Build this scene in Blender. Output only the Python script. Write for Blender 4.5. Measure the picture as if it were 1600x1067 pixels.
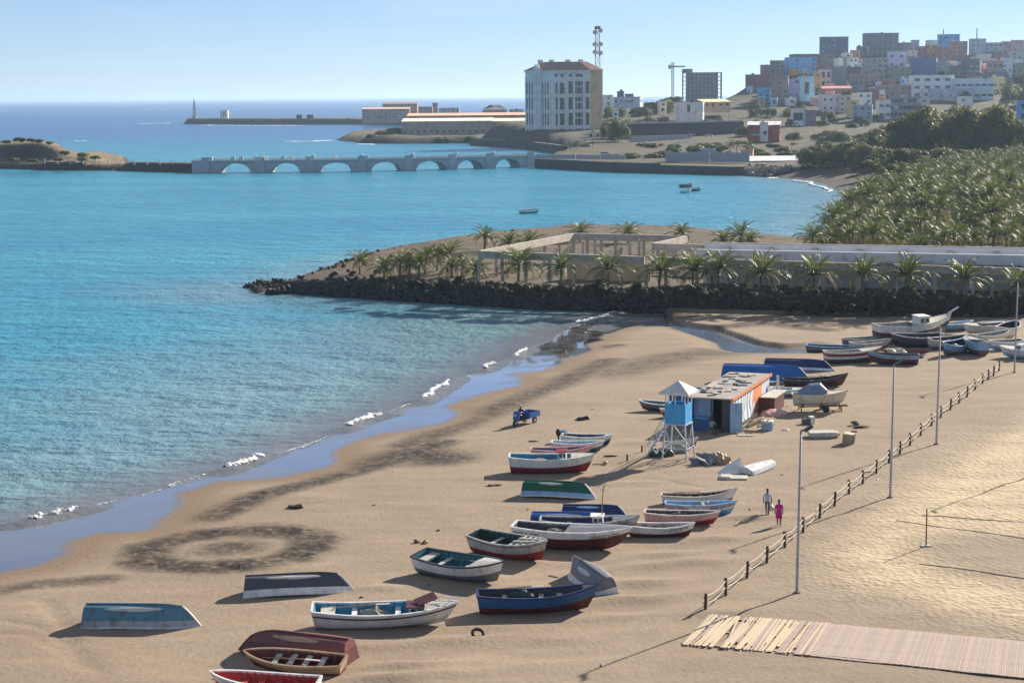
import bpy, bmesh, math, random
import numpy as np
from mathutils import Vector, Matrix, Euler

for _o in list(bpy.data.objects):
    bpy.data.objects.remove(_o)
scene = bpy.context.scene
col = scene.collection
rnd = random.Random(7)
R = math.radians

# ------------------------------------------------------------------ camera
F = 2893.0                 # focal length in photograph pixels (1600 wide)
CAMH = 28.0
PITCH = math.atan(383.5 / F)
ROLL = R(-0.50)
cam_d = bpy.data.cameras.new("camera")
cam = bpy.data.objects.new("camera", cam_d)
col.objects.link(cam)
cam_d.sensor_width = 36.0
cam_d.lens = 36.0 * F / 1600.0
cam_d.clip_start = 1.0
cam_d.clip_end = 120000.0
CM = Matrix.Rotation(math.pi / 2 - PITCH, 3, 'X') @ Matrix.Rotation(ROLL, 3, 'Z')
cam.matrix_world = Matrix.Translation((0, 0, CAMH)) @ CM.to_4x4()
scene.camera = cam

# ------------------------------------------------------------------ sky, sun, exposure
SUN_AZ = R(41.5)           # clockwise from +Y (the view direction)
SUN_EL = R(25.5)
world = bpy.data.worlds.new("World")
scene.world = world
world.use_nodes = True
wn = world.node_tree.nodes
wl = world.node_tree.links
wn.clear()
sky = wn.new("ShaderNodeTexSky")
sky.sky_type = 'NISHITA'
sky.sun_disc = False
sky.sun_elevation = SUN_EL
sky.sun_rotation = SUN_AZ
sky.altitude = 0
sky.air_density = 0.6
sky.dust_density = 0.04
sky.ozone_density = 5.0
# thin, almost even veil of high cirrus
wtc = wn.new("ShaderNodeTexCoord")
wmp = wn.new("ShaderNodeMapping")
wmp.inputs['Scale'].default_value = (3.0, 3.0, 26.0)
wnz = wn.new("ShaderNodeTexNoise")
wnz.inputs['Scale'].default_value = 2.2
wnz.inputs['Detail'].default_value = 5
wrp = wn.new("ShaderNodeMapRange")
wrp.inputs['From Min'].default_value = 0.42
wrp.inputs['From Max'].default_value = 0.75
wrp.inputs['To Min'].default_value = 0.20
wrp.inputs['To Max'].default_value = 0.36
wtint = wn.new("ShaderNodeMix")
wtint.data_type = 'RGBA'
wtint.blend_type = 'MULTIPLY'
wtint.inputs[0].default_value = 1.0
wtint.inputs[7].default_value = (0.95, 0.97, 1.03, 1)
wmix = wn.new("ShaderNodeMix")
wmix.data_type = 'RGBA'
wmix.inputs[7].default_value = (7.6, 8.4, 9.6, 1)
wbg = wn.new("ShaderNodeBackground")
wbg.inputs['Strength'].default_value = 0.052
wout = wn.new("ShaderNodeOutputWorld")
wl.new(wtc.outputs['Generated'], wmp.inputs['Vector'])
wl.new(wmp.outputs[0], wnz.inputs['Vector'])
wl.new(wnz.outputs[0], wrp.inputs[0])
wl.new(sky.outputs[0], wtint.inputs[6])
wl.new(wtint.outputs[2], wmix.inputs[6])
wl.new(wrp.outputs[0], wmix.inputs[0])
wl.new(wmix.outputs[2], wbg.inputs['Color'])
wl.new(wbg.outputs[0], wout.inputs['Surface'])

sun_d = bpy.data.lights.new("sun", 'SUN')
sun_d.energy = 5.0
sun_d.angle = R(0.55)
sun_d.color = (1.0, 0.90, 0.77)
sun = bpy.data.objects.new("sun", sun_d)
col.objects.link(sun)
SUNV = Vector((math.sin(SUN_AZ) * math.cos(SUN_EL), math.cos(SUN_AZ) * math.cos(SUN_EL), math.sin(SUN_EL)))
sun.rotation_euler = SUNV.to_track_quat('Z', 'Y').to_euler()
sun.location = (200, 200, 200)

vs = scene.view_settings
vs.view_transform = 'Standard'
vs.look = 'None'
vs.gamma = 1.0
vs.use_curve_mapping = False
vs.exposure = 1.0
cy = scene.cycles
cy.use_denoising = True
cy.max_bounces = 6
cy.diffuse_bounces = 2
cy.glossy_bounces = 3
cy.transmission_bounces = 3
cy.transparent_max_bounces = 12
cy.volume_bounces = 0
cy.caustics_reflective = False
cy.caustics_refractive = False

# ------------------------------------------------------------------ pixel <-> place
def ray(px, py):
    return CM @ Vector(((px - 800.0) / F, -(py - 533.5) / F, -1.0))
def P(px, py, z=0.0):
    d = ray(px, py)
    k = (z - CAMH) / d.z
    return Vector((d.x * k, d.y * k, z))
def PD(px, py, D):
    d = ray(px, py)
    k = D / d.y
    return Vector((d.x * k, D, CAMH + d.z * k))
def pix(x, y, z):
    v = CM.transposed() @ Vector((x, y, z - CAMH))
    return 800 + F * v.x / -v.z, 533.5 - F * v.y / -v.z
CMn = np.array(CM)
def pxcol(x, y):            # photograph column of a ground point (numpy)
    s, c = CMn[0, 0], CMn[0, 1]
    v0 = CMn[0, 0] * x + CMn[1, 0] * y
    v2 = CMn[0, 2] * x + CMn[1, 2] * y
    return 800 + F * v0 / -v2

# ------------------------------------------------------------------ materials
MATS = {}
def nodes_of(m):
    m.use_nodes = True
    nt = m.node_tree
    nt.nodes.clear()
    out = nt.nodes.new("ShaderNodeOutputMaterial")
    b = nt.nodes.new("ShaderNodeBsdfPrincipled")
    nt.links.new(b.outputs[0], out.inputs[0])
    return nt, b, out
def N(nt, kind, **kw):
    n = nt.nodes.new(kind)
    for k, v in kw.items():
        if k.startswith('_'):
            setattr(n, k[1:], v)
        else:
            n.inputs[k.replace('_', ' ')].default_value = v
    return n
def mixc(nt, fac, a, b, mode='MIX'):
    n = nt.nodes.new("ShaderNodeMix")
    n.data_type = 'RGBA'
    n.blend_type = mode
    for sock, v in ((0, fac), (6, a), (7, b)):
        if isinstance(v, (int, float)):
            n.inputs[sock].default_value = v
        elif isinstance(v, tuple):
            n.inputs[sock].default_value = (*v[:3], 1)
        else:
            nt.links.new(v, n.inputs[sock])
    return n.outputs[2]
def ramp(nt, src, a, b, lo=0.0, hi=1.0):
    n = nt.nodes.new("ShaderNodeMapRange")
    n.inputs['From Min'].default_value = a
    n.inputs['From Max'].default_value = b
    n.inputs['To Min'].default_value = lo
    n.inputs['To Max'].default_value = hi
    nt.links.new(src, n.inputs[0])
    return n.outputs[0]
def noise(nt, scale, detail=4, rough=0.55, stretch=None, coord='Object'):
    tc = nt.nodes.new("ShaderNodeTexCoord")
    n = N(nt, "ShaderNodeTexNoise", Scale=scale, Detail=detail, Roughness=rough)
    if stretch:
        mp = nt.nodes.new("ShaderNodeMapping")
        mp.inputs['Scale'].default_value = stretch
        nt.links.new(tc.outputs[coord], mp.inputs[0])
        nt.links.new(mp.outputs[0], n.inputs['Vector'])
    else:
        nt.links.new(tc.outputs[coord], n.inputs['Vector'])
    return n.outputs[0]
def bump(nt, b, src, strength, dist=0.1):
    n = N(nt, "ShaderNodeBump", Strength=strength, Distance=dist)
    nt.links.new(src, n.inputs['Height'])
    nt.links.new(n.outputs[0], b.inputs['Normal'])
    return n

def M(name, c, rough=0.6, var=0.25, scale=3.0, dirt=None, dirt_amt=0.5, bmp=0.15, metal=0.0, spec=0.4):
    """painted / mineral surface: colour with blotches, streaks of grime and a fine relief"""
    if name in MATS:
        return MATS[name]
    m = bpy.data.materials.new(name)
    nt, b, out = nodes_of(m)
    n1 = noise(nt, scale, 6, 0.6)
    base = mixc(nt, ramp(nt, n1, 0.3, 0.7), tuple(x * (1 - var) for x in c), tuple(min(1, x * (1 + var * 0.6)) for x in c))
    if dirt:
        n2 = noise(nt, scale * 1.7, 8, 0.7, (1, 1, 0.35))
        base = mixc(nt, ramp(nt, n2, 0.50, 0.68, 0, min(.9, dirt_amt * 1.25)), base, dirt)
    nt.links.new(base, b.inputs['Base Color'])
    b.inputs['Roughness'].default_value = rough
    b.inputs['Metallic'].default_value = metal
    b.inputs['Specular IOR Level'].default_value = spec
    if bmp:
        bump(nt, b, noise(nt, scale * 6, 4), bmp, 0.03)
    MATS[name] = m
    return m
def s2l(r, g, b):
    f = lambda v: (v / 255 / 12.92) if v <= 10 else ((v / 255 + 0.055) / 1.055) ** 2.4
    return (f(r), f(g), f(b))

# ------------------------------------------------------------------ mesh building
class MB:
    def __init__(s):
        s.v, s.f, s.m = [], [], []
    def add(s, vs_, fs_, mi=0):
        o = len(s.v)
        s.v += [tuple(v) for v in vs_]
        s.f += [tuple(i + o for i in f) for f in fs_]
        s.m += [mi] * len(fs_)
        return s
    def box(s, x0, x1, y0, y1, z0, z1, mi=0, T=None):
        v = [(x0, y0, z0), (x1, y0, z0), (x1, y1, z0), (x0, y1, z0), (x0, y0, z1), (x1, y0, z1), (x1, y1, z1), (x0, y1, z1)]
        if T is not None:
            v = [tuple(T @ Vector(p)) for p in v]
        return s.add(v, [(0, 3, 2, 1), (4, 5, 6, 7), (0, 1, 5, 4), (1, 2, 6, 5), (2, 3, 7, 6), (3, 0, 4, 7)], mi)
    def bar(s, a, b, w, h=None, mi=0, up=(0, 0, 1)):
        a, b = Vector(a), Vector(b)
        h = h or w
        d = (b - a).normalized()
        u = Vector(up)
        if abs(d.dot(u)) > 0.95:
            u = Vector((0, 1, 0))
        sx = d.cross(u).normalized() * (w / 2)
        sy = sx.cross(d).normalized() * (h / 2)
        v = []
        for p in (a, b):
            v += [p - sx - sy, p + sx - sy, p + sx + sy, p - sx + sy]
        return s.add(v, [(0, 1, 2, 3), (7, 6, 5, 4), (0, 4, 5, 1), (1, 5, 6, 2), (2, 6, 7, 3), (3, 7, 4, 0)], mi)
    def tube(s, pts, r, n=8, mi=0, cap=True):
        pts = [Vector(p) for p in pts]
        rs = r if isinstance(r, (list, tuple)) else [r] * len(pts)
        rings = []
        for i, p in enumerate(pts):
            d = (pts[min(i + 1, len(pts) - 1)] - pts[max(i - 1, 0)]).normalized()
            u = Vector((0, 0, 1)) if abs(d.z) < 0.9 else Vector((1, 0, 0))
            a = d.cross(u).normalized()
            b = a.cross(d)
            rings.append([p + (a * math.cos(2 * math.pi * k / n) + b * math.sin(2 * math.pi * k / n)) * rs[i] for k in range(n)])
        v = [q for rg in rings for q in rg]
        f = []
        for i in range(len(pts) - 1):
            for k in range(n):
                f.append((i * n + k, i * n + (k + 1) % n, (i + 1) * n + (k + 1) % n, (i + 1) * n + k))
        if cap:
            f.append(tuple(range(n - 1, -1, -1)))
            f.append(tuple(range((len(pts) - 1) * n, len(pts) * n)))
        return s.add(v, f, mi)
    def mesh(s, name, mats, smooth=False):
        me = bpy.data.meshes.new(name)
        me.from_pydata(s.v, [], s.f)
        for m in (mats if isinstance(mats, (list, tuple)) else [mats]):
            me.materials.append(m)
        if any(s.m):
            me.polygons.foreach_set('material_index', s.m)
        if smooth:
            me.polygons.foreach_set('use_smooth', [True] * len(me.polygons))
        me.update()
        return me
    def build(s, name, mats, parent=None, smooth=False, loc=None):
        return link(name, s.mesh(name, mats, smooth), parent, loc)
def link(name, data, parent=None, loc=None, rz=None):
    o = bpy.data.objects.new(name, data)
    col.objects.link(o)
    if parent is not None:
        o.parent = parent
    if loc is not None:
        o.location = loc
    if rz is not None:
        o.rotation_euler.z = rz
    return o
def tag(o, label=None, cat=None, group=None, kind=None):
    if label: o['label'] = label
    if cat: o['category'] = cat
    if group: o['group'] = group
    if kind: o['kind'] = kind
    return o
def thing(name, label, cat, loc=(0, 0, 0), rz=0, group=None):
    return tag(link(name, None, None, loc, rz), label, cat, group)
def grid_mesh(name, X, Y, Z, mat, keep=None, attrs=None):
    """regular sheet from 2-D arrays"""
    n, m = X.shape
    co = np.stack([X, Y, Z], -1).reshape(-1, 3).astype(np.float32)
    idx = np.arange(n * m).reshape(n, m)
    q = np.stack([idx[:-1, :-1], idx[:-1, 1:], idx[1:, 1:], idx[1:, :-1]], -1).reshape(-1, 4)
    if keep is not None:
        k = keep.reshape(-1)
        q = q[k[q].any(1)]
        used = np.unique(q)
        mp = np.full(n * m, -1)
        mp[used] = np.arange(len(used))
        co = co[used]
        q = mp[q]
        if attrs:
            attrs = {a: v.reshape(-1)[used] for a, v in attrs.items()}
    me = bpy.data.meshes.new(name)
    me.vertices.add(len(co))
    me.vertices.foreach_set('co', co.ravel())
    me.loops.add(q.size)
    me.loops.foreach_set('vertex_index', q.ravel().astype(np.int32))
    me.polygons.add(len(q))
    me.polygons.foreach_set('loop_start', np.arange(0, q.size, 4, dtype=np.int32))
    me.polygons.foreach_set('loop_total', np.full(len(q), 4, dtype=np.int32))
    me.polygons.foreach_set('use_smooth', np.ones(len(q), dtype=bool))
    me.update(calc_edges=True)
    me.validate()
    for a, v in (attrs or {}).items():
        at = me.attributes.new(a, 'FLOAT', 'POINT')
        at.data.foreach_set('value', np.asarray(v, np.float32).ravel())
    me.materials.append(mat)
    return me

# ------------------------------------------------------------------ numpy helpers
def sdf_poly(X, Y, poly):
    """signed distance, positive inside"""
    poly = np.asarray(poly, float)
    d2 = np.full(X.shape, 1e18)
    inside = np.zeros(X.shape, bool)
    n = len(poly)
    for i in range(n):
        x0, y0 = poly[i]
        x1, y1 = poly[(i + 1) % n]
        ex, ey = x1 - x0, y1 - y0
        t = np.clip(((X - x0) * ex + (Y - y0) * ey) / (ex * ex + ey * ey + 1e-12), 0, 1)
        d2 = np.minimum(d2, (X - x0 - t * ex) ** 2 + (Y - y0 - t * ey) ** 2)
        c = ((y0 > Y) != (y1 > Y)) & (X < (x1 - x0) * (Y - y0) / (y1 - y0 + 1e-12) + x0)
        inside ^= c
    d = np.sqrt(d2)
    return np.where(inside, d, -d)
def dist_line(X, Y, pts):
    d2 = np.full(np.shape(X), 1e18)
    for (x0, y0), (x1, y1) in zip(pts[:-1], pts[1:]):
        ex, ey = x1 - x0, y1 - y0
        t = np.clip(((X - x0) * ex + (Y - y0) * ey) / (ex * ex + ey * ey + 1e-12), 0, 1)
        d2 = np.minimum(d2, (X - x0 - t * ex) ** 2 + (Y - y0 - t * ey) ** 2)
    return np.sqrt(d2)
_rs = np.random.RandomState(3)
_perm = _rs.rand(256, 256)
def vnoise(X, Y, s):
    x, y = np.asarray(X) / s, np.asarray(Y) / s
    xi, yi = np.floor(x).astype(int), np.floor(y).astype(int)
    fx, fy = x - xi, y - yi
    fx, fy = fx * fx * (3 - 2 * fx), fy * fy * (3 - 2 * fy)
    g = lambda a, b: _perm[a % 256, b % 256]
    return (g(xi, yi) * (1 - fx) + g(xi + 1, yi) * fx) * (1 - fy) + (g(xi, yi + 1) * (1 - fx) + g(xi + 1, yi + 1) * fx) * fy
def fbm(X, Y, s, o=4):
    r, a, t = 0, 1.0, 0
    for k in range(o):
        r = r + a * vnoise(X + 17.3 * k, Y - 9.1 * k, s / 2 ** k)
        t += a
        a *= 0.5
    return r / t
def sstep(a, b, x):
    t = np.clip((x - a) / (b - a), 0, 1)
    return t * t * (3 - 2 * t)
def W(pts, z=0.0):
    return [tuple(P(x, y, z)[:2]) for x, y in pts]
# ================================================================== THE SETTING: beach, sea, lands
WATER = [(-420, 905), (-150, 850), (0, 827), (40, 818), (90, 806), (135, 795), (200, 778), (250, 766), (300, 748), (345, 735), (400, 716),
         (440, 707), (470, 700), (520, 680), (545, 664), (600, 648), (650, 629), (688, 608), (705, 596), (745, 582), (775, 568),
         (805, 556), (830, 545), (862, 530), (885, 515), (900, 506), (935, 497), (970, 489), (1000, 484), (1040, 478)]
DRY = [(-420, 985), (-150, 930), (0, 893), (55, 885), (95, 869), (112, 846), (155, 832), (235, 826), (268, 803), (288, 767), (335, 751),
       (440, 743), (505, 731), (531, 716), (524, 706), (546, 690), (600, 676), (680, 664), (717, 650), (711, 638), (697, 632),
       (760, 613), (813, 601), (816, 590), (797, 583), (850, 578), (885, 566), (878, 560), (908, 553), (927, 545), (914, 536),
       (944, 531), (942, 521), (975, 512), (1010, 506), (1045, 500), (1050, 482)]
water_line = W(WATER)
dry_line = W(DRY, 0.15)
beach_poly = water_line + [(140.0, 262.0), (160.0, 60.0), (-60.0, 40.0)]
wet_poly = water_line + dry_line[::-1]
LAGOON = W([(1052, 511), (1075, 512), (1110, 517), (1140, 528), (1180, 540), (1215, 544), (1262, 546), (1258, 554), (1215, 553), (1165, 552), (1130, 545), (1122, 535), (1090, 524)], 0.2)
CREEK = W([(905, 512), (930, 499), (975, 489), (1045, 486), (1052, 503), (1110, 515), (1145, 530), (1120, 532), (1085, 522), (1045, 508), (985, 508), (950, 520)], 0.2)
BAR = W([(1038, 487), (1051, 504), (1085, 511), (1118, 515), (1150, 526), (1185, 538), (1225, 543), (1270, 541), (1330, 528), (1375, 522), (1392, 512), (1385, 500), (1200, 470), (1045, 470)], 0.2)
RINGC = P(360, 853, 0.6)
RINGV = (P(510, 848, 0.6) - P(205, 860, 0.6)).length / 2

def beach_field(X, Y):
    sd = sdf_poly(X, Y, beach_poly)
    wet = sdf_poly(X, Y, wet_poly)
    dry = np.maximum(0, np.where(sd > 0, -wet, 0))
    z = np.where(sd > 0, 0.012 * np.minimum(sd, 9), 0.10 * sd)
    z = z + 0.55 * sstep(0, 14, dry) + 0.35 * sstep(10, 60, dry)
    z = z + sstep(1, 8, dry) * (0.22 * (fbm(X, Y, 14, 3) - 0.5) + 0.16 * (fbm(X * 0.6 + Y * 0.5, Y * 1.5 - X * 0.3, 3.2, 3) - 0.5))
    bar = sdf_poly(X, Y, BAR)
    crk = sdf_poly(X, Y, CREEK)
    lag = sdf_poly(X, Y, LAGOON)
    z = np.where(bar > -2, z * 1 + (0.62 + 0.15 * (fbm(X, Y, 5, 3) - .5) - z) * sstep(-0.05, 0.6, bar), z)
    low = np.maximum(sstep(-3.5, 0.3, lag), sstep(-2.5, 0.5, crk)) * (1 - sstep(-0.2, 0.4, bar))
    z = z * (1 - low) + (0.09 - 0.30 * sstep(-0.3, 1.2, lag) - 0.12 * sstep(-0.5, 1.5, crk)) * low
    return z, sd, wet, dry, bar, crk, lag
def beach_z(x, y):
    a = np.array([[float(x)]]), np.array([[float(y)]])
    return float(beach_field(*a)[0][0, 0])
def G(px, py, dz=0.0):
    z = 0.7
    for _ in range(4):
        p = P(px, py, z)
        z = beach_z(p.x, p.y)
    return Vector((p.x, p.y, z + dz))

def sand_material():
    m = bpy.data.materials.new("beach_sand")
    nt, b, out = nodes_of(m)
    at = lambda n: N(nt, "ShaderNodeAttribute", _attribute_name=n).outputs['Fac']
    big = noise(nt, 0.09, 5, 0.6)
    fine = noise(nt, 1.6, 6, 0.68, (1.3, 0.6, 1))
    c = mixc(nt, ramp(nt, big, 0.35, 0.65), (0.282, 0.218, 0.156), (0.330, 0.260, 0.188))
    c = mixc(nt, ramp(nt, fine, 0.35, 0.72, 0, 0.55), c, (0.24, 0.181, 0.128))
    # dry pale sand that has been walked over
    c = mixc(nt, at('pale'), c, (0.52, 0.42, 0.275))
    # lines of weed and black sand
    wd = N(nt, "ShaderNodeMath", _operation='MULTIPLY')
    nt.links.new(at('weed'), wd.inputs[0])
    nt.links.new(ramp(nt, noise(nt, 1.9, 6, 0.72, (0.9, 1.0, 1)), 0.36, 0.50), wd.inputs[1])
    c = mixc(nt, ramp(nt, at('weed'), 0.15, 0.9, 0, 0.45), c, (0.10, 0.080, 0.060))
    c = mixc(nt, wd.outputs[0], c, (0.048, 0.040, 0.033))
    # damp and wet sand
    c = mixc(nt, at('damp'), c, (0.185, 0.128, 0.083))
    c = mixc(nt, at('wet'), c, (0.085, 0.072, 0.066))
    nt.links.new(c, b.inputs['Base Color'])
    r = N(nt, "ShaderNodeMapRange")
    nt.links.new(at('wet'), r.inputs[0])
    r.inputs['To Min'].default_value = 0.92
    r.inputs['To Max'].default_value = 0.04
    nt.links.new(r.outputs[0], b.inputs['Roughness'])
    s = N(nt, "ShaderNodeMapRange")
    nt.links.new(at('wet'), s.inputs[0])
    s.inputs['To Min'].default_value = 0.12
    s.inputs['To Max'].default_value = 0.75
    nt.links.new(s.outputs[0], b.inputs['Specular IOR Level'])
    nt.links.new(at('wet'), b.inputs['Coat Weight'])
    b.inputs['Coat Roughness'].default_value = 0.03
    b.inputs['Coat IOR'].default_value = 1.7
    # footprints, ripples, tracks
    tc = N(nt, "ShaderNodeTexCoord")
    vo = N(nt, "ShaderNodeTexVoronoi", Scale=2.9, _feature='SMOOTH_F1')
    nt.links.new(tc.outputs['Object'], vo.inputs['Vector'])
    foot = N(nt, "ShaderNodeMath", _operation='MULTIPLY')
    nt.links.new(vo.outputs['Distance'], foot.inputs[0])
    nt.links.new(at('tread'), foot.inputs[1])
    h = N(nt, "ShaderNodeMath", _operation='ADD')
    nt.links.new(foot.outputs[0], h.inputs[0])
    h2 = N(nt, "ShaderNodeMath", _operation='MULTIPLY')
    nt.links.new(noise(nt, 3.2, 6, 0.64, (1.3, 0.8, 1)), h2.inputs[0])
    h2.inputs[1].default_value = 0.42
    nt.links.new(h2.outputs[0], h.inputs[1])
    dryf = N(nt, "ShaderNodeMath", _operation='SUBTRACT', _use_clamp=True)
    dryf.inputs[0].default_value = 1.0
    nt.links.new(at('wet'), dryf.inputs[1])
    st = N(nt, "ShaderNodeMath", _operation='MULTIPLY_ADD')
    nt.links.new(dryf.outputs[0], st.inputs[0])
    st.inputs[1].default_value = 0.62
    st.inputs[2].default_value = 0.035
    bp = bump(nt, b, h.outputs[0], 0.6, 0.16)
    nt.links.new(st.outputs[0], bp.inputs['Strength'])
    return m

xs = np.concatenate([np.arange(-75, -36, 1.0), np.arange(-36, 62, 0.34), np.arange(62, 150, 1.2)])
ys = np.concatenate([np.arange(45, 80, 1.0), np.arange(80, 130, 0.30), np.arange(130, 262, 0.5)])
X, Y = np.meshgrid(xs, ys)
Z, sd, wet, dry, bar, crk, lag = beach_field(X, Y)
# trampled relief in the pale, walked-over sand, boat drag marks
PALE = W([(1640, 650), (1500, 720), (1400, 790), (1330, 860), (1340, 910), (1420, 930), (1520, 955), (1640, 985), (1640, 930), (1500, 900), (1420, 860), (1460, 830), (1640, 830)], 0.9)
pale_sd = sdf_poly(X, Y, PALE)
pale = sstep(-3.0, 2.5, pale_sd + 3.0 * (fbm(X, Y, 4, 3) - 0.5)) * (0.45 + 0.75 * fbm(X, Y, 0.9, 2))
tread_amt = 0.15 + 0.85 * sstep(-8, 2, pale_sd)
Z = Z + tread_amt * 0.03 * (vnoise(X, Y, 0.6) - 0.5) * sstep(2, 6, dry)
# wind-blown ridges beside the boats, wheel ruts
for (px_, py_, ln_, hh_) in ((1000, 912, 3.2, .22), (985, 938, 4.0, .25), (830, 918, 2.6, .2), (640, 1042, 3.0, .25), (600, 1062, 3.2, .25), (720, 1000, 3.5, .18), (1165, 812, 2.6, .25), (1125, 845, 2.4, .18), (1040, 868, 3.5, .18), (1100, 880, 3, .12),
                             (960, 965, 4, .16), (590, 915, 2.6, .15), (950, 742, 2.6, .15), (985, 690, 3, .15), (1000, 752, 4, .14), (700, 1055, 5, .12), (1130, 960, 3.0, .15), (560, 1010, 2.0, .15), (1000, 885, 4, .14), (870, 1000, 5, .1)):
    q_ = P(px_, py_, .8)
    u_, v_ = (X - q_.x) * .96 + (Y - q_.y) * .28, -(X - q_.x) * .28 + (Y - q_.y) * .96
    Z = Z + hh_ * np.exp(-(u_ / ln_) ** 2 - ((v_ + .25 * np.sin(u_ * 1.1)) / .75) ** 2)
for pl_ in ([(-40, 985), (40, 985), (90, 1010), (130, 1040)], [(0, 962), (60, 975), (110, 1005), (160, 1050)], [(60, 930), (85, 960), (100, 1000)], [(75, 928), (100, 958), (118, 998)], [(1180, 560), (1300, 600), (1420, 600), (1520, 570)], [(1200, 570), (1310, 612), (1430, 612)], [(950, 760), (1010, 745), (1100, 760)]):
    Z = Z - 0.07 * np.exp(-(dist_line(X, Y, W(pl_, .8)) / .28) ** 2)
ring = np.abs(np.hypot((X - RINGC.x), (Y - RINGC.y)) - RINGV * 0.86)
ringm = sstep(2.6, 0.3, ring + 0.9 * (fbm(X, Y, 1.6, 2) - .5)) * (0.72 + 0.28 * sstep(0.3, 0.55, fbm(X, Y, 2.5, 2)))
ringin = sstep(RINGV * 0.7, 0, np.hypot(X - RINGC.x, Y - RINGC.y)) * 0.8
wl1 = W([(240, 905), (330, 800), (430, 760), (560, 725), (690, 690), (745, 645), (860, 598), (930, 575), (1010, 545)], 0.5)
weed = np.maximum(ringm, ringin)
weed = np.maximum(weed, 0.85 * sstep(2.6, 0.3, dist_line(X, Y, W([(330, 800), (400, 772), (500, 745), (610, 715), (690, 690)], 0.5)) ))
weed = np.maximum(weed, 0.9 * sstep(4.5, 0.5, dist_line(X, Y, W([(590, 715), (640, 705), (690, 715)], 0.5))))
weed = np.maximum(weed, 0.7 * sstep(3.2, 0.4, dist_line(X, Y, W([(640, 690), (760, 640), (860, 600), (950, 560)], 0.5))))
weed = np.maximum(weed, 0.5 * sstep(6, 1, dist_line(X, Y, W([(960, 580), (1060, 558), (1180, 548)], 0.5))))
weed = np.maximum(weed, 0.6 * sstep(2.0, 0.2, dist_line(X, Y, W([(-60, 925), (60, 905), (160, 900)], 0.5))))
weed = np.maximum(weed, 0.9 * sstep(1.6, 0.2, dist_line(X, Y, W([(940, 540), (965, 538)], 0.3))))
weed = np.maximum(weed, 0.75 * sstep(3.0, 0.3, dist_line(X, Y, W([(1110, 508), (1200, 502), (1290, 512)], 0.9))) * (bar > 0))
weed = np.clip(1.15 * weed, 0, 1) * sstep(0.5, 2.0, dry) * sstep(0.05, 0.4, 0.25 + fbm(X, Y, 6, 3))
Z = Z + np.maximum(ringm * 0.3, weed * 0.16) * (vnoise(X, Y, 0.75) - 0.3) * sstep(0.5, 2, dry)
wetm = np.where(sd > 0, sstep(-0.5, 0.7, wet + 1.0 * (fbm(X, Y, 2.2, 3) - .5)) * (0.80 + 0.20 * sstep(.35, .6, fbm(X * .8 + Y * .35, Y * 1.6 - X * .9, 3.0, 3))), 1.0)
crkm = np.maximum(sstep(-0.8, 0.6, crk), sstep(-1.0, 0.3, lag)) * (1 - sstep(-0.1, 0.2, bar))
wetm = np.maximum(wetm, crkm * 0.8)
dampm = np.maximum(0.75 * sstep(4.5, 0.3, dry + 2.0 * (fbm(X, Y, 5, 2) - .5)), 0.6 * sstep(-4, 0, np.maximum(crk, lag)) * (bar < 0.1)) * (sd > 0)
inn = (X > -80)
beach = link("beach", grid_mesh("beach", X, Y, Z, sand_material(), keep=(Z > -1.2),
             attrs=dict(wet=wetm, damp=dampm, weed=weed, pale=np.clip(pale, 0, 1), tread=tread_amt)))
tag(beach, kind='structure')

# ---- lands as height fields over an outline
def land_material(name, low, mid, top, veg, vegamt=0.5, s=0.08, zlo=0.6, zhi=2.2, bmp=0.8):
    m = bpy.data.materials.new(name)
    nt, b, out = nodes_of(m)
    geo = N(nt, "ShaderNodeNewGeometry")
    sp = N(nt, "ShaderNodeSeparateXYZ")
    nt.links.new(geo.outputs['Position'], sp.inputs[0])
    sn = N(nt, "ShaderNodeSeparateXYZ")
    nt.links.new(geo.outputs['True Normal'], sn.inputs[0])
    n1 = noise(nt, s, 7, 0.65)
    n2 = noise(nt, s * 4, 7, 0.65)
    c = mixc(nt, ramp(nt, n1, 0.35, 0.65), mid, top)
    c = mixc(nt, ramp(nt, n2, 0.55 - 0.2 * vegamt, 0.62, 0, vegamt), c, veg)
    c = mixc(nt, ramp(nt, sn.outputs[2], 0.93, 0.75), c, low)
    c = mixc(nt, ramp(nt, sp.outputs[2], zhi, zlo), c, low)
    nt.links.new(c, b.inputs['Base Color'])
    b.inputs['Roughness'].default_value = 0.95
    b.inputs['Specular IOR Level'].default_value = 0.15
    bump(nt, b, n2, bmp, 0.6)
    return m
def land(name, poly, step, top, slope, mat, rough=0.4, rs=6.0, under=-1.0, zfun=None, edge=0.0):
    poly = np.asarray(poly)
    x0, y0 = poly.min(0) - 3 * step
    x1, y1 = poly.max(0) + 3 * step
    X, Y = np.meshgrid(np.arange(x0, x1, step), np.arange(y0, y1, step))
    s = sdf_poly(X, Y, poly) + edge * (fbm(X, Y, rs * 2, 3) - 0.5)
    t = top if zfun is None else zfun(X, Y, s)
    Z = np.minimum(s * slope - 0.3, t)
    Z = Z + rough * (fbm(X, Y, rs, 4) - 0.5) * sstep(0, 3, s)
    o = link(name, grid_mesh(name, X, Y, Z, mat, keep=(s > under * 2 / slope)))
    return tag(o, kind='structure')

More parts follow.
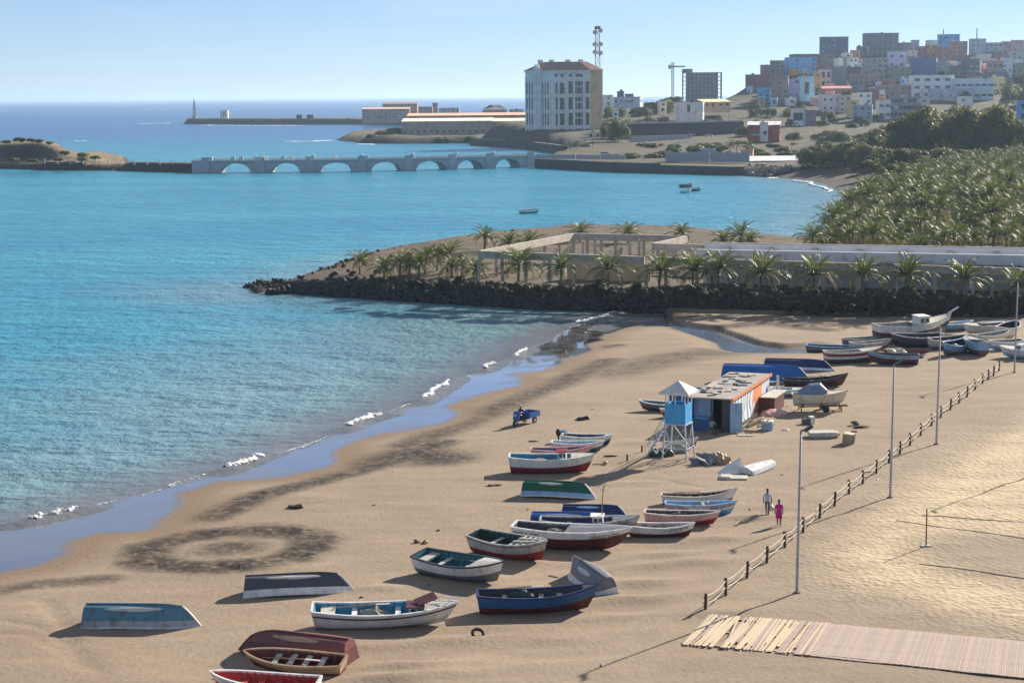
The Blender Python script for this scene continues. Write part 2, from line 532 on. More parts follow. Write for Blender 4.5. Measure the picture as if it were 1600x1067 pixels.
rock_dk = s2l(70, 66, 66)
m_pen = land_material("peninsula_earth", (0.045, 0.043, 0.043), (0.135, 0.108, 0.082), (0.185, 0.145, 0.105), (0.075, 0.068, 0.045), 0.75, 0.12, 0.8, 2.3)
pen_near = W([(383, 449), (450, 458), (560, 466), (700, 475), (850, 484), (1000, 487), (1150, 491), (1380, 497), (1640, 506)])
pen_far = W([(1240, 372), (1090, 358), (900, 355), (760, 368), (650, 383), (560, 397), (480, 420), (400, 439)], 2.0)
GROVE_W = W([(1232, 372), (1262, 372), (1292, 352), (1313, 326), (1303, 304), (1280, 288), (1240, 281), (1195, 278)], 0.0)
pen_poly = pen_near + [(150.0, 205.0), (150.0, 345.0)] + pen_far
def PZ(px):
    return np.interp(px, [383, 470, 600, 760, 1010, 1190, 1600], [0.7, 1.7, 2.6, 2.9, 2.75, 2.45, 2.3])
def pen_z(X, Y, s):
    return PZ(pxcol(X, Y))
land("peninsula", pen_poly, 1.0, 2.9, 1.5, m_pen, 0.5, 4.0, zfun=pen_z)

m_main = land_material("dry_coastal_earth", (0.075, 0.068, 0.062), (0.095, 0.083, 0.066), (0.175, 0.138, 0.098), (0.055, 0.062, 0.036), 0.9, 0.035, 0.5, 1.6)
grove_poly = GROVE_W + [tuple(PD(1150, 250, 850)[:2]), tuple(PD(1150, 250, 930)[:2]), (420.0, 930.0), (300.0, 340.0), (150.0, 300.0)]
def grove_z(X, Y, s):
    return np.interp(Y, [300, 420, 560, 760, 900], [3.0, 4.0, 5.0, 6.0, 6.5]) * sstep(-2, 40, s) + 0.4
land("grove_ground", grove_poly, 3.0, 4, 0.16, m_main, 0.6, 9.0, zfun=grove_z)

# far small beach at the head of the bay
# mainland with the hill
RIDGE = ([800, 940, 1050, 1130, 1160, 1190, 1235, 1285, 1350, 1420, 1500, 1600, 1720], [192, 190, 168, 160, 142, 118, 104, 88, 84, 92, 88, 90, 90])
HD = [700, 760, 900, 980, 1040, 1100, 1180, 1260, 1340, 1420, 1500]
HY = [258, 243, 222, 208, 196, 181, 158, 133, 110, 94, 82]
def hill_z(px, D):
    ya = np.interp(D, HD, HY)
    yr = np.interp(px, *RIDGE)
    Dc = np.interp(yr, HY[::-1], HD[::-1])
    y = np.maximum(ya, yr)
    hor = 150 - (px - 800) * 7 / 800
    Dm = np.minimum(D, np.maximum(Dc, 700))
    return CAMH + (hor - y) * Dm / F
def hill_D(py):
    return float(np.interp(py, HY[::-1], HD[::-1]))
main_poly = W([(835, 262), (880, 264), (960, 269), (1060, 272), (1160, 275), (1200, 277)]) + \
    [tuple(PD(1900, 250, 720)[:2]), tuple(PD(2000, 250, 1700)[:2]), tuple(PD(820, 250, 1700)[:2]), tuple(PD(700, 250, 1420)[:2]), tuple(PD(760, 230, 1150)[:2]), tuple(PD(738, 226, 1075)[:2]), tuple(PD(835, 220, 975)[:2]), tuple(PD(890, 232, 890)[:2]), tuple(PD(850, 240, 800)[:2]), tuple(PD(832, 250, 752)[:2])]
poly = np.asarray(main_poly)
x0, y0 = poly.min(0)
x1, y1 = poly.max(0)
X, Y = np.meshgrid(np.arange(x0 - 10, x1, 6.0), np.arange(y0 - 10, y1, 6.0))
s = sdf_poly(X, Y, poly)
hz = hill_z(pxcol(X, Y), Y)
Z = np.minimum(s * 0.9 - 0.2, np.maximum(hz, 2.5) + 1.5 * (fbm(X, Y, 30, 4) - 0.5))
mainland = tag(link("mainland_hill", grid_mesh("mainland_hill", X, Y, Z, m_main, keep=(s > -12))), kind='structure')
def MZ(x, y):
    return float(hill_z(np.array([pxcol(x, y)]), np.array([float(y)]))[0])

# port land, breakwater, islet
m_rock = land_material("dark_shore_rock", (0.05, 0.047, 0.048), (0.13, 0.105, 0.08), (0.20, 0.155, 0.11), (0.07, 0.075, 0.045), 0.6, 0.05, 0.8, 3.0)
land("port_point", W([(520, 219), (560, 224), (620, 225), (740, 224), (850, 221)]) + [tuple(PD(900, 200, 1350)[:2]), tuple(PD(640, 200, 1380)[:2])] + W([(566, 209), (540, 213)]), 5.0, 4.0, 0.5, m_rock, 3.0, 18, edge=10)
land("port_headland", W([(560, 196), (640, 196), (760, 197)]) + [tuple(PD(900, 200, 1750)[:2]), tuple(PD(900, 200, 2300)[:2]), tuple(PD(600, 200, 2250)[:2]), tuple(PD(566, 200, 2050)[:2])], 10.0, 7.0, 0.6, m_rock, 3.0, 25, edge=10)
land("breakwater", W([(286, 194), (330, 194.5), (450, 195), (640, 195)]) + [tuple(PD(640, 190, 2060)[:2]), tuple(PD(287, 190, 2130)[:2])], 4.0, 6.0, 1.2, m_rock, 1.5, 12, edge=2)
m_islet = land_material("islet_earth", (0.06, 0.052, 0.046), (0.24, 0.18, 0.12), (0.30, 0.225, 0.15), (0.09, 0.085, 0.05), 0.7, 0.06, 0.6, 2.0)
def islet_z(X, Y, s):
    px = pxcol(X, Y)
    d = np.maximum(0, np.interp(px, [-200, 60, 85, 105, 150, 190], [7.6, 7.4, 6.2, 2.6, 1.6, .6])) * sstep(8, 20, s) + 2.6
    return d
land("islet", W([(-160, 263), (0, 264), (70, 266), (150, 267), (210, 266), (205, 252), (150, 242)]) + [tuple(PD(90, 230, 850)[:2]), tuple(PD(-160, 230, 880)[:2])], 2.5, 5, 0.9, m_islet, 1.4, 9, zfun=islet_z)
land("causeway", W([(60, 263.5), (150, 266), (240, 269), (312, 270.5), (322, 269)]) + [tuple(PD(318, 255, 730)[:2]), tuple(PD(60, 255, 745)[:2])], 1.6, 3.4, 1.4, m_rock, 0.7, 4)

# ---- the sea
def sea_material():
    m = bpy.data.materials.new("sea_water")
    nt, b, out = nodes_of(m)
    at = lambda n: N(nt, "ShaderNodeAttribute", _attribute_name=n).outputs['Fac']
    tc = N(nt, "ShaderNodeTexCoord")
    # water colour: silty at the edge, turquoise over the sand of the bay, deep blue in the open sea
    pat = noise(nt, 0.016, 5, 0.6, (0.55, 1.3, 1))
    c = mixc(nt, ramp(nt, pat, 0.38, 0.62), (0.012, 0.215, 0.335), (0.034, 0.275, 0.370))
    c = mixc(nt, at('deep'), c, (0.025, 0.120, 0.300))
    c = mixc(nt, at('silt'), c, (0.190, 0.265, 0.270))
    c = mixc(nt, at('edge'), c, (0.135, 0.130, 0.130))
    nt.links.new(c, b.inputs['Base Color'])
    b.inputs['Roughness'].default_value = 0.26
    b.inputs['IOR'].default_value = 1.33
    b.inputs['Specular IOR Level'].default_value = 0.38
    w1 = noise(nt, 0.75, 5, 0.62, (0.9, 0.75, 1))
    w2 = noise(nt, 0.16, 3, 0.55, (0.7, 1.0, 1))
    a = N(nt, "ShaderNodeMath", _operation='MULTIPLY_ADD')
    nt.links.new(w2, a.inputs[0])
    a.inputs[1].default_value = 2.2
    nt.links.new(w1, a.inputs[2])
    bp = bump(nt, b, a.outputs[0], 0.9, 0.8)
    cal = N(nt, "ShaderNodeMapRange")
    nt.links.new(at('edge'), cal.inputs[0])
    cal.inputs['To Min'].default_value = 0.95
    cal.inputs['To Max'].default_value = 0.3
    nt.links.new(cal.outputs[0], bp.inputs['Strength'])
    return m
gx = np.concatenate([-np.geomspace(60000, 66, 60), np.arange(-60, 66, 0.8), np.geomspace(68, 60000, 60)])
gy = np.concatenate([[-3000, -500, 0, 40], np.arange(60, 262, 0.9), np.arange(262, 420, 4), np.arange(420, 900, 12), np.geomspace(900, 60000, 60)])
X, Y = np.meshgrid(gx, gy)
sdw = -sdf_poly(X, Y, beach_poly)                  # distance out from the beach
sdp = np.minimum(-sdf_poly(X, Y, pen_poly), -sdf_poly(X, Y, grove_poly))
shore = np.minimum(sdw, sdp * 1.4 + 2)
edge = sstep(10, 0.5, sdw + 4 * (fbm(X, Y, 9, 3) - .5)) * 0.9
silt = np.maximum(sstep(62, 4, sdw + 25 * (fbm(X, Y, 22, 3) - .5)) * 0.75, 0.55 * sstep(26, 2, sdp + 8 * (fbm(X, Y, 14, 3) - .5)))
deep = sstep(820, 1750, Y + 160 * (fbm(X, Y, 260, 3) - 0.5) - 0.25 * np.clip(X + 60, -600, 200))
near = (Y < 300) & (sdw > -2)
Zs = 0.10 * (fbm(X * 0.5 + Y, Y * 0.8 - X * 0.2, 9, 3) - 0.5) * near * sstep(4, 20, sdw)
BREAK = [[(35, 818), (80, 808), (135, 795)], [(345, 738), (380, 725), (412, 711)], [(535, 672), (560, 660), (602, 648)],
         [(655, 630), (690, 607), (708, 594)], [(752, 580), (772, 569)], [(892, 509), (925, 501), (968, 489)], [(800, 560), (822, 547)]]
for b_ in BREAK:
    d = dist_line(X, Y, W(b_))
    Zs = Zs + 0.28 * np.exp(-(d / 1.0) ** 2)
sea = tag(link("sea", grid_mesh("sea", X, Y, Zs, sea_material(), attrs=dict(edge=edge, silt=silt, deep=deep))), kind='structure')

# lagoon water left behind the sand bar
m_pool = bpy.data.materials.new("lagoon_water")
nt, b, out = nodes_of(m_pool)
b.inputs['Base Color'].default_value = (0.11, 0.155, 0.22, 1)
b.inputs['Roughness'].default_value = 0.10
b.inputs['Specular IOR Level'].default_value = 0.9
bump(nt, b, noise(nt, 0.9, 3, 0.5), 0.35, 0.25)
lp = np.asarray(LAGOON)
X, Y = np.meshgrid(np.arange(lp[:, 0].min() - 4, lp[:, 0].max() + 4, 0.6), np.arange(lp[:, 1].min() - 4, lp[:, 1].max() + 4, 0.6))
tag(link("lagoon", grid_mesh("lagoon", X, Y, np.full(X.shape, 0.045), m_pool, keep=sdf_poly(X, Y, lp) > -2.5)), kind='structure')

# ---- foam
def foam_material():
    m = bpy.data.materials.new("white_foam")
    nt, b, out = nodes_of(m)
    b.inputs['Base Color'].default_value = (0.80, 0.82, 0.84, 1)
    b.inputs['Roughness'].default_value = 0.7
    n = noise(nt, 2.6, 7, 0.75)
    at = N(nt, "ShaderNodeAttribute", _attribute_name='core').outputs['Fac']
    s_ = N(nt, "ShaderNodeMath", _operation='ADD')
    nt.links.new(n, s_.inputs[0])
    nt.links.new(at, s_.inputs[1])
    nt.links.new(ramp(nt, s_.outputs[0], 0.98, 1.12), b.inputs['Alpha'])
    bump(nt, b, n, 0.8, 0.2)
    return m
m_foam = foam_material()
def foam(pts, width, h=0.1, n=60, dense=0.72):
    """irregular ribbon of broken water along a crest"""
    w = [Vector((*p, 0)) for p in W(pts)]
    seg = [(w[i + 1] - w[i]).length for i in range(len(w) - 1)]
    tot = sum(seg)
    vsx, fs, core = [], [], []
    K = 6
    for i in range(n + 1):
        t = i / n * tot
        k = 0
        while k < len(seg) - 1 and t > seg[k]:
            t -= seg[k]; k += 1
        p = w[k].lerp(w[k + 1], min(1, t / seg[k]))
        d = (w[k + 1] - w[k]).normalized()
        nn = Vector((d.y, -d.x, 0))
        u = i / n
        ww = width * (0.35 + 0.9 * vnoise(np.array([i * 0.35 + w[0].x]), np.array([w[0].y]), 1.0)[0])
        off = width * 0.7 * (vnoise(np.array([i * 0.22]), np.array([w[0].x]), 1.0)[0] - 0.5)
        for j in range(K):
            v = j / (K - 1)
            q = p + nn * (off + (v - 0.5) * ww)
            vsx.append((q.x, q.y, 0.06 + h * math.sin(math.pi * v) * (0.5 + rnd.random())))
            core.append(dense * math.sin(math.pi * v) ** 0.6 * min(1, 6 * u, 6 * (1 - u)) )
    for i in range(n):
        for j in range(K - 1):
            a = i * K + j
            fs.append((a, a + 1, a + K + 1, a + K))
    me = bpy.data.meshes.new("wave_foam")
    me.from_pydata(vsx, [], fs)
    at = me.attributes.new('core', 'FLOAT', 'POINT')
    at.data.foreach_set('value', core)
    me.materials.append(m_foam)
    me.polygons.foreach_set('use_smooth', [True] * len(fs))
    return tag(link("wave_foam", me), kind='stuff')
for b_, wd in zip(BREAK, (1.4, 1.7, 1.4, 1.2, 1.0, 1.2, 0.8)):
    foam(b_, wd, 0.30)
for b_ in ([(250, 765), (300, 748), (340, 737)], [(430, 711), (480, 697), (530, 676)], [(605, 646), (650, 629)], [(135, 795), (200, 778)]):
    foam(b_, 0.45, 0.06, 40, 0.55)
for b_ in ([(0, 826), (60, 813), (135, 794)], [(135, 794), (250, 765), (345, 734)], [(345, 734), (440, 706), (520, 679)], [(520, 679), (600, 647), (690, 606)], [(690, 606), (745, 581), (805, 555)], [(805, 555), (862, 529), (900, 505), (940, 496)]):
    foam([(x_, y_ + 2.0) for x_, y_ in b_], 0.42, 0.02, 90, 0.50)
    foam([(x_, y_ + 9.0) for x_, y_ in b_], 0.5, 0.015, 90, 0.40)
for b_, wd in (([(205, 194), (240, 193.5), (276, 193)], 20), ([(112, 221.5), (138, 221)], 9), ([(430, 222), (480, 222), (520, 220)], 10),
               ([(556, 226), (590, 227)], 7), ([(290, 196), (400, 197), (520, 197)], 8), ([(1215, 280), (1262, 286), (1290, 296), (1308, 306)], 3.0), ([(1198, 279.5), (1218, 280)], 2.5)):
    foam(b_, wd, 0.35)
# ================================================================== BOATS
GRIME = (0.10, 0.085, 0.07)
def paint(name, rgb, rough=0.45, amt=0.45):
    return M("paint_" + name, s2l(*rgb), rough, 0.16, 1.6, GRIME, amt, 0.1, spec=0.35)
PA = dict(
    white=paint("white", (226, 226, 222), amt=0.30), offwhite=paint("offwhite", (205, 200, 186), amt=0.4), grey=paint("grey", (120, 122, 128)),
    dgrey=paint("dark_grey", (66, 68, 74)), black=paint("black", (34, 34, 38)), red=paint("red", (140, 34, 40)), dred=paint("oxblood", (94, 30, 36)),
    maroon=paint("maroon", (98, 52, 52)), brick=paint("brick", (178, 52, 44)), pink=paint("pink", (216, 168, 166)), blue=paint("blue", (44, 104, 172)),
    navy=paint("navy", (34, 52, 100)), steel=paint("steel_blue", (44, 92, 138)), sky=paint("sky_blue", (94, 168, 216)), teal=paint("teal", (52, 116, 128)),
    turq=paint("turquoise", (56, 140, 176)), green=paint("green", (28, 92, 66)), dgreen=paint("dark_green", (34, 72, 66)), lblue=paint("pale_blue", (150, 186, 216)),
    tan=paint("tan", (176, 150, 118)), cobalt=paint("cobalt", (54, 84, 172)), teal2=paint("worn_teal", (88, 132, 146), amt=0.75), slate=paint("slate", (80, 82, 92), amt=0.7),
    grime=paint("weathered_white", (170, 170, 168), amt=0.8), rose=paint("faded_red", (120, 72, 70), amt=0.6), cream=paint("cream", (222, 214, 190)))
m_wood = M("bare_wood", (0.33, 0.24, 0.15), 0.8, 0.3, 4, (0.12, 0.09, 0.06), 0.5, 0.3)
m_dark = M("dark_recess", (0.015, 0.016, 0.02), 0.35, 0.1, 2, bmp=0)
m_glass = M("dark_glass", (0.03, 0.04, 0.05), 0.08, 0.1, 2, bmp=0, spec=0.6)
m_rope = M("pale_rope", (0.52, 0.46, 0.37), 0.9, 0.2, 12)
m_rubber = M("black_rubber", (0.022, 0.022, 0.024), 0.75, 0.2, 6)
m_steel = M("galvanised_steel", (0.42, 0.43, 0.44), 0.5, 0.15, 5, (0.2, 0.14, 0.1), 0.4)
m_rust = M("rusty_iron", (0.16, 0.085, 0.055), 0.9, 0.4, 8)

MID = [(0, 0), (.34, .02), (.60, .06), (.77, .20), (.87, .40), (.94, .64), (.985, .86), (1, 1)]
BOW = [(0, 0), (.10, .07), (.21, .16), (.36, .31), (.53, .49), (.71, .69), (.90, .90), (1, 1)]
NS = 17
def hull_fn(L, B, D, tw=0.72, sb=0.42, ss=0.10, kr=0.30, rake=0.09, ptd=False, trake=0.025):
    def w(t):
        if t < 0.46:
            a = t / 0.46
            return B / 2 * (tw + (1 - tw) * math.sin(a * math.pi / 2)) * (1 if not ptd else (a ** 0.55 if a > 0 else 0.03))
        a = (t - 0.46) / 0.54
        return max(0.03, B / 2 * (1 - a ** 2.3) ** 0.82)
    def sh(t):
        return D * (1 + sb * max(0, (t - .38) / .62) ** 2 + ss * max(0, (.38 - t) / .38) ** 2)
    def kl(t):
        return D * kr * max(0, (t - .72) / .28) ** 2
    def pt(t, j, side, off=0.0):
        g = t ** 2.6
        yf = MID[j][0] * (1 - g) + BOW[j][0] * g
        zf = MID[j][1] * (1 - g) + BOW[j][1] * g
        z = kl(t) + (sh(t) - kl(t)) * zf
        x = L * (-0.5 + t * (1 - rake) + rake * t * zf ** 0.8) - L * trake * (1 - t) ** 3 * zf
        return Vector((x, side * (w(t) * yf + off), z))
    return w, sh, kl, pt
def boat(name, label, cat, stern, bow, hull, inside=None, rim=None, Br=0.28, Dr=0.155, up=True, heel=0, trim=0.0, thwarts=3, thw=None,
         deck=None, deck_t=0.7, group=None, gz=None, sink=0.06, tw=0.72, sb=0.42, ss=0.10, kr=0.30, keel=True, kmat=None, sternlocker=None, L=None, ptd=False, texts=(), lift=0.0, patch=None):
    """stern/bow: where the ends of the hull stand on the sand (photograph column, row)"""
    ground = gz or G
    S, Bw = ground(*stern), ground(*bow)
    L = L or (Bw - S).length
    c = (S + Bw) / 2
    rz = math.atan2(Bw.y - S.y, Bw.x - S.x)
    B, D = L * Br, L * Dr
    w, sh, kl, pt = hull_fn(L, B, D, tw, sb, ss, kr, ptd=ptd, trake=0.025, rake=0.09 if up else 0.15)
    root = tag(link(name, None, None, c), label, cat, group)
    ts = [i / (NS - 1) for i in range(NS)]
    nj = len(MID)
    # outer shell, painted in bands: hull = [(share of the depth, material) from the keel up]
    mb = MB()
    vs_ = []
    for t in ts:
        vs_ += [pt(t, j, -1) for j in range(nj - 1, 0, -1)] + [pt(t, j, 1) for j in range(nj)]
    row = 2 * nj - 1
    cuts = [h[0] for h in hull]
    mats = [PA[h[1]] if isinstance(h[1], str) else h[1] for h in hull]
    def band(zf):
        for k, cc in enumerate(cuts):
            if zf <= cc: return k
        return len(cuts) - 1
    mb.v = [tuple(v) for v in vs_]
    for i in range(NS - 1):
        for r in range(row - 1):
            j = (nj - 1 - r - 0.5) if r < nj - 1 else (r - (nj - 1) + 0.5)
            jl = int(math.floor(j))
            zf = (MID[jl][1] + MID[jl + 1][1]) / 2 * 1.0
            a = i * row + r
            mb.f.append((a, a + 1, a + row + 1, a + row))
            mb.m.append(band(zf))
    for r in range(nj - 1):            # transom, strip by strip
        zf = (MID[nj - 1 - r][1] + MID[nj - 2 - r][1]) / 2
        mb.f.append((r, 2 * nj - 2 - r, 2 * nj - 3 - r, r + 1) if r < nj - 2 else (r, 2 * nj - 2 - r, r + 1))
        mb.m.append(band(zf))
    ho = mb.build("hull", mats, root, True)
    try:
        ho.data.set_sharp_from_angle(angle=R(38))
    except Exception:
        pass
    if keel:
        k = MB()
        k.add([(pt(t, 0, 1) + Vector((0, sy * .035, dz))) for t in ts for sy, dz in ((-1, .02), (-1, -.07), (1, -.07), (1, .02))],
              [(i * 4 + q, i * 4 + (q + 1) % 4, i * 4 + 4 + (q + 1) % 4, i * 4 + 4 + q) for i in range(NS - 1) for q in range(4)] + [(3, 2, 1, 0), (NS * 4 - 4, NS * 4 - 3, NS * 4 - 2, NS * 4 - 1)])
        k.build("keel", PA[kmat] if kmat else mats[0], root)
    if not up:
        MB().tube([pt(1, j, 1) * 1.0 + Vector((.02, -pt(1, j, 1).y, 0)) for j in range(nj)], .05, 6).build("stem", PA[rim or 'white'], root)
    # inner lining
    inm = PA[inside or 'offwhite']
    if up:
        ml = MB()
        fl = D * 0.30
        vi = []
        for t in ts:
            tt = min(max(t, 0.015), 0.965)
            for r in range(row):
                j = (nj - 1 - r) if r < nj else (r - nj + 1)
                p = pt(tt, j, -1 if r < nj - 1 else 1)
                p.y = math.copysign(max(0.0, abs(p.y) - 0.05), p.y)
                p.z = max(p.z, kl(tt) + fl)
                vi.append(p)
        ml.v = [tuple(v) for v in vi]
        for i in range(NS - 1):
            for r in range(row - 1):
                a = i * row + r
                ml.f.append((a + row, a + row + 1, a + 1, a))
                ml.m.append(0)
        for r in range(nj - 1):
            ml.f.append((r + 1, 2 * nj - 3 - r, 2 * nj - 2 - r, r) if r < nj - 2 else (r + 1, 2 * nj - 2 - r, r))
            ml.m.append(0)
        ml.build("interior", inm, root, False)
        rb = MB()
        for t in [0.1 + 0.065 * q for q in range(11)]:
            if deck and t > deck_t: break
            for s_ in (-1, 1):
                rb.bar(pt(t, 4, s_, -0.08), pt(t, 7, s_, -0.07), 0.05, 0.05)
        if L > 4.0:
            tag(rb.build("ribs", inm, root), kind='stuff')
    # rail
    for side, nm in ((-1, "gunwale"), (1, "gunwale")):
        g = MB()
        v, f = [], []
        for t in ts:
            p = pt(t, nj - 1, side)
            for dy, dz in ((.045, -.06), (.045, .035), (-.07, .035), (-.07, -.06)):
                v.append(p + Vector((0, side * dy if abs(p.y) > 0.08 else side * dy * 0.5, dz)))
        for i in range(NS - 1):
            for q in range(4):
                f.append((i * 4 + q, i * 4 + (q + 1) % 4, i * 4 + 4 + (q + 1) % 4, i * 4 + 4 + q))
        f += [(0, 1, 2, 3), tuple(NS * 4 - 1 - q for q in range(4))]
        if side == -1:
            f = [tuple(reversed(x)) for x in f]
        g.add(v, f)
        g.build("gunwale", PA[rim or 'white'], root)
    if up:
        a, b2 = pt(0, nj - 1, -1), pt(0, nj - 1, 1)
        MB().bar(a + Vector((.02, .04, 0)), b2 + Vector((.02, -.04, 0)), 0.12, 0.08).build("transom_cap", PA[rim or 'white'], root)
        for q in range(thwarts):
            t = (0.16 + 0.62 * (q + 0.4) / thwarts) if thwarts > 1 else 0.35
            if deck and t > deck_t - 0.05: continue
            z = kl(t) + (sh(t) - kl(t)) * 0.74
            ww = w(t) * (0.90 if t < 0.6 else 0.78)
            x = pt(t, 5, 1).x
            MB().box(x - 0.14, x + 0.14, -ww, ww, z - 0.045, z).build("thwart", PA[thw or 'white'], root)
        if deck:
            dk = MB()
            v, f = [], []
            dts = [deck_t + (0.985 - deck_t) * i / 8 for i in range(9)]
            for t in dts:
                a, b2 = pt(t, nj - 1, -1, -0.03), pt(t, nj - 1, 1, -0.03)
                md = (a + b2) / 2 + Vector((0, 0, 0.10 * abs(a.y)))
                v += [a + Vector((0, 0, .0)), md, b2 + Vector((0, 0, .0)), a - Vector((0, 0, .07)), b2 - Vector((0, 0, .07))]
            for i in range(8):
                o = i * 5
                f += [(o, o + 5, o + 6, o + 1), (o + 1, o + 6, o + 7, o + 2), (o + 3, o + 4, o + 9, o + 8)]
            f += [(0, 1, 2, 4, 3)]
            dk.add(v, f)
            dk.build("foredeck", PA[deck], root)
        if sternlocker:
            t = 0.10
            ww = w(t) * 0.9
            x = pt(t, 5, 1).x
            z = sh(t) * 0.86
            MB().box(x - L * .05, x + L * .05, -ww, ww, z - 0.1, z).build("stern_seat", PA[sternlocker], root)
    if patch:                       # sunlit oval, put in as pale colour on the turn of the bilge
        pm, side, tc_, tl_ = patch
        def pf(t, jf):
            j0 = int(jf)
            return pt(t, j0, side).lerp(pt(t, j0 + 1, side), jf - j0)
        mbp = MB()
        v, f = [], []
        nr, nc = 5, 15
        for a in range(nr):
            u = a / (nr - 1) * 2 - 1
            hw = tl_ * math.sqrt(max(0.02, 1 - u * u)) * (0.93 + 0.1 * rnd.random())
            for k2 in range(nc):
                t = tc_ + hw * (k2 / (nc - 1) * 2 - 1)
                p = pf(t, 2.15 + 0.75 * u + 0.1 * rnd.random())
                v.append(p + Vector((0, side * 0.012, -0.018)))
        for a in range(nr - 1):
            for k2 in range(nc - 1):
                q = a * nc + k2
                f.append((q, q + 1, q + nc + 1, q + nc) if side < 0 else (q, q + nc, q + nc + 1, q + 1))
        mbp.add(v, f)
        mbp.build("painted_sun_patch", PA[pm], root, True)
    for (txt, t0, size, vf, side, tmat) in texts:
        cu = bpy.data.curves.new("lettering", 'FONT')
        cu.body = txt
        cu.size = size
        cu.extrude = 0.004
        cu.align_x = 'CENTER'
        to = bpy.data.objects.new("tmp", cu)
        col.objects.link(to)
        me = bpy.data.meshes.new_from_object(to.evaluated_get(bpy.context.evaluated_depsgraph_get()))
        bpy.data.objects.remove(to)
        me.materials.clear()
        me.materials.append(PA[tmat])
        lo = link("lettering", me, root)
        cx = pt(t0, 6, side).x
        for vt in me.vertices:
            u, vv, wz = vt.co
            t = t0
            for _ in range(5):
                t += (cx + u * (1 if side < 0 else -1) - pt(t, 6, side).x) / L
            t = min(max(t, 0.0), 1.0)
            zf = 0.66 + vf + vv / max(0.3, sh(t) - kl(t))
            g = t ** 2.6
            zz = [MID[q][1] * (1 - g) + BOW[q][1] * g for q in range(nj)]
            q = max(0, min(nj - 2, sum(1 for z_ in zz if z_ < zf) - 1))
            fr_ = (zf - zz[q]) / (zz[q + 1] - zz[q])
            pp = pt(t, q, side).lerp(pt(t, q + 1, side), fr_)
            vt.co = pp + Vector((0, side * (0.022 + wz), 0))
    if up:
        root.rotation_euler = Euler((R(heel), -trim, rz), 'XYZ')
        root.location.z = (c.z + 0.05 - sink + abs(math.sin(R(heel))) * B * 0.16) + lift
    else:
        ang = math.atan2(sh(1) - sh(0), L)
        root.rotation_euler = (Matrix.Rotation(rz, 3, 'Z') @ Matrix.Rotation(-ang + trim, 3, 'Y') @ Matrix.Rotation(math.pi + R(heel), 3, 'X')).to_euler()
        root.location.z = c.z + (sh(1) + sh(0)) / 2 - sink + lift
    root['_L'] = L
    del root['_L']
    return root, dict(L=L, B=B, D=D, w=w, sh=sh, kl=kl, pt=pt)

def cabin(root, d, t0, t1, h, wf=0.6, mat='white', roof='white', z=None, win=True, slope=0.1, roofmat=None):
    x0, x1 = d['pt'](t0, 6, 1).x, d['pt'](t1, 6, 1).x
    zb = z if z is not None else d['sh']((t0 + t1) / 2) * 0.62
    zt = d['sh']((t0 + t1) / 2) + h
    ww = d['w'](t1 if d['w'](t1) < d['w'](t0) else t0) * wf
    mb = MB()
    v = [(x0, -ww, zb), (x1, -ww * .9, zb), (x1, ww * .9, zb), (x0, ww, zb), (x0, -ww * .95, zt), (x1 - slope, -ww * .85, zt), (x1 - slope, ww * .85, zt), (x0, ww * .95, zt)]
    mb.add(v, [(0, 3, 2, 1), (4, 5, 6, 7), (0, 1, 5, 4), (1, 2, 6, 5), (2, 3, 7, 6), (3, 0, 4, 7)])
    c = mb.build("cabin", PA[mat], root)
    MB().box(x0 - .12, x1 - slope + .12, -ww - .06, ww + .06, zt + .003, zt + .06).build("cabin_roof", PA[roof], c)
    if win:
        for sy in (-1, 1):
            for k in range(2):
                xa = x0 + (x1 - x0) * (0.14 + 0.42 * k)
                xb = xa + (x1 - x0) * 0.28
                MB().box(xa, xb, sy * ww * .97 - .03, sy * ww * .97 + .03, zb + (zt - zb) * .58, zb + (zt - zb) * .86).build("window", m_glass, c)
    return c
def strake(root, d, jf, mat, hh=.035):
    j0 = int(jf)
    for side in (-1, 1):
        v, f = [], []
        for i in range(NS):
            t = i / (NS - 1)
            p = d['pt'](t, j0, side).lerp(d['pt'](t, j0 + 1, side), jf - j0)
            for dy, dz in ((.0, -hh), (.035, -hh), (.035, hh), (.0, hh)):
                v.append(p + Vector((0, side * dy, dz)))
        for i in range(NS - 1):
            for q in range(4):
                f.append((i * 4 + q, i * 4 + (q + 1) % 4, i * 4 + 4 + (q + 1) % 4, i * 4 + 4 + q))
        if side == -1:
            f = [tuple(reversed(x)) for x in f]
        MB().add(v, f).build("rubbing_strake", PA[mat], root)
def outboard(root, d, mat='black'):
    x = d['pt'](0, 7, 1).x
    z = d['sh'](0)
    mb = MB()
    mb.tube([(x - .28, 0, z - .15), (x - .30, 0, z + .12), (x - .26, 0, z + .34), (x - .22, 0, z + .42)], [.13, .19, .17, .06], 8, 0)
    mb.bar((x - .25, 0, z - .12), (x - .30, 0, z - .75), .12, .10, 0)
    mb.bar((x - .2, 0, z), (x + .06, 0, z - .02), .14, .14, 0)
    mb.bar((x - .1, 0, z + .12), (x + .45, .05, z + .2), .05, .05, 0)
    mb.build("outboard_motor", PA[mat], root, True)

V = 'fishing boat'
DN = 'upturned boat'
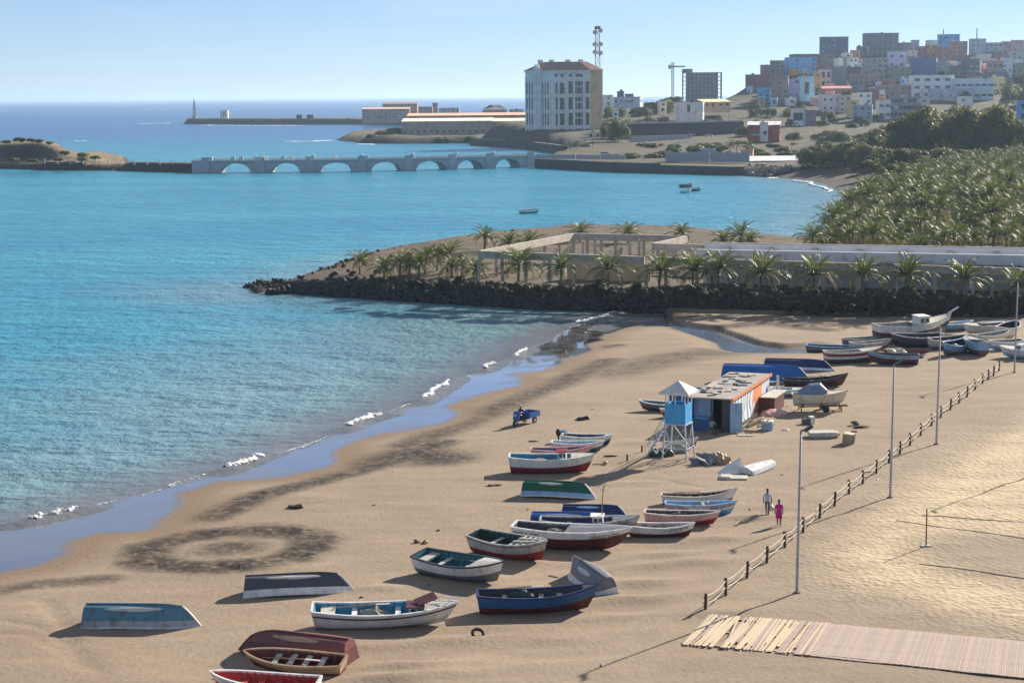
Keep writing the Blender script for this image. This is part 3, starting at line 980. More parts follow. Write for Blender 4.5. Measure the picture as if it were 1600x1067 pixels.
# ---- the near group
r, d = boat("fishing_boat", "long white fishing boat with blue interior, small cabin and dark stripe along its side", V, (494, 980), (716, 975),
     [(.30, 'offwhite'), (.78, 'white'), (.85, 'dgrey'), (1, 'white')], 'turq', 'white', Br=0.27, Dr=0.125, heel=6, thwarts=2, deck='offwhite', deck_t=0.76, sternlocker='offwhite', sb=0.35, ss=0.2)
strake(r, d, 5.6, 'black')
cabin(r, d, 0.66, 0.77, 0.10, 0.62, 'white', 'maroon')
rl = MB()
for s_ in (-1, 1):
    rl.tube([d['pt'](t, 7, s_, -.05) + Vector((0, 0, .26)) for t in (.78, .84, .9, .96, 1.0)], .022, 6)
    for t in (.78, .87, .96):
        rl.bar(d['pt'](t, 7, s_, -.05), d['pt'](t, 7, s_, -.05) + Vector((0, 0, .26)), .03)
rl.build("bow_rail", PA['white'], r)
hb = MB().box(-.55, .55, -.35, .35, 0, .07).build("hatch_board", PA['rose'], r)
hb.location = d['pt'](0.775, 7, 1) * 1.0
hb.location.y = 0.15; hb.location.z += 0.28
hb.rotation_euler = (R(8), R(-14), R(20))
r, d = boat("fishing_boat", "blue fishing boat with oxblood bottom and white rim resting beside the grey upturned dinghy", V, (750, 957), (936, 953),
     [(.45, 'dred'), (1, 'steel')], 'dgrey', 'navy', Br=0.26, Dr=0.155, heel=4, thwarts=4, thw='offwhite', sb=0.55, deck='dgrey', deck_t=0.86)
r, d = boat("rowing_boat", "white and grey boat with teal interior and a white triangular foredeck", V, (660, 893), (790, 914),
     [(.40, 'grey'), (1, 'white')], 'teal', 'dgrey', Br=0.36, Dr=0.17, heel=7, thwarts=2, thw='offwhite', deck='offwhite', deck_t=0.68, sternlocker='offwhite')
r, d = boat("rowing_boat", "weathered white and red boat with dark green interior and pale net frames on the bow", V, (745, 861), (858, 880),
     [(.45, 'red'), (1, 'grime')], 'dgreen', 'grime', Br=0.36, Dr=0.19, heel=7, thwarts=2, thw='offwhite', sb=0.35, deck='grime', deck_t=0.88)
strake(r, d, 6.3, 'dgrey', .03)
fr = MB()
for t in (.6, .68, .76, .84):
    a, b2 = d['pt'](t, 7, -1, -.05), d['pt'](t, 7, 1, -.05)
    fr.bar(a, b2, .16, .05)
for t0 in (-.3, .3):
    a, b2 = d['pt'](.58, 7, 1), d['pt'](.86, 7, 1)
    fr.bar((a.x, t0, a.z + .06), (b2.x, t0 * .6, b2.z + .06), .14, .05)
fr.build("net_frame", PA['offwhite'], r)
r, d = boat("dinghy", "grey and white upturned dinghy with a pale painted sunlit oval, lying aslant behind the blue boat", DN, (948, 930), (886, 896),
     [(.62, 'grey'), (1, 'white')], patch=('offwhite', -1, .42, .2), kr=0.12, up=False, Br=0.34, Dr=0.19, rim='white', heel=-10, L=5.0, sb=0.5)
r.rotation_euler.rotate_axis('Z', 0) if False else None
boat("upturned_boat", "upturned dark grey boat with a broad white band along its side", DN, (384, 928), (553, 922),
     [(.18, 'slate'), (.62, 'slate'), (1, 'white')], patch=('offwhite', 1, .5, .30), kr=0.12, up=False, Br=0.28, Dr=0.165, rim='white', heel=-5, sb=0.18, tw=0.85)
boat("upturned_boat", "upturned worn teal boat with chalky patches and a painted sunlit oval standing alone on open sand", DN, (136, 975), (312, 978),
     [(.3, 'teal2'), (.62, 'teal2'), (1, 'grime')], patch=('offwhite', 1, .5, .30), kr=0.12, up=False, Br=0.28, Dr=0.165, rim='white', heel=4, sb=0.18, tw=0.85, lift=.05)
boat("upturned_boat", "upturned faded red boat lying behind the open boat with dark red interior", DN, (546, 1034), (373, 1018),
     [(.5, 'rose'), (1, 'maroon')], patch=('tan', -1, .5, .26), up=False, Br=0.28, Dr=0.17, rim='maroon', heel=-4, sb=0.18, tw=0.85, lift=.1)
boat("rowing_boat", "open wooden boat with dark red interior tilted towards the water's side", V, (536, 1052), (384, 1044),
     [(.5, 'maroon'), (1, 'tan')], 'dred', 'tan', Br=0.30, Dr=0.135, heel=-14, thwarts=4, thw='offwhite', sb=0.30)
boat("rowing_boat", "white boat with bright red interior and red thwarts beside the dark red open boat", V, (496, 1088), (330, 1083),
     [(.4, 'brick'), (1, 'white')], 'brick', 'white', Br=0.28, Dr=0.15, heel=-8, thwarts=4, thw='brick', sb=0.35)
# ---- the lettered boat and what lies behind it
r, d = boat("fishing_boat", "white and oxblood fishing boat with black lettering at both ends", V, (808, 852), (988, 860),
     [(.52, 'dred'), (1, 'white')], 'dgrey', 'white', Br=0.28, Dr=0.165, heel=3, thwarts=2, deck='grey', deck_t=0.45, sb=0.28, kr=.5,
     texts=[("MARIA JOSE", 0.13, 0.33, 0.0, -1, 'black'), ("SAN-071-001", 0.80, 0.33, 0.0, -1, 'black')])
boat("upturned_boat", "upturned blue boat with pale scuffed side and painted sunlit oval wedged behind the lettered boat", DN, (836, 826), (954, 827),
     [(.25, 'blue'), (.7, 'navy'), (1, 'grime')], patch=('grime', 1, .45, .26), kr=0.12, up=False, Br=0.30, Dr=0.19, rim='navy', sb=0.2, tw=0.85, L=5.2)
r, d = boat("fishing_boat", "weathered grey boat with a thin red stripe and a mast, behind the lettered boat", V, (848, 838), (1000, 838),
     [(.40, 'dred'), (.62, 'grime'), (.66, 'red'), (1, 'grime')], 'navy', 'grime', Br=0.26, Dr=0.17, heel=3, thwarts=2, deck='grey', deck_t=0.72, sb=0.35,
     texts=[("NHA DORA", 0.78, 0.28, 0.0, -1, 'dgrey')])
strake(r, d, 4.4, 'red', .03)
cabin(r, d, 0.52, 0.64, 0.28, 0.5, 'white', 'white')
mt = MB().tube([(d['pt'](.62, 6, 1).x, 0, .4), (d['pt'](.62, 6, 1).x, 0, 2.0), (d['pt'](.62, 6, 1).x + .08, 0, 3.4)], [.05, .04, .025], 6)
x_ = d['pt'](.62, 6, 1).x
mt.bar((x_ + .08, 0, 2.9), (x_ - .35, 0.1, 3.3), .035)
mt.bar((x_ + .08, 0, 2.9), (x_ + .35, -.1, 3.9), .035)
mt.build("mast", m_wood, r)
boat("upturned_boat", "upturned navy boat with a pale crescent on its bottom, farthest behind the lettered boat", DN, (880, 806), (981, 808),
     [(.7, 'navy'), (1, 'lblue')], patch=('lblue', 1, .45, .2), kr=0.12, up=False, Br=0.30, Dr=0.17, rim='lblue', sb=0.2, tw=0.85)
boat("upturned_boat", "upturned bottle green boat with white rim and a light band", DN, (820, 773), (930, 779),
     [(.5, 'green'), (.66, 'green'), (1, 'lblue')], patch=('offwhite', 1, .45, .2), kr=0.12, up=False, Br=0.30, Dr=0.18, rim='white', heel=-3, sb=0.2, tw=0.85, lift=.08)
# ---- four boats on the landward side
boat("rowing_boat", "slim white boat with oxblood interior and a sharply raised bow", V, (1036, 787), (1152, 786),
     [(.3, 'dred'), (1, 'white')], 'dred', 'offwhite', Br=0.22, Dr=0.115, heel=3, thwarts=4, sb=0.9, texts=[])
boat("rowing_boat", "white boat with bright blue bottom and dark lettering, second of four in a row", V, (1042, 805), (1152, 805),
     [(.45, 'sky'), (1, 'white')], 'lblue', 'lblue', Br=0.25, Dr=0.17, heel=3, thwarts=4, sb=0.30, texts=[("NOS TERRA", 0.16, 0.27, 0, -1, 'navy'), ("BOA VIAGEM", 0.80, 0.27, 0, -1, 'navy')])
boat("rowing_boat", "pinkish white boat with red bottom and a dark tarpaulin at its stern", V, (1010, 819), (1126, 820),
     [(.5, 'red'), (1, 'pink')], 'dgrey', 'offwhite', Br=0.26, Dr=0.16, heel=3, thwarts=3, sb=0.25, sternlocker='black')
boat("rowing_boat", "white boat with oxblood bottom and red thwarts, leaning nearest the lettered boat's bow", V, (985, 838), (1086, 838),
     [(.5, 'dred'), (1, 'white')], 'grime', 'white', Br=0.28, Dr=0.17, heel=5, thwarts=4, thw='brick', sb=0.4, texts=[("STA RITA", 0.78, 0.27, 0, -1, 'black')])
# ---- group round the small trawler
r, d = boat("fishing_boat", "white and red fishing boat with a wheelhouse and pale blue interior", V, (799, 738), (929, 738),
     [(.46, 'red'), (1, 'white')], 'turq', 'white', Br=0.30, Dr=0.19, heel=4, thwarts=2, thw='sky', deck='offwhite', deck_t=0.72, sb=0.22, kr=.2)
strake(r, d, 4.1, 'dred', .03)
cabin(r, d, 0.57, 0.68, 0.42, 0.5, 'white', 'red')
mt = MB().tube([(d['pt'](.66, 6, 1).x, 0, 1.2), (d['pt'](.66, 6, 1).x + .1, 0, 3.2)], [.035, .02], 6)
mt.build("mast", PA['white'], r)
boat("rowing_boat", "pink and white boat with raised pink bow just behind the wheelhouse boat", V, (832, 716), (925, 715),
     [(.4, 'red'), (1, 'pink')], 'steel', 'pink', Br=0.26, Dr=0.15, heel=3, thwarts=3, sb=0.5)
boat("rowing_boat", "white boat with teal bottom between the pink boat and the one with dark outboard motor", V, (864, 706), (945, 706),
     [(.4, 'teal'), (1, 'white')], 'lblue', 'white', Br=0.28, Dr=0.18, heel=3, thwarts=3, sb=0.3)
r, d = boat("rowing_boat", "white boat with navy interior and dark outboard motor on its stern", V, (880, 695), (958, 697),
     [(.35, 'navy'), (.6, 'lblue'), (1, 'white')], 'navy', 'white', Br=0.30, Dr=0.19, heel=4, thwarts=3, sb=0.3, deck='white', deck_t=.84)
outboard(r, d)
# ---- round the hut
boat("rowing_boat", "dark boat with white rim at the hut's seaward side", V, (1066, 643), (998, 641),
     [(.5, 'maroon'), (1, 'grey')], 'dgrey', 'white', Br=0.30, Dr=0.18, heel=-6, thwarts=3, sb=0.3)
boat("rowing_boat", "red and white boat lying behind the lifeguard tower", V, (1090, 652), (1030, 651),
     [(.4, 'red'), (1, 'pink')], 'rose', 'offwhite', Br=0.30, Dr=0.17, heel=-6, thwarts=3, sb=0.35)
boat("rowing_boat", "cobalt blue boat half hidden behind the hut's seaward wall", V, (1150, 622), (1084, 621),
     [(.5, 'cobalt'), (.7, 'lblue'), (1, 'cobalt')], 'black', 'cobalt', Br=0.30, Dr=0.19, heel=-4, thwarts=3, sb=0.3)
boat("upturned_boat", "upturned mid blue boat under the lifeguard tower's roof edge, beside the cobalt boat", DN, (1047, 632), (1120, 634),
     [(.6, 'steel'), (1, 'blue')], kr=0.12, up=False, Br=0.32, Dr=0.2, rim='blue', sb=0.2, tw=.85)
boat("upturned_boat", "large upturned bright blue boat just behind the hut roof", DN, (1141, 594), (1258, 596),
     [(.65, 'blue'), (1, 'blue')], kr=0.12, up=False, Br=0.27, Dr=0.17, rim='white', heel=0, sb=0.15, tw=0.9, L=8.4)
boat("upturned_boat", "upturned navy boat with white band behind the large bright blue one", DN, (1196, 577), (1304, 580),
     [(.55, 'navy'), (.75, 'white'), (1, 'grey')], kr=0.12, up=False, Br=0.26, Dr=0.15, rim='grey', heel=0, sb=0.15, tw=0.9)
boat("rowing_boat", "low dark brown boat with an oar laid along it behind the tarpaulined motorboat", V, (1226, 604), (1325, 603),
     [(.6, 'maroon'), (1, 'dgrey')], 'black', 'dgrey', Br=0.24, Dr=0.11, heel=3, thwarts=3, sb=0.9)
boat("rowing_boat", "small white boat with sky blue interior beside the hut's back corner", V, (1206, 619), (1259, 619),
     [(.45, 'grey'), (1, 'white')], 'sky', 'white', Br=0.34, Dr=0.22, heel=4, thwarts=1, sb=0.15, deck='white', deck_t=.6)
# tarpaulined motorboat on its trailer
r, d = boat("motorboat", "cream motorboat under grey blue tarpaulin, propped on a trailer", 'motorboat', (1240, 642), (1325, 641),
     [(.3, 'offwhite'), (1, 'cream')], 'lblue', 'cream', Br=0.34, Dr=0.20, heel=0, thwarts=0, sb=0.30, deck='cream', deck_t=.55, lift=.55, trim=R(2))
tp = MB()
pts = [d['pt'](t, 7, 1) for t in (.10, .30, .50, .62)]
zt = [.28, .95, 1.0, .35]
ws = [.95, .82, .72, .75]
v = []
for (p, z, q) in zip(pts, zt, ws):
    wv = abs(p.y) * q
    v += [(p.x, -wv, p.z), (p.x, -wv * .72, p.z + z * .85), (p.x, 0, p.z + z), (p.x, wv * .72, p.z + z * .85), (p.x, wv, p.z)]
tp.add(v, [(i * 5 + j, i * 5 + 5 + j, i * 5 + 6 + j, i * 5 + j + 1) for i in range(3) for j in range(4)] + [(0, 1, 2, 3, 4), (19, 18, 17, 16, 15)])
tp.build("tarpaulin", M("tarpaulin", s2l(112, 134, 160), 0.55, 0.3, 3, (0.25, 0.28, 0.32), .6, .5), r)
p = (G(1240, 642) + G(1325, 641)) / 2
tl = thing("boat_trailer", "dark steel trailer under the tarpaulined motorboat", "trailer", p + Vector((0, 0, 0)), 0)
fr = MB()
for s_ in (-.55, .55):
    fr.bar((-1.9, s_, .45), (2.3, s_ * .4, .45), .09, .1)
for x in (-1.6, 0, 1.5):
    fr.bar((x, -.75, .42), (x, .75, .42), .09, .09)
    for s_ in (-.5, .5):
        fr.bar((x, s_, .42), (x, s_ * .9, .75), .09, .12)
for x, y in ((-1.8, -.7), (1.7, -.4), (1.7, .4), (-1.8, .7)):
    fr.bar((x, y, -.05), (x, y, .5), .1)
fr.build("frame", m_rust, tl)
for s_ in (-.85, .85):
    wh = MB().tube([(0.3, s_ - .1, .28), (0.3, s_ + .1, .28)], .30, 14)
    wh.build("wheel", m_rubber, tl)
# ---- the crowd of boats below the palms
CG = None
boat("rowing_boat", "long low grey boat with black interior at the lagoon end of the crowded boats", V, (1262, 552), (1350, 549),
     [(.5, 'dgrey'), (1, 'grey')], 'black', 'lblue', Br=0.24, Dr=0.13, heel=3, thwarts=2, sb=0.2)
boat("fishing_boat", "white boat with oxblood stripe and dark bottom propped by a stick", V, (1290, 568), (1378, 564),
     [(.45, 'dgrey'), (.68, 'white'), (.92, 'red'), (1, 'white')], 'grime', 'offwhite', Br=0.26, Dr=0.19, heel=3, thwarts=2, sb=0.35, deck='offwhite', deck_t=.6)
boat("fishing_boat", "lavender white boat with dark red bottom and bundled cream net on its gunwale", V, (1434, 569), (1354, 568),
     [(.55, 'maroon'), (1, 'lblue')], 'dgrey', 'grey', Br=0.28, Dr=0.18, heel=-4, thwarts=2, sb=0.4)
boat("rowing_boat", "low dark red boat with white strake behind the boat with the cream net", V, (1382, 557), (1452, 557),
     [(.5, 'white'), (1, 'dred')], 'dred', 'dred', Br=0.26, Dr=0.13, heel=3, thwarts=3, sb=0.2)
boat("rowing_boat", "pale blue boat with dark interior heeled on the sand, its bow to the fence", V, (1507, 549), (1468, 558),
     [(.4, 'grey'), (1, 'lblue')], 'black', 'lblue', Br=0.36, Dr=0.24, heel=-14, thwarts=2, sb=0.3, L=4.6)
boat("rowing_boat", "grey blue boat seen from its broad stern among the crowded boats", V, (1538, 557), (1506, 546),
     [(.35, 'rose'), (1, 'lblue')], 'grey', 'grime', Br=0.42, Dr=0.28, heel=3, thwarts=2, sb=0.2, L=4.6, deck='grime', deck_t=.6)
r, d = boat("motorboat", "bulky white motorboat with a windscreen parked next to the last lamp post", 'motorboat', (1625, 562), (1562, 557),
     [(.35, 'lblue'), (1, 'white')], 'lblue', 'white', Br=0.34, Dr=0.22, heel=-4, thwarts=1, sb=0.2, deck='white', deck_t=.5)
cabin(r, d, 0.42, 0.58, 0.45, 0.62, 'white', 'white', slope=.3)
boat("rowing_boat", "dark hulled boat with ribbed open interior lying below the white cabin cruiser", V, (1470, 541), (1390, 544),
     [(.5, 'black'), (1, 'slate')], 'dgrey', 'grime', Br=0.30, Dr=0.22, heel=-10, thwarts=3, sb=0.3)
boat("rowing_boat", "off white open boat with grey bottom beside the dark ribbed boat", V, (1453, 546), (1508, 541),
     [(.5, 'grey'), (1, 'offwhite')], 'dgrey', 'offwhite', Br=0.32, Dr=0.22, heel=10, thwarts=2, sb=0.35)
r, d = boat("cabin_cruiser", "white cabin cruiser with raked bow rail, tallest of the crowded boats", 'motorboat', (1370, 538), (1484, 528),
     [(.42, 'grey'), (.55, 'maroon'), (1, 'white')], 'grime', 'offwhite', Br=0.26, Dr=0.20, heel=4, thwarts=1, sb=0.5, deck='cream', deck_t=.5)
cabin(r, d, 0.52, 0.68, 0.75, 0.62, 'white', 'white', slope=.2)
bs = MB().bar(d['pt'](.97, 7, 1) + Vector((0, 0, .05)), d['pt'](1, 7, 1) + Vector((.9, 0, .65)), .25, .12)
bs.build("bowsprit", PA['white'], r)
r, d = boat("motorboat", "white motorboat with grey deck hatch at the foot of the palms", 'motorboat', (1568, 520), (1504, 523),
     [(.3, 'offwhite'), (1, 'white')], 'grey', 'white', Br=0.34, Dr=0.2, heel=-5, thwarts=2, sb=0.2, deck='offwhite', deck_t=.6)
cabin(r, d, 0.45, 0.6, 0.2, 0.6, 'offwhite', 'grey')
boat("rowing_boat", "white boat with black open hold pointing at the palms, beside the white motorboat", V, (1560, 533), (1590, 522),
     [(.4, 'tan'), (1, 'white')], 'black', 'white', Br=0.40, Dr=0.25, heel=5, thwarts=1, sb=0.3, L=5.2)
boat("rowing_boat", "cream and tan boat tucked between the grey blue boat and the bulky motorboat", V, (1530, 541), (1568, 537),
     [(.5, 'tan'), (1, 'cream')], 'grime', 'cream', Br=0.36, Dr=0.24, heel=4, thwarts=2, sb=0.3, L=4.8)
# ---- boats afloat in the bay
def sea_g(px, py): return P(px, py, -0.12)
boat("rowing_boat", "white open boat with two people's gear afloat alone in the bay", V, (817, 334.5), (839, 333.5), [(.4, 'teal'), (1, 'white')], 'dgreen', 'white', gz=sea_g, Br=.28, Dr=.17, heel=2, L=5.4)
boat("rowing_boat", "small moored boat with dark hull, farthest of three off the rubble", V, (1068, 293.5), (1078, 293), [(.4, 'navy'), (1, 'grey')], 'black', 'white', gz=sea_g, Br=.3, Dr=.2, L=5.2)
boat("rowing_boat", "small moored boat with navy hull and white bow, middle of three off the rubble", V, (1081, 299.5), (1091, 299), [(.6, 'navy'), (1, 'white')], 'grey', 'white', gz=sea_g, Br=.3, Dr=.2, L=5.0)
boat("rowing_boat", "small moored white boat, nearest the palms of three off the rubble", V, (1068, 302.5), (1076, 302), [(.4, 'lblue'), (1, 'white')], 'grey', 'white', gz=sea_g, Br=.3, Dr=.2, L=4.4)
# ================================================================== THINGS ON THE BEACH
# ---- rope fence
ZB = [(88, 1050), (183, 973), (268, 900), (346, 836), (422, 772), (494, 720), (564, 665), (630, 612), (687, 565), (740, 520), (795, 468), (852, 418),
      (900, 375), (950, 335), (995, 300), (1037, 268), (1079, 230), (1118, 198), (1147, 178), (1175, 158), (1203, 132)]
FP = [(1102, 955), (1134, 930), (1167, 903), (1198, 879)] + [(1200 + x / 3.335, 540 + y / 3.335) for x, y in ZB]
m_post = M("dark_post_wood", (0.085, 0.05, 0.034), 0.85, 0.3, 6, (0.03, 0.02, 0.015), .5, .4)
base = G(*FP[0])
fence = thing("rope_fence", "low fence of dark wooden posts joined by two sagging pale ropes", "fence", base)
fg = [G(*p) for p in FP]
pm = MB().tube([(0, 0, -.3), (0, 0, .5), (0, 0, .98), (0, 0, 1.0)], [.085, .08, .078, .06], 8)
pm.box(-.095, .095, -.095, .095, .72, .80)
pmesh = pm.mesh("post", m_post)
for g in fg:
    o = link("post", pmesh, fence, g - base, rnd.random() * 3)
    o.rotation_euler.x = R(rnd.uniform(-3, 3))
    o.rotation_euler.y = R(rnd.uniform(-3, 3))
for a, b in zip(fg[:-1], fg[1:]):
    for z0, sag in ((.86, .17), (.52, .22)):
        pts = []
        sg = sag * rnd.uniform(.7, 1.25)
        for i in range(9):
            t = i / 8
            p = a.lerp(b, t) - base
            p.z += z0 - sg * 4 * t * (1 - t)
            pts.append(p)
        MB().tube(pts, .034, 6).build("rope", m_rope, fence, True)

# ---- lamp posts
def lamp_post(bpx, h, label, lean=0.0, rz=0.0):
    g = G(*bpx)
    t = thing("lamp_post", label, "lamp post", g, rz, "lamp posts along the rope fence")
    MB().tube([(0, 0, -.2), (0, 0, .02), (lean * .3, 0, h * .3), (lean, 0, h)], [.095, .09, .08, .055], 10).build("pole", m_steel, t, True)
    MB().tube([(0, 0, .0), (0, 0, .06)], .20, 10).build("base_plate", m_rust, t)
    hd = MB()
    hd.bar((lean - .02, 0, h), (lean + .42, 0, h + .10), .10, .08)
    T = Matrix.Translation((lean + .40, 0, h + .14)) @ Matrix.Rotation(R(-35), 4, 'Y')
    hd.box(-.26, .26, -.20, .20, -.07, .07, 0, T)
    o = hd.build("lamp_head", PA['dgrey'], t)
    MB().box(-.2, .2, -.16, .16, -.085, -.073, 0, T).build("lens", m_glass, o)
    return t
lamp_post((1245, 926), 9.0, "tall grey lamp post beside the broken boardwalk's end", .12)
lamp_post((1391, 777), 9.1, "tall grey lamp post standing inside the middle of the rope fence", .10)
lamp_post((1463, 694), 9.3, "tall grey lamp post standing near the far half of the rope fence", .12)
lamp_post((1585, 582), 8.9, "tall grey lamp post beyond the rope fence's last post", .10)
lampx = G(1450, 797)
g2 = lampx + Vector((math.sin(SUN_AZ), math.cos(SUN_AZ), 0)) * (9.2 / math.tan(SUN_EL))
q = pix(g2.x, g2.y, .9)
lamp_post(q, 9.0, "tall grey lamp post whose shadow crosses the trampled court", .1)

# ---- broken boardwalk: every plank a part
m_pl = [M("plank_pale", (0.62, 0.50, 0.33), .8, .22, 5, (.28, .2, .14), .4, .4), M("plank_rosy", (0.46, 0.345, 0.285), .8, .2, 5, (.2, .14, .11), .4, .4),
        M("plank_grey", (0.42, 0.335, 0.28), .85, .25, 5, (.2, .15, .12), .5, .4)]
A0, A1 = G(1110, 962), G(1062, 1008)
B0, B1 = G(1660, 1011), G(1660, 1067)
walk = thing("boardwalk", "sand swept boardwalk of pale planks with broken and missing boards at its end", "boardwalk", (A0 + A1) / 2)
o0 = (A0 + A1) / 2
nP = 165
plm = []
for k in range(6):
    mbp = MB()
    mbp.box(-.5, .5, -.5, .5, -.035, .0)
    plm.append(mbp.mesh("plank", m_pl[(0, 1, 2, 0, 1, 2)[k]]))
Lw = ((B0 - A0).length + (B1 - A1).length) / 2
pw = Lw / nP
for i in range(nP):
    t = (i + .5) / nP
    a = A0.lerp(B0, t)
    b = A1.lerp(B1, t)
    a.z = b.z = 0
    broken = t < 0.36
    if broken and i in (4, 15, 16, 24, 38, 47): 
        continue
    e0, e1 = 0.0, 1.0
    rot = 0.0
    if broken:
        if rnd.random() < .18: e0 = rnd.uniform(.05, .3)
        if rnd.random() < .2: e1 = rnd.uniform(.7, .95)
        rot = rnd.gauss(0, .012)
        if rnd.random() < .07: rot = rnd.uniform(-.2, .2)
    pa, pb = a.lerp(b, e0), a.lerp(b, e1)
    c = (pa + pb) / 2
    kk = (rnd.choice((0, 0, 0, 2)) if t < .30 + rnd.uniform(-.05, .12) else rnd.choice((1, 1, 2, 5, 4, 2)))
    z = beach_z(c.x, c.y)
    o = link("plank", plm[kk], walk, (c.x - o0.x, c.y - o0.y, z + .10 - o0.z + rnd.uniform(-.008, .008) + (.03 if broken and rot else 0)))
    d_ = pb - pa
    o.rotation_euler = (R(rnd.gauss(0, .5)), R(rnd.gauss(0, .10)), math.atan2(d_.y, d_.x) + rot)
    o.scale = (d_.length, pw * rnd.uniform(.86, .97), 1)
for f in (.06, .5, .94):
    j = MB()
    pts = [A0.lerp(A1, f).lerp(B0.lerp(B1, f), t) for t in (0.0, .2, .4, .6, .8, 1.0)]
    for p_, q_ in zip(pts[:-1], pts[1:]):
        j.bar((p_.x - o0.x, p_.y - o0.y, beach_z(p_.x, p_.y) + .0 - o0.z), (q_.x - o0.x, q_.y - o0.y, beach_z(q_.x, q_.y) - o0.z), .12, .12)
    j.build("joist", m_pl[1], walk)

# ---- ball court: post and boundary ropes
g = G(1447, 853)
t = thing("court_post", "thin brown court post with a pale foot on trampled sand", "post", g)
MB().tube([(0, 0, -.1), (0, 0, 2.3)], [.045, .04], 8).build("pole", m_rust, t)
MB().box(-.30, .30, -.16, .16, -.04, .07).build("foot", PA['offwhite'], t)
for k, (pa, pb) in enumerate((((1436, 881), (1660, 912)), ((1400, 813), (1660, 850)), ((1440, 805), (1660, 820)))):
    mbr = MB()
    a, b = G(*pa), G(*pb)
    mbr.tube([(lambda p: (p.x - a.x, p.y - a.y, beach_z(p.x, p.y) + .02 - a.z))(a.lerp(b, i / 24)) for i in range(25)], .022, 5)
    tag(mbr.build("court_rope", PA['dgrey'] if k == 0 else m_rope, None, True, a), ["dark boundary rope on the sand before the court post", "pale rope laid on the sand behind the court post", "faint pale rope farthest behind the court post"][k], "rope")

# ---- lifeguard tower
g = G(1060, 716)
LT = thing("lifeguard_tower", "sky blue lifeguard tower on tall thin legs with white pyramid roof", "lifeguard tower", g, R(-24))
m_lblue = M("tower_blue", s2l(64, 160, 218), .5, .12, 2, (.12, .2, .26), .35)
m_lroof = M("tower_roof", (0.72, 0.70, 0.66), .6, .1, 2, (.35, .32, .3), .4)
m_leg = M("tower_leg", (0.48, 0.56, 0.60), .6, .15, 4, (.2, .12, .08), .5)
H0, H1, H2 = 2.75, 4.25, 5.0
hw = .80
for sx in (-1, 1):
    for sy in (-1, 1):
        MB().bar((sx * (hw + .18), sy * (hw + .18), -.2), (sx * hw * .95, sy * hw * .95, H0), .10, .10).build("leg", m_leg, LT)
for k, (a, b) in enumerate((((-1, -1), (1, -1)), ((1, -1), (1, 1)), ((1, 1), (-1, 1)), ((-1, 1), (-1, -1)))):
    MB().bar((a[0] * (hw + .1), a[1] * (hw + .1), .35), (b[0] * (hw), b[1] * (hw), H0 - .2), .05).build("brace", m_leg, LT)
    MB().bar((a[0] * (hw + .15), a[1] * (hw + .15), .9), (b[0] * (hw + .15), b[1] * (hw + .15), .9), .05).build("brace", m_leg, LT)
MB().box(-hw - .05, hw + .05, -hw - .05, hw + .05, H0 - .08, H0).build("floor", m_leg, LT)
for (x0, x1, y0, y1) in ((-hw, hw, -hw, -hw + .06), (-hw, hw, hw - .06, hw), (-hw, -hw + .06, -hw + .062, hw - .062), (hw - .06, hw, -hw + .062, hw - .062)):
    MB().box(x0, x1, y0, y1, H0 + .003, H1).build("wall_panel", m_lblue, LT)
for sx in (-1, 0, 1):
    for sy in (-1, 0, 1):
        if sx or sy:
            MB().bar((sx * (hw - .04), sy * (hw - .04), H1), (sx * (hw - .04), sy * (hw - .04), H2), .07, .07).build("roof_post", m_lroof, LT)
e = hw + .38
rf = MB().add([(-e, -e, H2), (e, -e, H2), (e, e, H2), (-e, e, H2), (-e, -e, H2 + .14), (e, -e, H2 + .14), (e, e, H2 + .14), (-e, e, H2 + .14), (0, 0, H2 + .95)],
     [(3, 2, 1, 0), (0, 1, 5, 4), (1, 2, 6, 5), (2, 3, 7, 6), (3, 0, 4, 7), (4, 5, 8), (5, 6, 8), (6, 7, 8), (7, 4, 8)])
rf.build("roof", m_lroof, LT)
st = MB()
a, b = Vector((-hw - .35, -.15, -.1)), Vector((-hw - .05, .1, H0))
a = Vector((-hw - 1.75, .1, -.1))
for sy in (-.3, .3):
    st.bar(a + Vector((0, sy, 0)), b + Vector((0, sy, 0)), .07, .1)
    st.bar(a + Vector((0, sy, .85)), b + Vector((0, sy, .85)), .045)
    for i in range(5):
        p = a.lerp(b, i / 4) + Vector((0, sy, 0))
        st.bar(p, p + Vector((0, 0, .85)), .04)
so = st.build("stair", m_leg, LT)
for i in range(9):
    p = a.lerp(b, (i + .5) / 9)
    MB().box(p.x - .11, p.x + .11, p.y - .3, p.y + .3, p.z - .02, p.z + .02).build("step", m_leg, so)

# ---- heaps under and beside the tower
def blob(n, sx, sy, sz, seed, lump=.35, mat=None):
    bm = bmesh.new()
    bmesh.ops.create_icosphere(bm, subdivisions=n, radius=1)
    rr = random.Random(seed)
    o = [rr.uniform(0, 50) for _ in range(3)]
    for v in bm.verts:
        k = 1 + lump * (float(vnoise(np.array([v.co.x * 1.7 + o[0] + v.co.z]), np.array([v.co.y * 1.7 + o[1] - v.co.z]), .6)[0]) - .5) * 2
        v.co = Vector((v.co.x * sx * k, v.co.y * sy * k, max(-.15, v.co.z) * sz * k))
    me = bpy.data.meshes.new("m")
    bm.to_mesh(me)
    bm.free()
    if mat: me.materials.append(mat)
    return me
def place(name, me, px, py, label, cat, rz=0, dz=0.0, group=None):
    o = link(name, me, None, G(px, py, dz), rz)
    return tag(o, label, cat, group)
m_tarp = M("tarp_grey", s2l(120, 124, 132), .7, .4, 3, (.55, .52, .48), .7, .6)
m_net = M("net_pale", (0.40, 0.36, 0.30), .9, .4, 6, (.1, .09, .07), .6, .9)
place("net_heap", blob(3, 1.15, .7, .55, 3, .5, m_net), 1052, 706, "crumpled pale net heap under the lifeguard tower", "net")
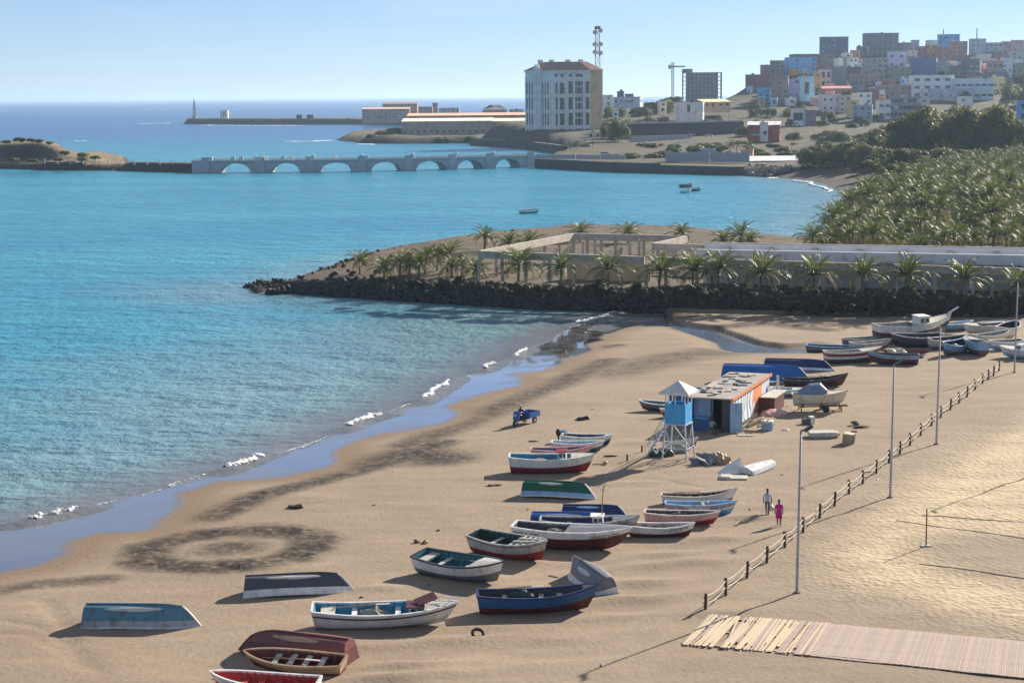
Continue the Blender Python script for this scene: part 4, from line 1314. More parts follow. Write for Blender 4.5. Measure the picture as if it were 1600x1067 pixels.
place("net_heap", blob(3, .8, .5, .5, 5, .5, PA['dgreen']), 1034, 712, "dark green heap at the foot of the tower stair", "net")
boat("small_skiff", "small white and dark skiff pushed under the lifeguard tower", V, (1042, 702), (1089, 698), [(.5, 'black'), (1, 'offwhite')], 'dgrey', 'offwhite', Br=.36, Dr=.2, heel=-6, thwarts=1, L=2.7)
place("tarpaulin_heap", blob(4, 1.15, .85, .6, 9, .7, m_tarp), 1104, 723, "grey crumpled tarpaulin heap with pale folds, beside broken white hull pieces", "tarpaulin", .3)
place("cloth_heap", blob(4, .6, .5, .6, 12, .7, PA['tan']), 1128, 724, "tan cloth bundle at the end of the tarpaulin heap", "cloth")
# broken white hull pieces
def shell(L, Wd, H, mat, name, label, px, py, rz, tilt, roll_=0, lift=0.0):
    mb = MB()
    n = 8
    v, f = [], []
    for i in range(n + 1):
        t = i / n
        ww = Wd / 2 * (1 - .55 * t ** 2.2)
        for j, (yf, zf) in enumerate(((-1, 0), (-.92, .6), (-.62, .95), (0, 1.0), (.62, .95), (.92, .6), (1, 0))):
            for th in (0,):
                v.append((L * (t - .5), ww * yf, H * zf * (1 - .25 * t)))
    k = 7
    for i in range(n):
        for j in range(k - 1):
            f.append((i * k + j, i * k + j + 1, (i + 1) * k + j + 1, (i + 1) * k + j))
    f.append(tuple(range(k)))
    f.append(tuple(n * k + j for j in range(k - 1, -1, -1)))
    mb.add(v, f)
    o = mb.build(name, PA[mat], None, False, G(px, py, lift))
    o.rotation_euler = (R(roll_), R(tilt), rz)
    return tag(o, label, "debris")
shell(2.9, 1.4, .55, 'white', "dinghy_shell", "upturned white plastic dinghy shell propped up beside broken pieces", 1187, 736, R(42), -6, 18, .08)
mb = MB().add([(-.9, -.5, 0), (.7, -.5, 0), (.9, .1, 1.05), (-.3, .5, .35), (-.9, .5, 0), (.8, .6, 0)], [(0, 1, 2), (0, 2, 3), (0, 3, 4), (1, 5, 2), (2, 5, 3), (3, 5, 4), (0, 4, 5, 1)])
place("hull_fragment", mb.mesh("hull_fragment", PA['white']), 1142, 739, "broken white hull fragment standing up in a point", "debris", .5)
mb = MB().box(-1.0, 1.0, -.55, .55, 0, .12)
mb.box(-.9, -.2, -.5, .5, .12, .2)
place("hull_slab", mb.mesh("hull_slab", PA['offwhite']), 1146, 747, "flat off white panel lying before the pointed hull fragment", "debris", -.15)
# bench-like slab, crate, boxes
mb = MB().box(-1.05, 1.05, -.6, .6, .12, .42)
mb.box(-.95, .95, -.5, .5, 0, .12)
mb.box(1.05, 1.35, -.5, .5, .1, .36)
place("boat_cover", mb.mesh("boat_cover", PA['offwhite']), 1284, 682, "low off white box cover lying on the sand beyond the trailer", "cover", .05)
cr = thing("crate", "slatted pale wooden crate lying on its side alone on the sand", "crate", G(1325, 693), R(70))
for k in range(5):
    MB().box(-.45 + .19 * k, -.31 + .19 * k, -.40, .40, .80, .84).build("slat", PA['cream'], cr)
    MB().box(-.45 + .19 * k, -.31 + .19 * k, -.44, -.403, .0, .80).build("slat", PA['dgreen'], cr)
for x in (-.5, .52):
    MB().box(x - .03, x + .03, -.4, .4, .0, .80).build("side_panel", PA['tan'], cr)
cr.rotation_euler.x = R(6)
bx = thing("cool_box", "white cool box with raised lid standing by the hut's mural wall", "cool box", G(1199, 671), R(-15))
MB().box(-.45, .45, -.35, .35, 0, .62).build("body", PA['lblue'], bx)
MB().box(-.48, .48, -.38, .38, .623, .75).build("lid", PA['white'], bx)
MB().bar((.47, -.3, .1), (.60, -.3, .9), .05).build("handle", PA['white'], bx)
bx = thing("white_bin", "open white plastic crate standing under the trailer's end", "crate", G(1265, 662), R(10))
MB().box(-.02, .36, -.3, .3, 0, .62).build("side_panel", PA['white'], bx)
MB().box(-.62, -.02, -.3, .28, 0, .45).build("body", PA['slate'], bx)
shl = blob(3, 1.25, .95, .5, 21, .12, PA['pink'])
place("round_boat_shell", shl, 1208, 648, "upturned rounded pinkish boat shell against the hut's mural wall", "boat shell", .2)
# driftwood pile
dw = thing("wood_pile", "pile of bleached planks and branches against the hut's mural wall", "wood pile", G(1176, 671))
for k in range(16):
    a = Vector((rnd.uniform(-1.2, .4), rnd.uniform(-.5, .5), rnd.uniform(0, .5)))
    b = a + Vector((rnd.uniform(.6, 1.5), rnd.uniform(-.5, .6), rnd.uniform(.2, 1.0)))
    MB().bar(a, b, rnd.uniform(.06, .18), rnd.uniform(.04, .1)).build("board", PA[rnd.choice(('tan', 'offwhite', 'cream', 'grime'))], dw)
place("white_board", MB().box(-.6, .6, -.2, .2, 0, .08).mesh("white_board", PA['offwhite']), 1165, 681, "single white board lying flat before the hut door", "board", -.05)
place("white_float", blob(2, .35, .22, .14, 4, .2, PA['white']), 1227, 672, "flat white float lying beyond the cool box", "float", .3)
post = thing("mooring_stump", "white upright post stuck in the sand at the hut's back corner", "post", G(1214, 632))
MB().tube([(0, 0, -.1), (0, 0, .2), (.05, 0, 2.6)], [.22, .13, .12], 8).build("stem", PA['offwhite'], post)
MB().box(-1.3, .1, -.12, .0, 2.0, 2.12).build("cross_board", PA['offwhite'], post)

# ---- the hut
za = 3.5
c0, c1, c2, c3 = [P(x, y, za) for x, y in ((1099.4, 617), (1141.4, 623), (1207.7, 580), (1165.7, 577))]
hb = Vector((c1.x, c1.y, beach_z(c1.x, c1.y)))
ax = (c2 - c1).normalized()                     # along the mural wall, away from us
ay = Vector((-ax.y, ax.x, 0))                   # towards the sea
LH, WH = (c2 - c1).length * .88, 3.3
HH = za - hb.z
hut = thing("beach_hut", "long makeshift hut with painted mural wall and patched flat roof", "hut", hb, math.atan2(ax.y, ax.x))
def mural():
    m = bpy.data.materials.new("mural_paint")
    nt, b, out = nodes_of(m)
    tc = N(nt, "ShaderNodeTexCoord")
    sp = N(nt, "ShaderNodeSeparateXYZ")
    nt.links.new(tc.outputs['Object'], sp.inputs[0])
    n1 = noise(nt, .55, 3, .5)
    n2 = noise(nt, 1.1, 4, .6, (1, 1, .6))
    wv = N(nt, "ShaderNodeTexWave", Scale=.35, Distortion=9.0, Detail=2.0)
    nt.links.new(tc.outputs['Object'], wv.inputs['Vector'])
    ad = N(nt, "ShaderNodeMath", _operation='MULTIPLY_ADD')
    nt.links.new(n1, ad.inputs[0]); ad.inputs[1].default_value = 5.0
    nt.links.new(sp.outputs[0], ad.inputs[2])
    c = mixc(nt, ramp(nt, wv.outputs[0], .45, .55), (.62, .68, .72), (.28, .42, .55))
    c = mixc(nt, ramp(nt, n2, .55, .58), c, (.70, .66, .50))
    c = mixc(nt, ramp(nt, wv.outputs[0], .86, .93), c, (.10, .10, .11))
    c = mixc(nt, ramp(nt, ad.outputs[0], 10.2, 10.6), c, (.62, .20, .06))
    c = mixc(nt, ramp(nt, ad.outputs[0], 13.6, 13.9), c, (.42, .50, .60))
    c = mixc(nt, ramp(nt, ad.outputs[0], 4.0, 3.5), c, (.68, .40, .20))
    nt.links.new(c, b.inputs['Base Color'])
    b.inputs['Roughness'].default_value = .7
    return m
m_mural = mural()
m_hutroof = M("patched_roof", (0.34, 0.31, 0.28), .85, .35, .8, (.16, .14, .13), .7, .5)
# walls: mural side (y=0), back side (y=WH), far end, front frame
MB().box(0, LH, -.10, 0, -.2, HH - .08).build("mural_wall", m_mural, hut)
MB().box(0.2, LH, WH, WH + .1, -.2, HH - .08).build("rear_wall", PA['blue'], hut)
MB().box(LH - .1, LH, .002, WH - .002, -.2, HH - .08).build("end_wall", PA['sky'], hut)
MB().box(.05, .13, .02, .72, -.2, HH - .1).build("front_panel", PA['dgrey'], hut)
MB().box(.05, .13, 1.55, 1.68, -.2, HH - .1).build("front_post", PA['dgrey'], hut)
MB().box(.05, .13, 1.70, WH - .02, -.2, .95).build("front_panel", PA['steel'], hut)
MB().box(.9, .98, 1.70, WH - .02, .0, HH - .12).build("inner_wall", PA['lblue'], hut)
MB().box(.2, .85, 1.9, WH - .3, .95, 1.08).build("counter", PA['sky'], hut)
dr = MB().box(-.04, .04, -1.0, 0, .05, HH - .35).build("door", PA['lblue'], hut)
dr.location = (-.1, .0, 0)
dr.rotation_euler.z = R(28)
rfo = MB().box(-.35, LH + .2, -.22, WH + .25, HH - .06, HH + .04).build("roof", m_hutroof, hut)
MB().box(-.36, LH + .2, -.30, -.222, HH - .16, HH + .09).build("fascia", M("fascia_orange", s2l(206, 120, 66), .6, .25, 2, (.4, .36, .3), .5), hut)
for k in range(34):
    x, y = rnd.uniform(.2, LH * .95), rnd.uniform(.2, WH - .1)
    pl = MB().box(-rnd.uniform(.12, .5), rnd.uniform(.12, .5), -rnd.uniform(.08, .3), rnd.uniform(.08, .3), 0, rnd.uniform(.03, .12))
    o = pl.build("roof_debris", PA[rnd.choice(('offwhite', 'dgrey', 'slate', 'tan', 'grime', 'dgrey'))], rfo, False, (x, y, HH + .045))
    o.rotation_euler.z = rnd.uniform(0, 3)
# lean-to with stones behind
lt_ = MB().box(LH * .70, LH * .98, -1.5, -.105, -.1, HH * .5).build("lean_to", PA['maroon'], hut)
MB().box(LH * .68, LH * 1.0, -1.65, -.32, HH * .5 + .003, HH * .5 + .07).build("lean_to_roof", PA['offwhite'], lt_)

# ---- people
def skin_body(name, joints, edges, radii, mats, matfun, parent, sub=2):
    me = bpy.data.meshes.new(name)
    me.from_pydata([tuple(j) for j in joints], edges, [])
    o = bpy.data.objects.new(name, me)
    col.objects.link(o)
    sk = o.modifiers.new("s", 'SKIN')
    sk.use_smooth_shade = True
    for i, r_ in enumerate(radii):
        r_ = r_ if isinstance(r_, tuple) else (r_, r_)
        me.skin_vertices[0].data[i].radius = r_
        me.skin_vertices[0].data[i].use_root = (i == 0)
    ss_ = o.modifiers.new("u", 'SUBSURF')
    ss_.levels = sub
    ss_.render_levels = sub
    dg = bpy.context.evaluated_depsgraph_get()
    nm = bpy.data.meshes.new_from_object(o.evaluated_get(dg))
    bpy.data.objects.remove(o)
    nm.materials.clear()
    for m in mats: nm.materials.append(m)
    for p in nm.polygons:
        p.material_index = matfun(p.center)
        p.use_smooth = True
    return link(name, nm, parent)
m_skin = M("skin", (0.12, 0.062, 0.038), .5, .1, 4, bmp=0)
m_hair = M("hair", (0.012, 0.010, 0.010), .7, .1, 8)
m_shirt = M("shirt_pale_blue", s2l(176, 190, 204), .8, .15, 5)
m_trouser = M("trouser_grey", s2l(104, 104, 100), .85, .2, 5)
m_magenta = M("dress_magenta", s2l(186, 36, 128), .8, .15, 5)
m_shoe = M("sandal_dark", (.03, .025, .02), .7, .1, 5, bmp=0)
def person(label, px, py, h, rz, mats, matfun, stride=.16, arm=(0, 0), skirt=None):
    root = thing("person", label, "person", G(px, py), rz)
    k = h / 1.75
    J = {'pel': (0, 0, .95), 'wst': (0, .0, 1.10), 'chs': (0, -.01, 1.32), 'nck': (0, .0, 1.48), 'hd0': (0, .01, 1.58), 'hd1': (0, .02, 1.70),
         'shl': (-.19, 0, 1.42), 'shr': (.19, 0, 1.42), 'ell': (-.25, -.04 + arm[0], 1.14), 'elr': (.25, -.04 - arm[0], 1.14), 'wrl': (-.25, .06 + arm[1], .90), 'wrr': (.25, .06 - arm[1], .90),
         'hal': (-.25, .09 + arm[1], .80), 'har': (.25, .09 - arm[1], .80),
         'hpl': (-.10, 0, .90), 'hpr': (.10, 0, .90), 'knl': (-.10, stride * .6 + .03, .49), 'knr': (.10, -stride * .4 + .02, .50), 'anl': (-.10, stride, .08), 'anr': (.10, -stride, .10),
         'tol': (-.11, stride + .17, .04), 'tor': (.11, -stride + .15, .04)}
    names = list(J)
    E = [('pel', 'wst'), ('wst', 'chs'), ('chs', 'nck'), ('nck', 'hd0'), ('hd0', 'hd1'), ('chs', 'shl'), ('chs', 'shr'), ('shl', 'ell'), ('shr', 'elr'), ('ell', 'wrl'), ('elr', 'wrr'), ('wrl', 'hal'), ('wrr', 'har'),
         ('pel', 'hpl'), ('pel', 'hpr'), ('hpl', 'knl'), ('hpr', 'knr'), ('knl', 'anl'), ('knr', 'anr'), ('anl', 'tol'), ('anr', 'tor')]
    RR = dict(pel=(.15, .11), wst=(.14, .10), chs=(.165, .11), nck=.055, hd0=.085, hd1=.088, shl=.065, shr=.065, ell=.047, elr=.047, wrl=.034, wrr=.034, hal=.036, har=.036,
              hpl=.088, hpr=.088, knl=.062, knr=.062, anl=.042, anr=.042, tol=.034, tor=.034)
    b = skin_body("body", [Vector(J[n]) * k for n in names], [(names.index(a), names.index(c)) for a, c in E], [tuple(x * k for x in RR[n]) if isinstance(RR[n], tuple) else RR[n] * k for n in names], mats, lambda c: matfun(c.x / k, c.y / k, c.z / k), root)
    hr = blob(2, .098 * k, .105 * k, .10 * k, 2, .1, m_hair)
    link("hair", hr, root, (0, -.012 * k + .01, 1.705 * k))
    nb = MB().tube([(0, .10 * k, 1.66 * k), (0, .128 * k, 1.635 * k), (0, .10 * k, 1.625 * k)], [.012, .016, .012], 6)
    nb.build("nose", mats[0], root, True)
    if skirt:
        mb = MB()
        n = 14
        v, f = [], []
        prof = [(1.44, .17, .10), (1.30, .195, .135), (1.10, .175, .135), (.92, .20, .165), (.70, .225, .185), (.52, .235, .195)]
        for (z, a_, b_) in prof:
            for q in range(n):
                an = 2 * math.pi * q / n
                v.append((a_ * math.cos(an) * k, b_ * math.sin(an) * k, z * k))
        for i in range(len(prof) - 1):
            for q in range(n):
                f.append((i * n + q, i * n + (q + 1) % n, (i + 1) * n + (q + 1) % n, (i + 1) * n + q))
        mb.add(v, f)
        mb.build("dress", skirt, root, True)
    return root
def mf_man(x, y, z):
    if z < .10: return 3
    if z < .96: return 2 if abs(x) < .2 else 0
    if z < 1.47 and not (abs(x) > .215 and z < 1.2): return 1
    return 0
def mf_woman(x, y, z):
    if z < .10: return 3
    if z < .52: return 2
    if z < 1.47 and not (abs(x) > .22 and z < 1.0): return 1
    return 0
person("person in pale blue shirt and grey trousers walking with a white bag", 1199, 806, 1.78, R(160), [m_skin, m_shirt, m_trouser, m_shoe], mf_man, .20, (.03, .05))
person("person in a knee length magenta dress walking beside the fence", 1217, 821, 1.66, R(170), [m_skin, m_magenta, M("legging_dark", (.06, .03, .045), .8), m_shoe], mf_woman, .16, (-.02, -.03), m_magenta)
bg = thing("carrier_bag", "white carrier bag held by the person in the pale blue shirt", "bag", G(1199, 806) + Vector((.26, -.06, .36)), .3)
MB().add([(-.13, -.08, 0), (.13, -.08, 0), (.13, .08, 0), (-.13, .08, 0), (-.17, -.11, .18), (.17, -.11, .18), (.17, .11, .18), (-.17, .11, .18), (-.06, -.02, .40), (.06, -.02, .40), (.06, .02, .40), (-.06, .02, .40)],
         [(3, 2, 1, 0), (0, 1, 5, 4), (1, 2, 6, 5), (2, 3, 7, 6), (3, 0, 4, 7), (4, 5, 9, 8), (5, 6, 10, 9), (6, 7, 11, 10), (7, 4, 8, 11), (8, 9, 10, 11)]).build("sack", PA['cream'], bg, True)
MB().tube([(-.05, 0, .38), (0, 0, .47), (.05, 0, .38)], .012, 5).build("handle", PA['white'], bg)
# person crouching in the hut's shade
def sit_person(label, loc, rz, mats, matfun, J, RRs=1.0):
    root = thing("person", label, "person", loc, rz)
    names = list(J)
    E = [('pel', 'wst'), ('wst', 'chs'), ('chs', 'nck'), ('nck', 'hd0'), ('hd0', 'hd1'), ('chs', 'shl'), ('chs', 'shr'), ('shl', 'ell'), ('shr', 'elr'), ('ell', 'wrl'), ('elr', 'wrr'), ('wrl', 'hal'), ('wrr', 'har'),
         ('pel', 'hpl'), ('pel', 'hpr'), ('hpl', 'knl'), ('hpr', 'knr'), ('knl', 'anl'), ('knr', 'anr'), ('anl', 'tol'), ('anr', 'tor')]
    RR = dict(pel=(.15, .12), wst=(.14, .10), chs=(.165, .11), nck=.055, hd0=.085, hd1=.088, shl=.065, shr=.065, ell=.047, elr=.047, wrl=.034, wrr=.034, hal=.036, har=.036,
              hpl=.088, hpr=.088, knl=.062, knr=.062, anl=.042, anr=.042, tol=.034, tor=.034)
    skin_body("body", [Vector(J[n]) for n in names], [(names.index(a), names.index(c)) for a, c in E], [RR[n] for n in names], mats, matfun, root)
    link("hair", blob(2, .098, .105, .10, 2, .1, m_hair), root, Vector(J['hd1']) + Vector((0, -.01, .01)))
    return root
SITJ = lambda zs: {'pel': (0, 0, zs + .10), 'wst': (0, .04, zs + .28), 'chs': (0, .08, zs + .50), 'nck': (0, .11, zs + .66), 'hd0': (0, .14, zs + .76), 'hd1': (0, .15, zs + .88),
       'shl': (-.19, .08, zs + .60), 'shr': (.19, .08, zs + .60), 'ell': (-.25, .20, zs + .36), 'elr': (.25, .20, zs + .36), 'wrl': (-.18, .42, zs + .38), 'wrr': (.18, .42, zs + .38), 'hal': (-.16, .50, zs + .40), 'har': (.16, .50, zs + .40),
       'hpl': (-.10, .04, zs + .08), 'hpr': (.10, .04, zs + .08), 'knl': (-.14, .44, zs + .12), 'knr': (.14, .44, zs + .12), 'anl': (-.13, .42, zs - .32), 'anr': (.13, .42, zs - .32), 'tol': (-.14, .58, zs - .37), 'tor': (.14, .58, zs - .37)}

# ---- cargo tricycle with its rider
g = G(818, 663)
tk = thing("cargo_tricycle", "blue motor tricycle with a cargo bed parked near the wet sand", "tricycle", g, R(236))
def wheel(parent, x, y, r_, wdt=.12):
    w_ = MB()
    w_.tube([(x, y - wdt / 2, r_), (x, y + wdt / 2, r_)], r_, 16)
    o = w_.build("wheel", m_rubber, parent)
    MB().tube([(x, y - wdt / 2 - .01, r_), (x, y + wdt / 2 + .01, r_)], r_ * .55, 12).build("rim", m_steel, o)
wheel(tk, 1.25, 0, .30)
wheel(tk, -.95, -.5, .30)
wheel(tk, -.95, .5, .30)
MB().bar((1.05, 0, .5), (-1.5, 0, .5), .5, .12).build("chassis", PA['navy'], tk)
for (x0, x1, y0, y1, z0, z1) in ((-1.65, -.05, -.62, -.58, .62, 1.02), (-1.65, -.05, .58, .62, .62, 1.02), (-1.65, -1.61, -.576, .576, .62, 1.02), (-.09, -.05, -.576, .576, .62, 1.15), (-1.65, -.05, -.62, .62, .57, .617)):
    MB().box(x0, x1, y0, y1, z0, z1).build("bed_panel", PA['blue'], tk)
MB().box(.05, .62, -.22, .22, .62, .80).build("saddle", PA['black'], tk)
fk = MB()
for s_ in (-.1, .1):
    fk.bar((1.25, s_, .3), (.98, s_, 1.05), .05)
fk.bar((.98, -.36, 1.08), (.98, .36, 1.08), .045)
fk.build("fork", m_steel, tk)
MB().add([(1.18, -.3, .55), (1.18, .3, .55), (1.02, .3, 1.25), (1.02, -.3, 1.25), (1.10, -.3, .55), (1.10, .3, .55), (.94, .3, 1.25), (.94, -.3, 1.25)], [(0, 1, 2, 3), (7, 6, 5, 4), (0, 4, 5, 1), (1, 5, 6, 2), (2, 6, 7, 3), (3, 7, 4, 0)]).build("windshield", PA['blue'], tk)
MB().tube([(1.2, 0, .95), (1.27, 0, .94)], .09, 10).build("headlight", PA['white'], tk)
jx = SITJ(.76)
jx['hal'] = (-.3, .62, 1.16); jx['har'] = (.3, .62, 1.16); jx['wrl'] = (-.28, .54, 1.16); jx['wrr'] = (.28, .54, 1.16)
rd = sit_person("person in dark clothes sitting on the blue tricycle's saddle", (0, 0, 0), 0, [m_skin, PA['navy'], PA['black']], lambda c: 0 if c.z > 1.43 or (abs(c.x) > .2 and c.y > .35) else (1 if c.z > .95 else 2), jx)
rd.location = g + Matrix.Rotation(R(236), 3, 'Z') @ Vector((.30, 0, 0))
rd.rotation_euler.z = R(236 - 90)
link("cap", blob(2, .105, .11, .09, 3, .1, PA['cream']), rd, Vector(jx['hd1']) + Vector((0, 0, .03)))
# person in the shade of the hut, on an upturned box
hl = hut.matrix_basis @ Vector((-1.0, 1.3, 0))
sp_ = Vector((hl.x, hl.y, beach_z(hl.x, hl.y)))
sit_person("person in a pale top sitting in the hut's shade by its doorway", sp_ + Vector((0, 0, .05)), R(200), [m_skin, PA['grime'], PA['dgrey']], lambda c: 0 if c.z > 1.05 else (1 if c.z > .55 else 2), SITJ(.38))
bx = tag(MB().box(-.25, .25, -.22, .22, 0, .40).build("sitting_box", m_wood, None, False, sp_), "wooden box used as a seat in the hut's shade", "box")

# ---- tyres, weed clumps, stakes
def tyre(px, py, tilt, rz, label):
    bm = MB()
    n, m_ = 20, 8
    v, f = [], []
    for i in range(n):
        a = 2 * math.pi * i / n
        for j in range(m_):
            b = 2 * math.pi * j / m_
            rr_ = .27 + .105 * math.cos(b) * (1 if math.cos(b) > 0 else .6)
            v.append((rr_ * math.cos(a), rr_ * math.sin(a), .10 * math.sin(b)))
    for i in range(n):
        for j in range(m_):
            f.append((i * m_ + j, ((i + 1) % n) * m_ + j, ((i + 1) % n) * m_ + (j + 1) % m_, i * m_ + (j + 1) % m_))
    bm.add(v, f)
    o = bm.build("tyre", m_rubber, None, True, G(px, py, .18))
    o.rotation_euler = (R(tilt), R(8), rz)
    return tag(o, label, "tyre")
tyre(747, 995, 40, .2, "old black tyre half sunk in sand before the blue fishing boat")
tyre(763, 845, 30, .6, "old black tyre lying flat beyond the green lined boat")
tyre(1336, 664, 15, .6, "old black tyre beside the trailer")
for i, (px, py, sx, sy, sz, lb) in enumerate(((463, 793, .45, .3, .22, "dark weed clump near the ring of trodden weed"), (909, 656, .55, .3, .25, "dark weed clump landward of the tricycle"), (838, 758, 0, 0, 0, ""),
        (771, 759, .6, .18, .12, "long dark weed clump seaward of the bottle green boat"), (832, 690, .5, .12, .08, "thin strip of weed seaward of the pink boat"), (951, 713, .45, .14, .1, "small dark weed strip between wheelhouse boat and tower"),
        (652, 848, .15, .12, .2, "small dark scrap on the sand beside a red scrap"), (664, 849, .22, .16, .16, "small red brown scrap on open sand"), (684, 829, .1, .1, .08, "tiny black pebble on open sand"), (240, 645, 0, 0, 0, ""),
        (1345, 668, .6, .3, .15, "rusty scrap heap beyond the trailer"), (1335, 675, .25, .2, .12, "small rusty lump before the scrap heap"))):
    if lb:
        place("weed_clump" if 'weed' in lb else "scrap", blob(2, sx, sy, sz, 30 + i, .8, M("weed_black", (.045, .035, .028), .9, .4, 6) if 'weed' in lb or 'black' in lb else m_rust), px, py, lb, "weed" if 'weed' in lb else "scrap", rnd.uniform(-.3, .3))
for i, (px, py, lb) in enumerate(((980, 720, "short dark stake between wheelhouse boat and tower"), (1003, 706, "short dark stake close to the tower stair"))):
    place("stake", MB().tube([(0, 0, -.2), (0, 0, .5)], .07, 7).mesh("stake", m_post), px, py, lb, "stake")
bn = thing("cream_net_bundle", "bundled cream net lying over the lavender boat's gunwale", "net", G(1400, 566) + Vector((0, .1, 1.05)))
link("bundle", blob(3, .95, .45, .35, 41, .5, PA['cream']), bn)
an = thing("anchor_gear", "anchor and orange float lying off the wheelhouse boat's bow", "anchor", G(944, 726))
MB().tube([(-.9, 0, .05), (.1, 0, .08)], .03, 6).build("shank", m_rust, an)
MB().tube([(.1, -.35, .2), (.2, 0, .06), (.1, .35, .2)], .035, 6).build("arm", m_rust, an)
link("float", blob(2, .18, .18, .18, 4, .05, PA['tan']), an, (.1, .15, .1))
# boxes on the blue boat

# ---- more boats in the crowd below the palms
boat("rowing_boat", "bare white boat wedged behind the dark ribbed boat", V, (1420, 527), (1478, 524), [(.4, 'grey'), (1, 'white')], 'lblue', 'white', Br=.3, Dr=.2, heel=4, thwarts=2, sb=.3)
boat("rowing_boat", "white boat with sky blue strake in the back rank of the crowd", V, (1470, 518), (1520, 515), [(.4, 'grey'), (.75, 'sky'), (1, 'white')], 'lblue', 'white', Br=.3, Dr=.2, heel=4, thwarts=2, sb=.3)
boat("rowing_boat", "cream boat with open grey hold between the cabin cruiser and the pale blue boat", V, (1502, 536), (1450, 533), [(.45, 'tan'), (1, 'cream')], 'grey', 'cream', Br=.34, Dr=.2, heel=-8, thwarts=2, sb=.3)
boat("rowing_boat", "small white tender squeezed beside the cream and tan boat", V, (1590, 545), (1548, 547), [(.4, 'lblue'), (1, 'white')], 'grey', 'white', Br=.36, Dr=.22, heel=-6, thwarts=1, sb=.2, L=4.0)
boat("rowing_boat", "white boat with faded rose bottom on the seaward flank of the crowd", V, (1330, 549), (1392, 545), [(.5, 'rose'), (1, 'offwhite')], 'grime', 'offwhite', Br=.28, Dr=.18, heel=5, thwarts=3, sb=.3)
boat("upturned_boat", "upturned white boat at the back of the crowd near the bank", DN, (1530, 515), (1585, 512), [(.6, 'offwhite'), (1, 'white')], kr=.12, up=False, Br=.3, Dr=.18, rim='grey', sb=.2, tw=.85)
boat("rowing_boat", "grey green boat behind the white one with oxblood stripe", V, (1318, 540), (1378, 537), [(.5, 'dgrey'), (1, 'teal2')], 'dgrey', 'offwhite', Br=.26, Dr=.16, heel=4, thwarts=2, sb=.35)
boat("rowing_boat", "white boat with blue rim pulled up beside the hut's seaward wall", V, (1112, 645), (1062, 640), [(.4, 'steel'), (1, 'white')], 'lblue', 'blue', Br=.3, Dr=.18, heel=-5, thwarts=2, sb=.3)
# ---- oars and gear lying in boats
def oar(px0, py0, px1, py1, h, label):
    a, b = G(px0, py0), G(px1, py1)
    d = (b - a)
    L_ = d.length
    t = thing("oar", label, "oar", a + Vector((0, 0, h)), math.atan2(d.y, d.x))
    MB().tube([(0, 0, 0), (L_ * .75, 0, .10)], .032, 6).build("shaft", m_wood, t)
    MB().box(L_ * .75, L_, -.08, .08, .085, .115).build("blade", PA['offwhite'], t)
oar(520, 978, 610, 974, .98, "wooden oar lying along the thwarts of the long white fishing boat")
oar(775, 952, 850, 950, 1.12, "wooden oar laid inside the blue fishing boat")
oar(690, 893, 750, 902, .86, "wooden oar resting in the boat with teal interior")
oar(845, 848, 915, 851, 1.08, "wooden oar lying in the lettered boat's open stern")
oar(1052, 786, 1110, 786, .72, "wooden oar inside the slim boat with oxblood interior")
oar(410, 1046, 500, 1051, .62, "wooden oar across the thwarts of the open boat with dark red interior")
oar(1240, 603, 1308, 602, .80, "long dark oar laid along the low dark brown boat")
for px_, py_, h_, sx_, m__, lb in ((585, 976, .62, .7, m_net, "heaped pale net in the long white fishing boat"), (815, 953, .80, .6, PA['dgreen'], "dark green net heap in the blue fishing boat"), (870, 852, .75, .5, m_net, "small pale net heap in the lettered boat"),
                               (880, 690, .6, .4, PA['sky'], "blue plastic sheet in the boat with navy interior"), (1060, 820, .55, .45, PA['dgrey'], "dark bundle in the pinkish white boat"), (845, 737, .75, .5, PA['tan'], "tan net heap in the wheelhouse boat"), (1100, 805, .6, .4, m_net, "pale net heap in the boat with bright blue bottom")):
    o_ = link("net_heap", blob(3, sx_, .32, .26, int(px_), .7, m__), None, G(px_, py_, h_), .1)
    tag(o_, lb, "net")
# ---- small litter and stones on the open sand
rl_ = random.Random(5)
for k_ in range(34):
    px_, py_ = rl_.uniform(560, 1400), rl_.uniform(570, 1040)
    if 1080 < px_ and py_ > 900: continue
    kind_ = rl_.choice(("stone", "driftwood_stick", "stone"))
    if kind_ == "stone":
        place("stone", blob(1, rl_.uniform(.07, .16), rl_.uniform(.06, .13), .08, k_, .5, m_boulder_s if False else PA['dgrey']), px_, py_, "small dark stone lying loose on the open sand", "stone", rl_.uniform(0, 3), 0, "loose stones on the sand")
    else:
        place("driftwood_stick", MB().tube([(-.3, 0, .03), (.1, .03, .06), (.4, 0, .03)], .03, 5).mesh("driftwood_stick", m_wood), px_, py_, "short driftwood stick lying on the open sand", "driftwood", rl_.uniform(0, 3), 0, "driftwood sticks on the sand")
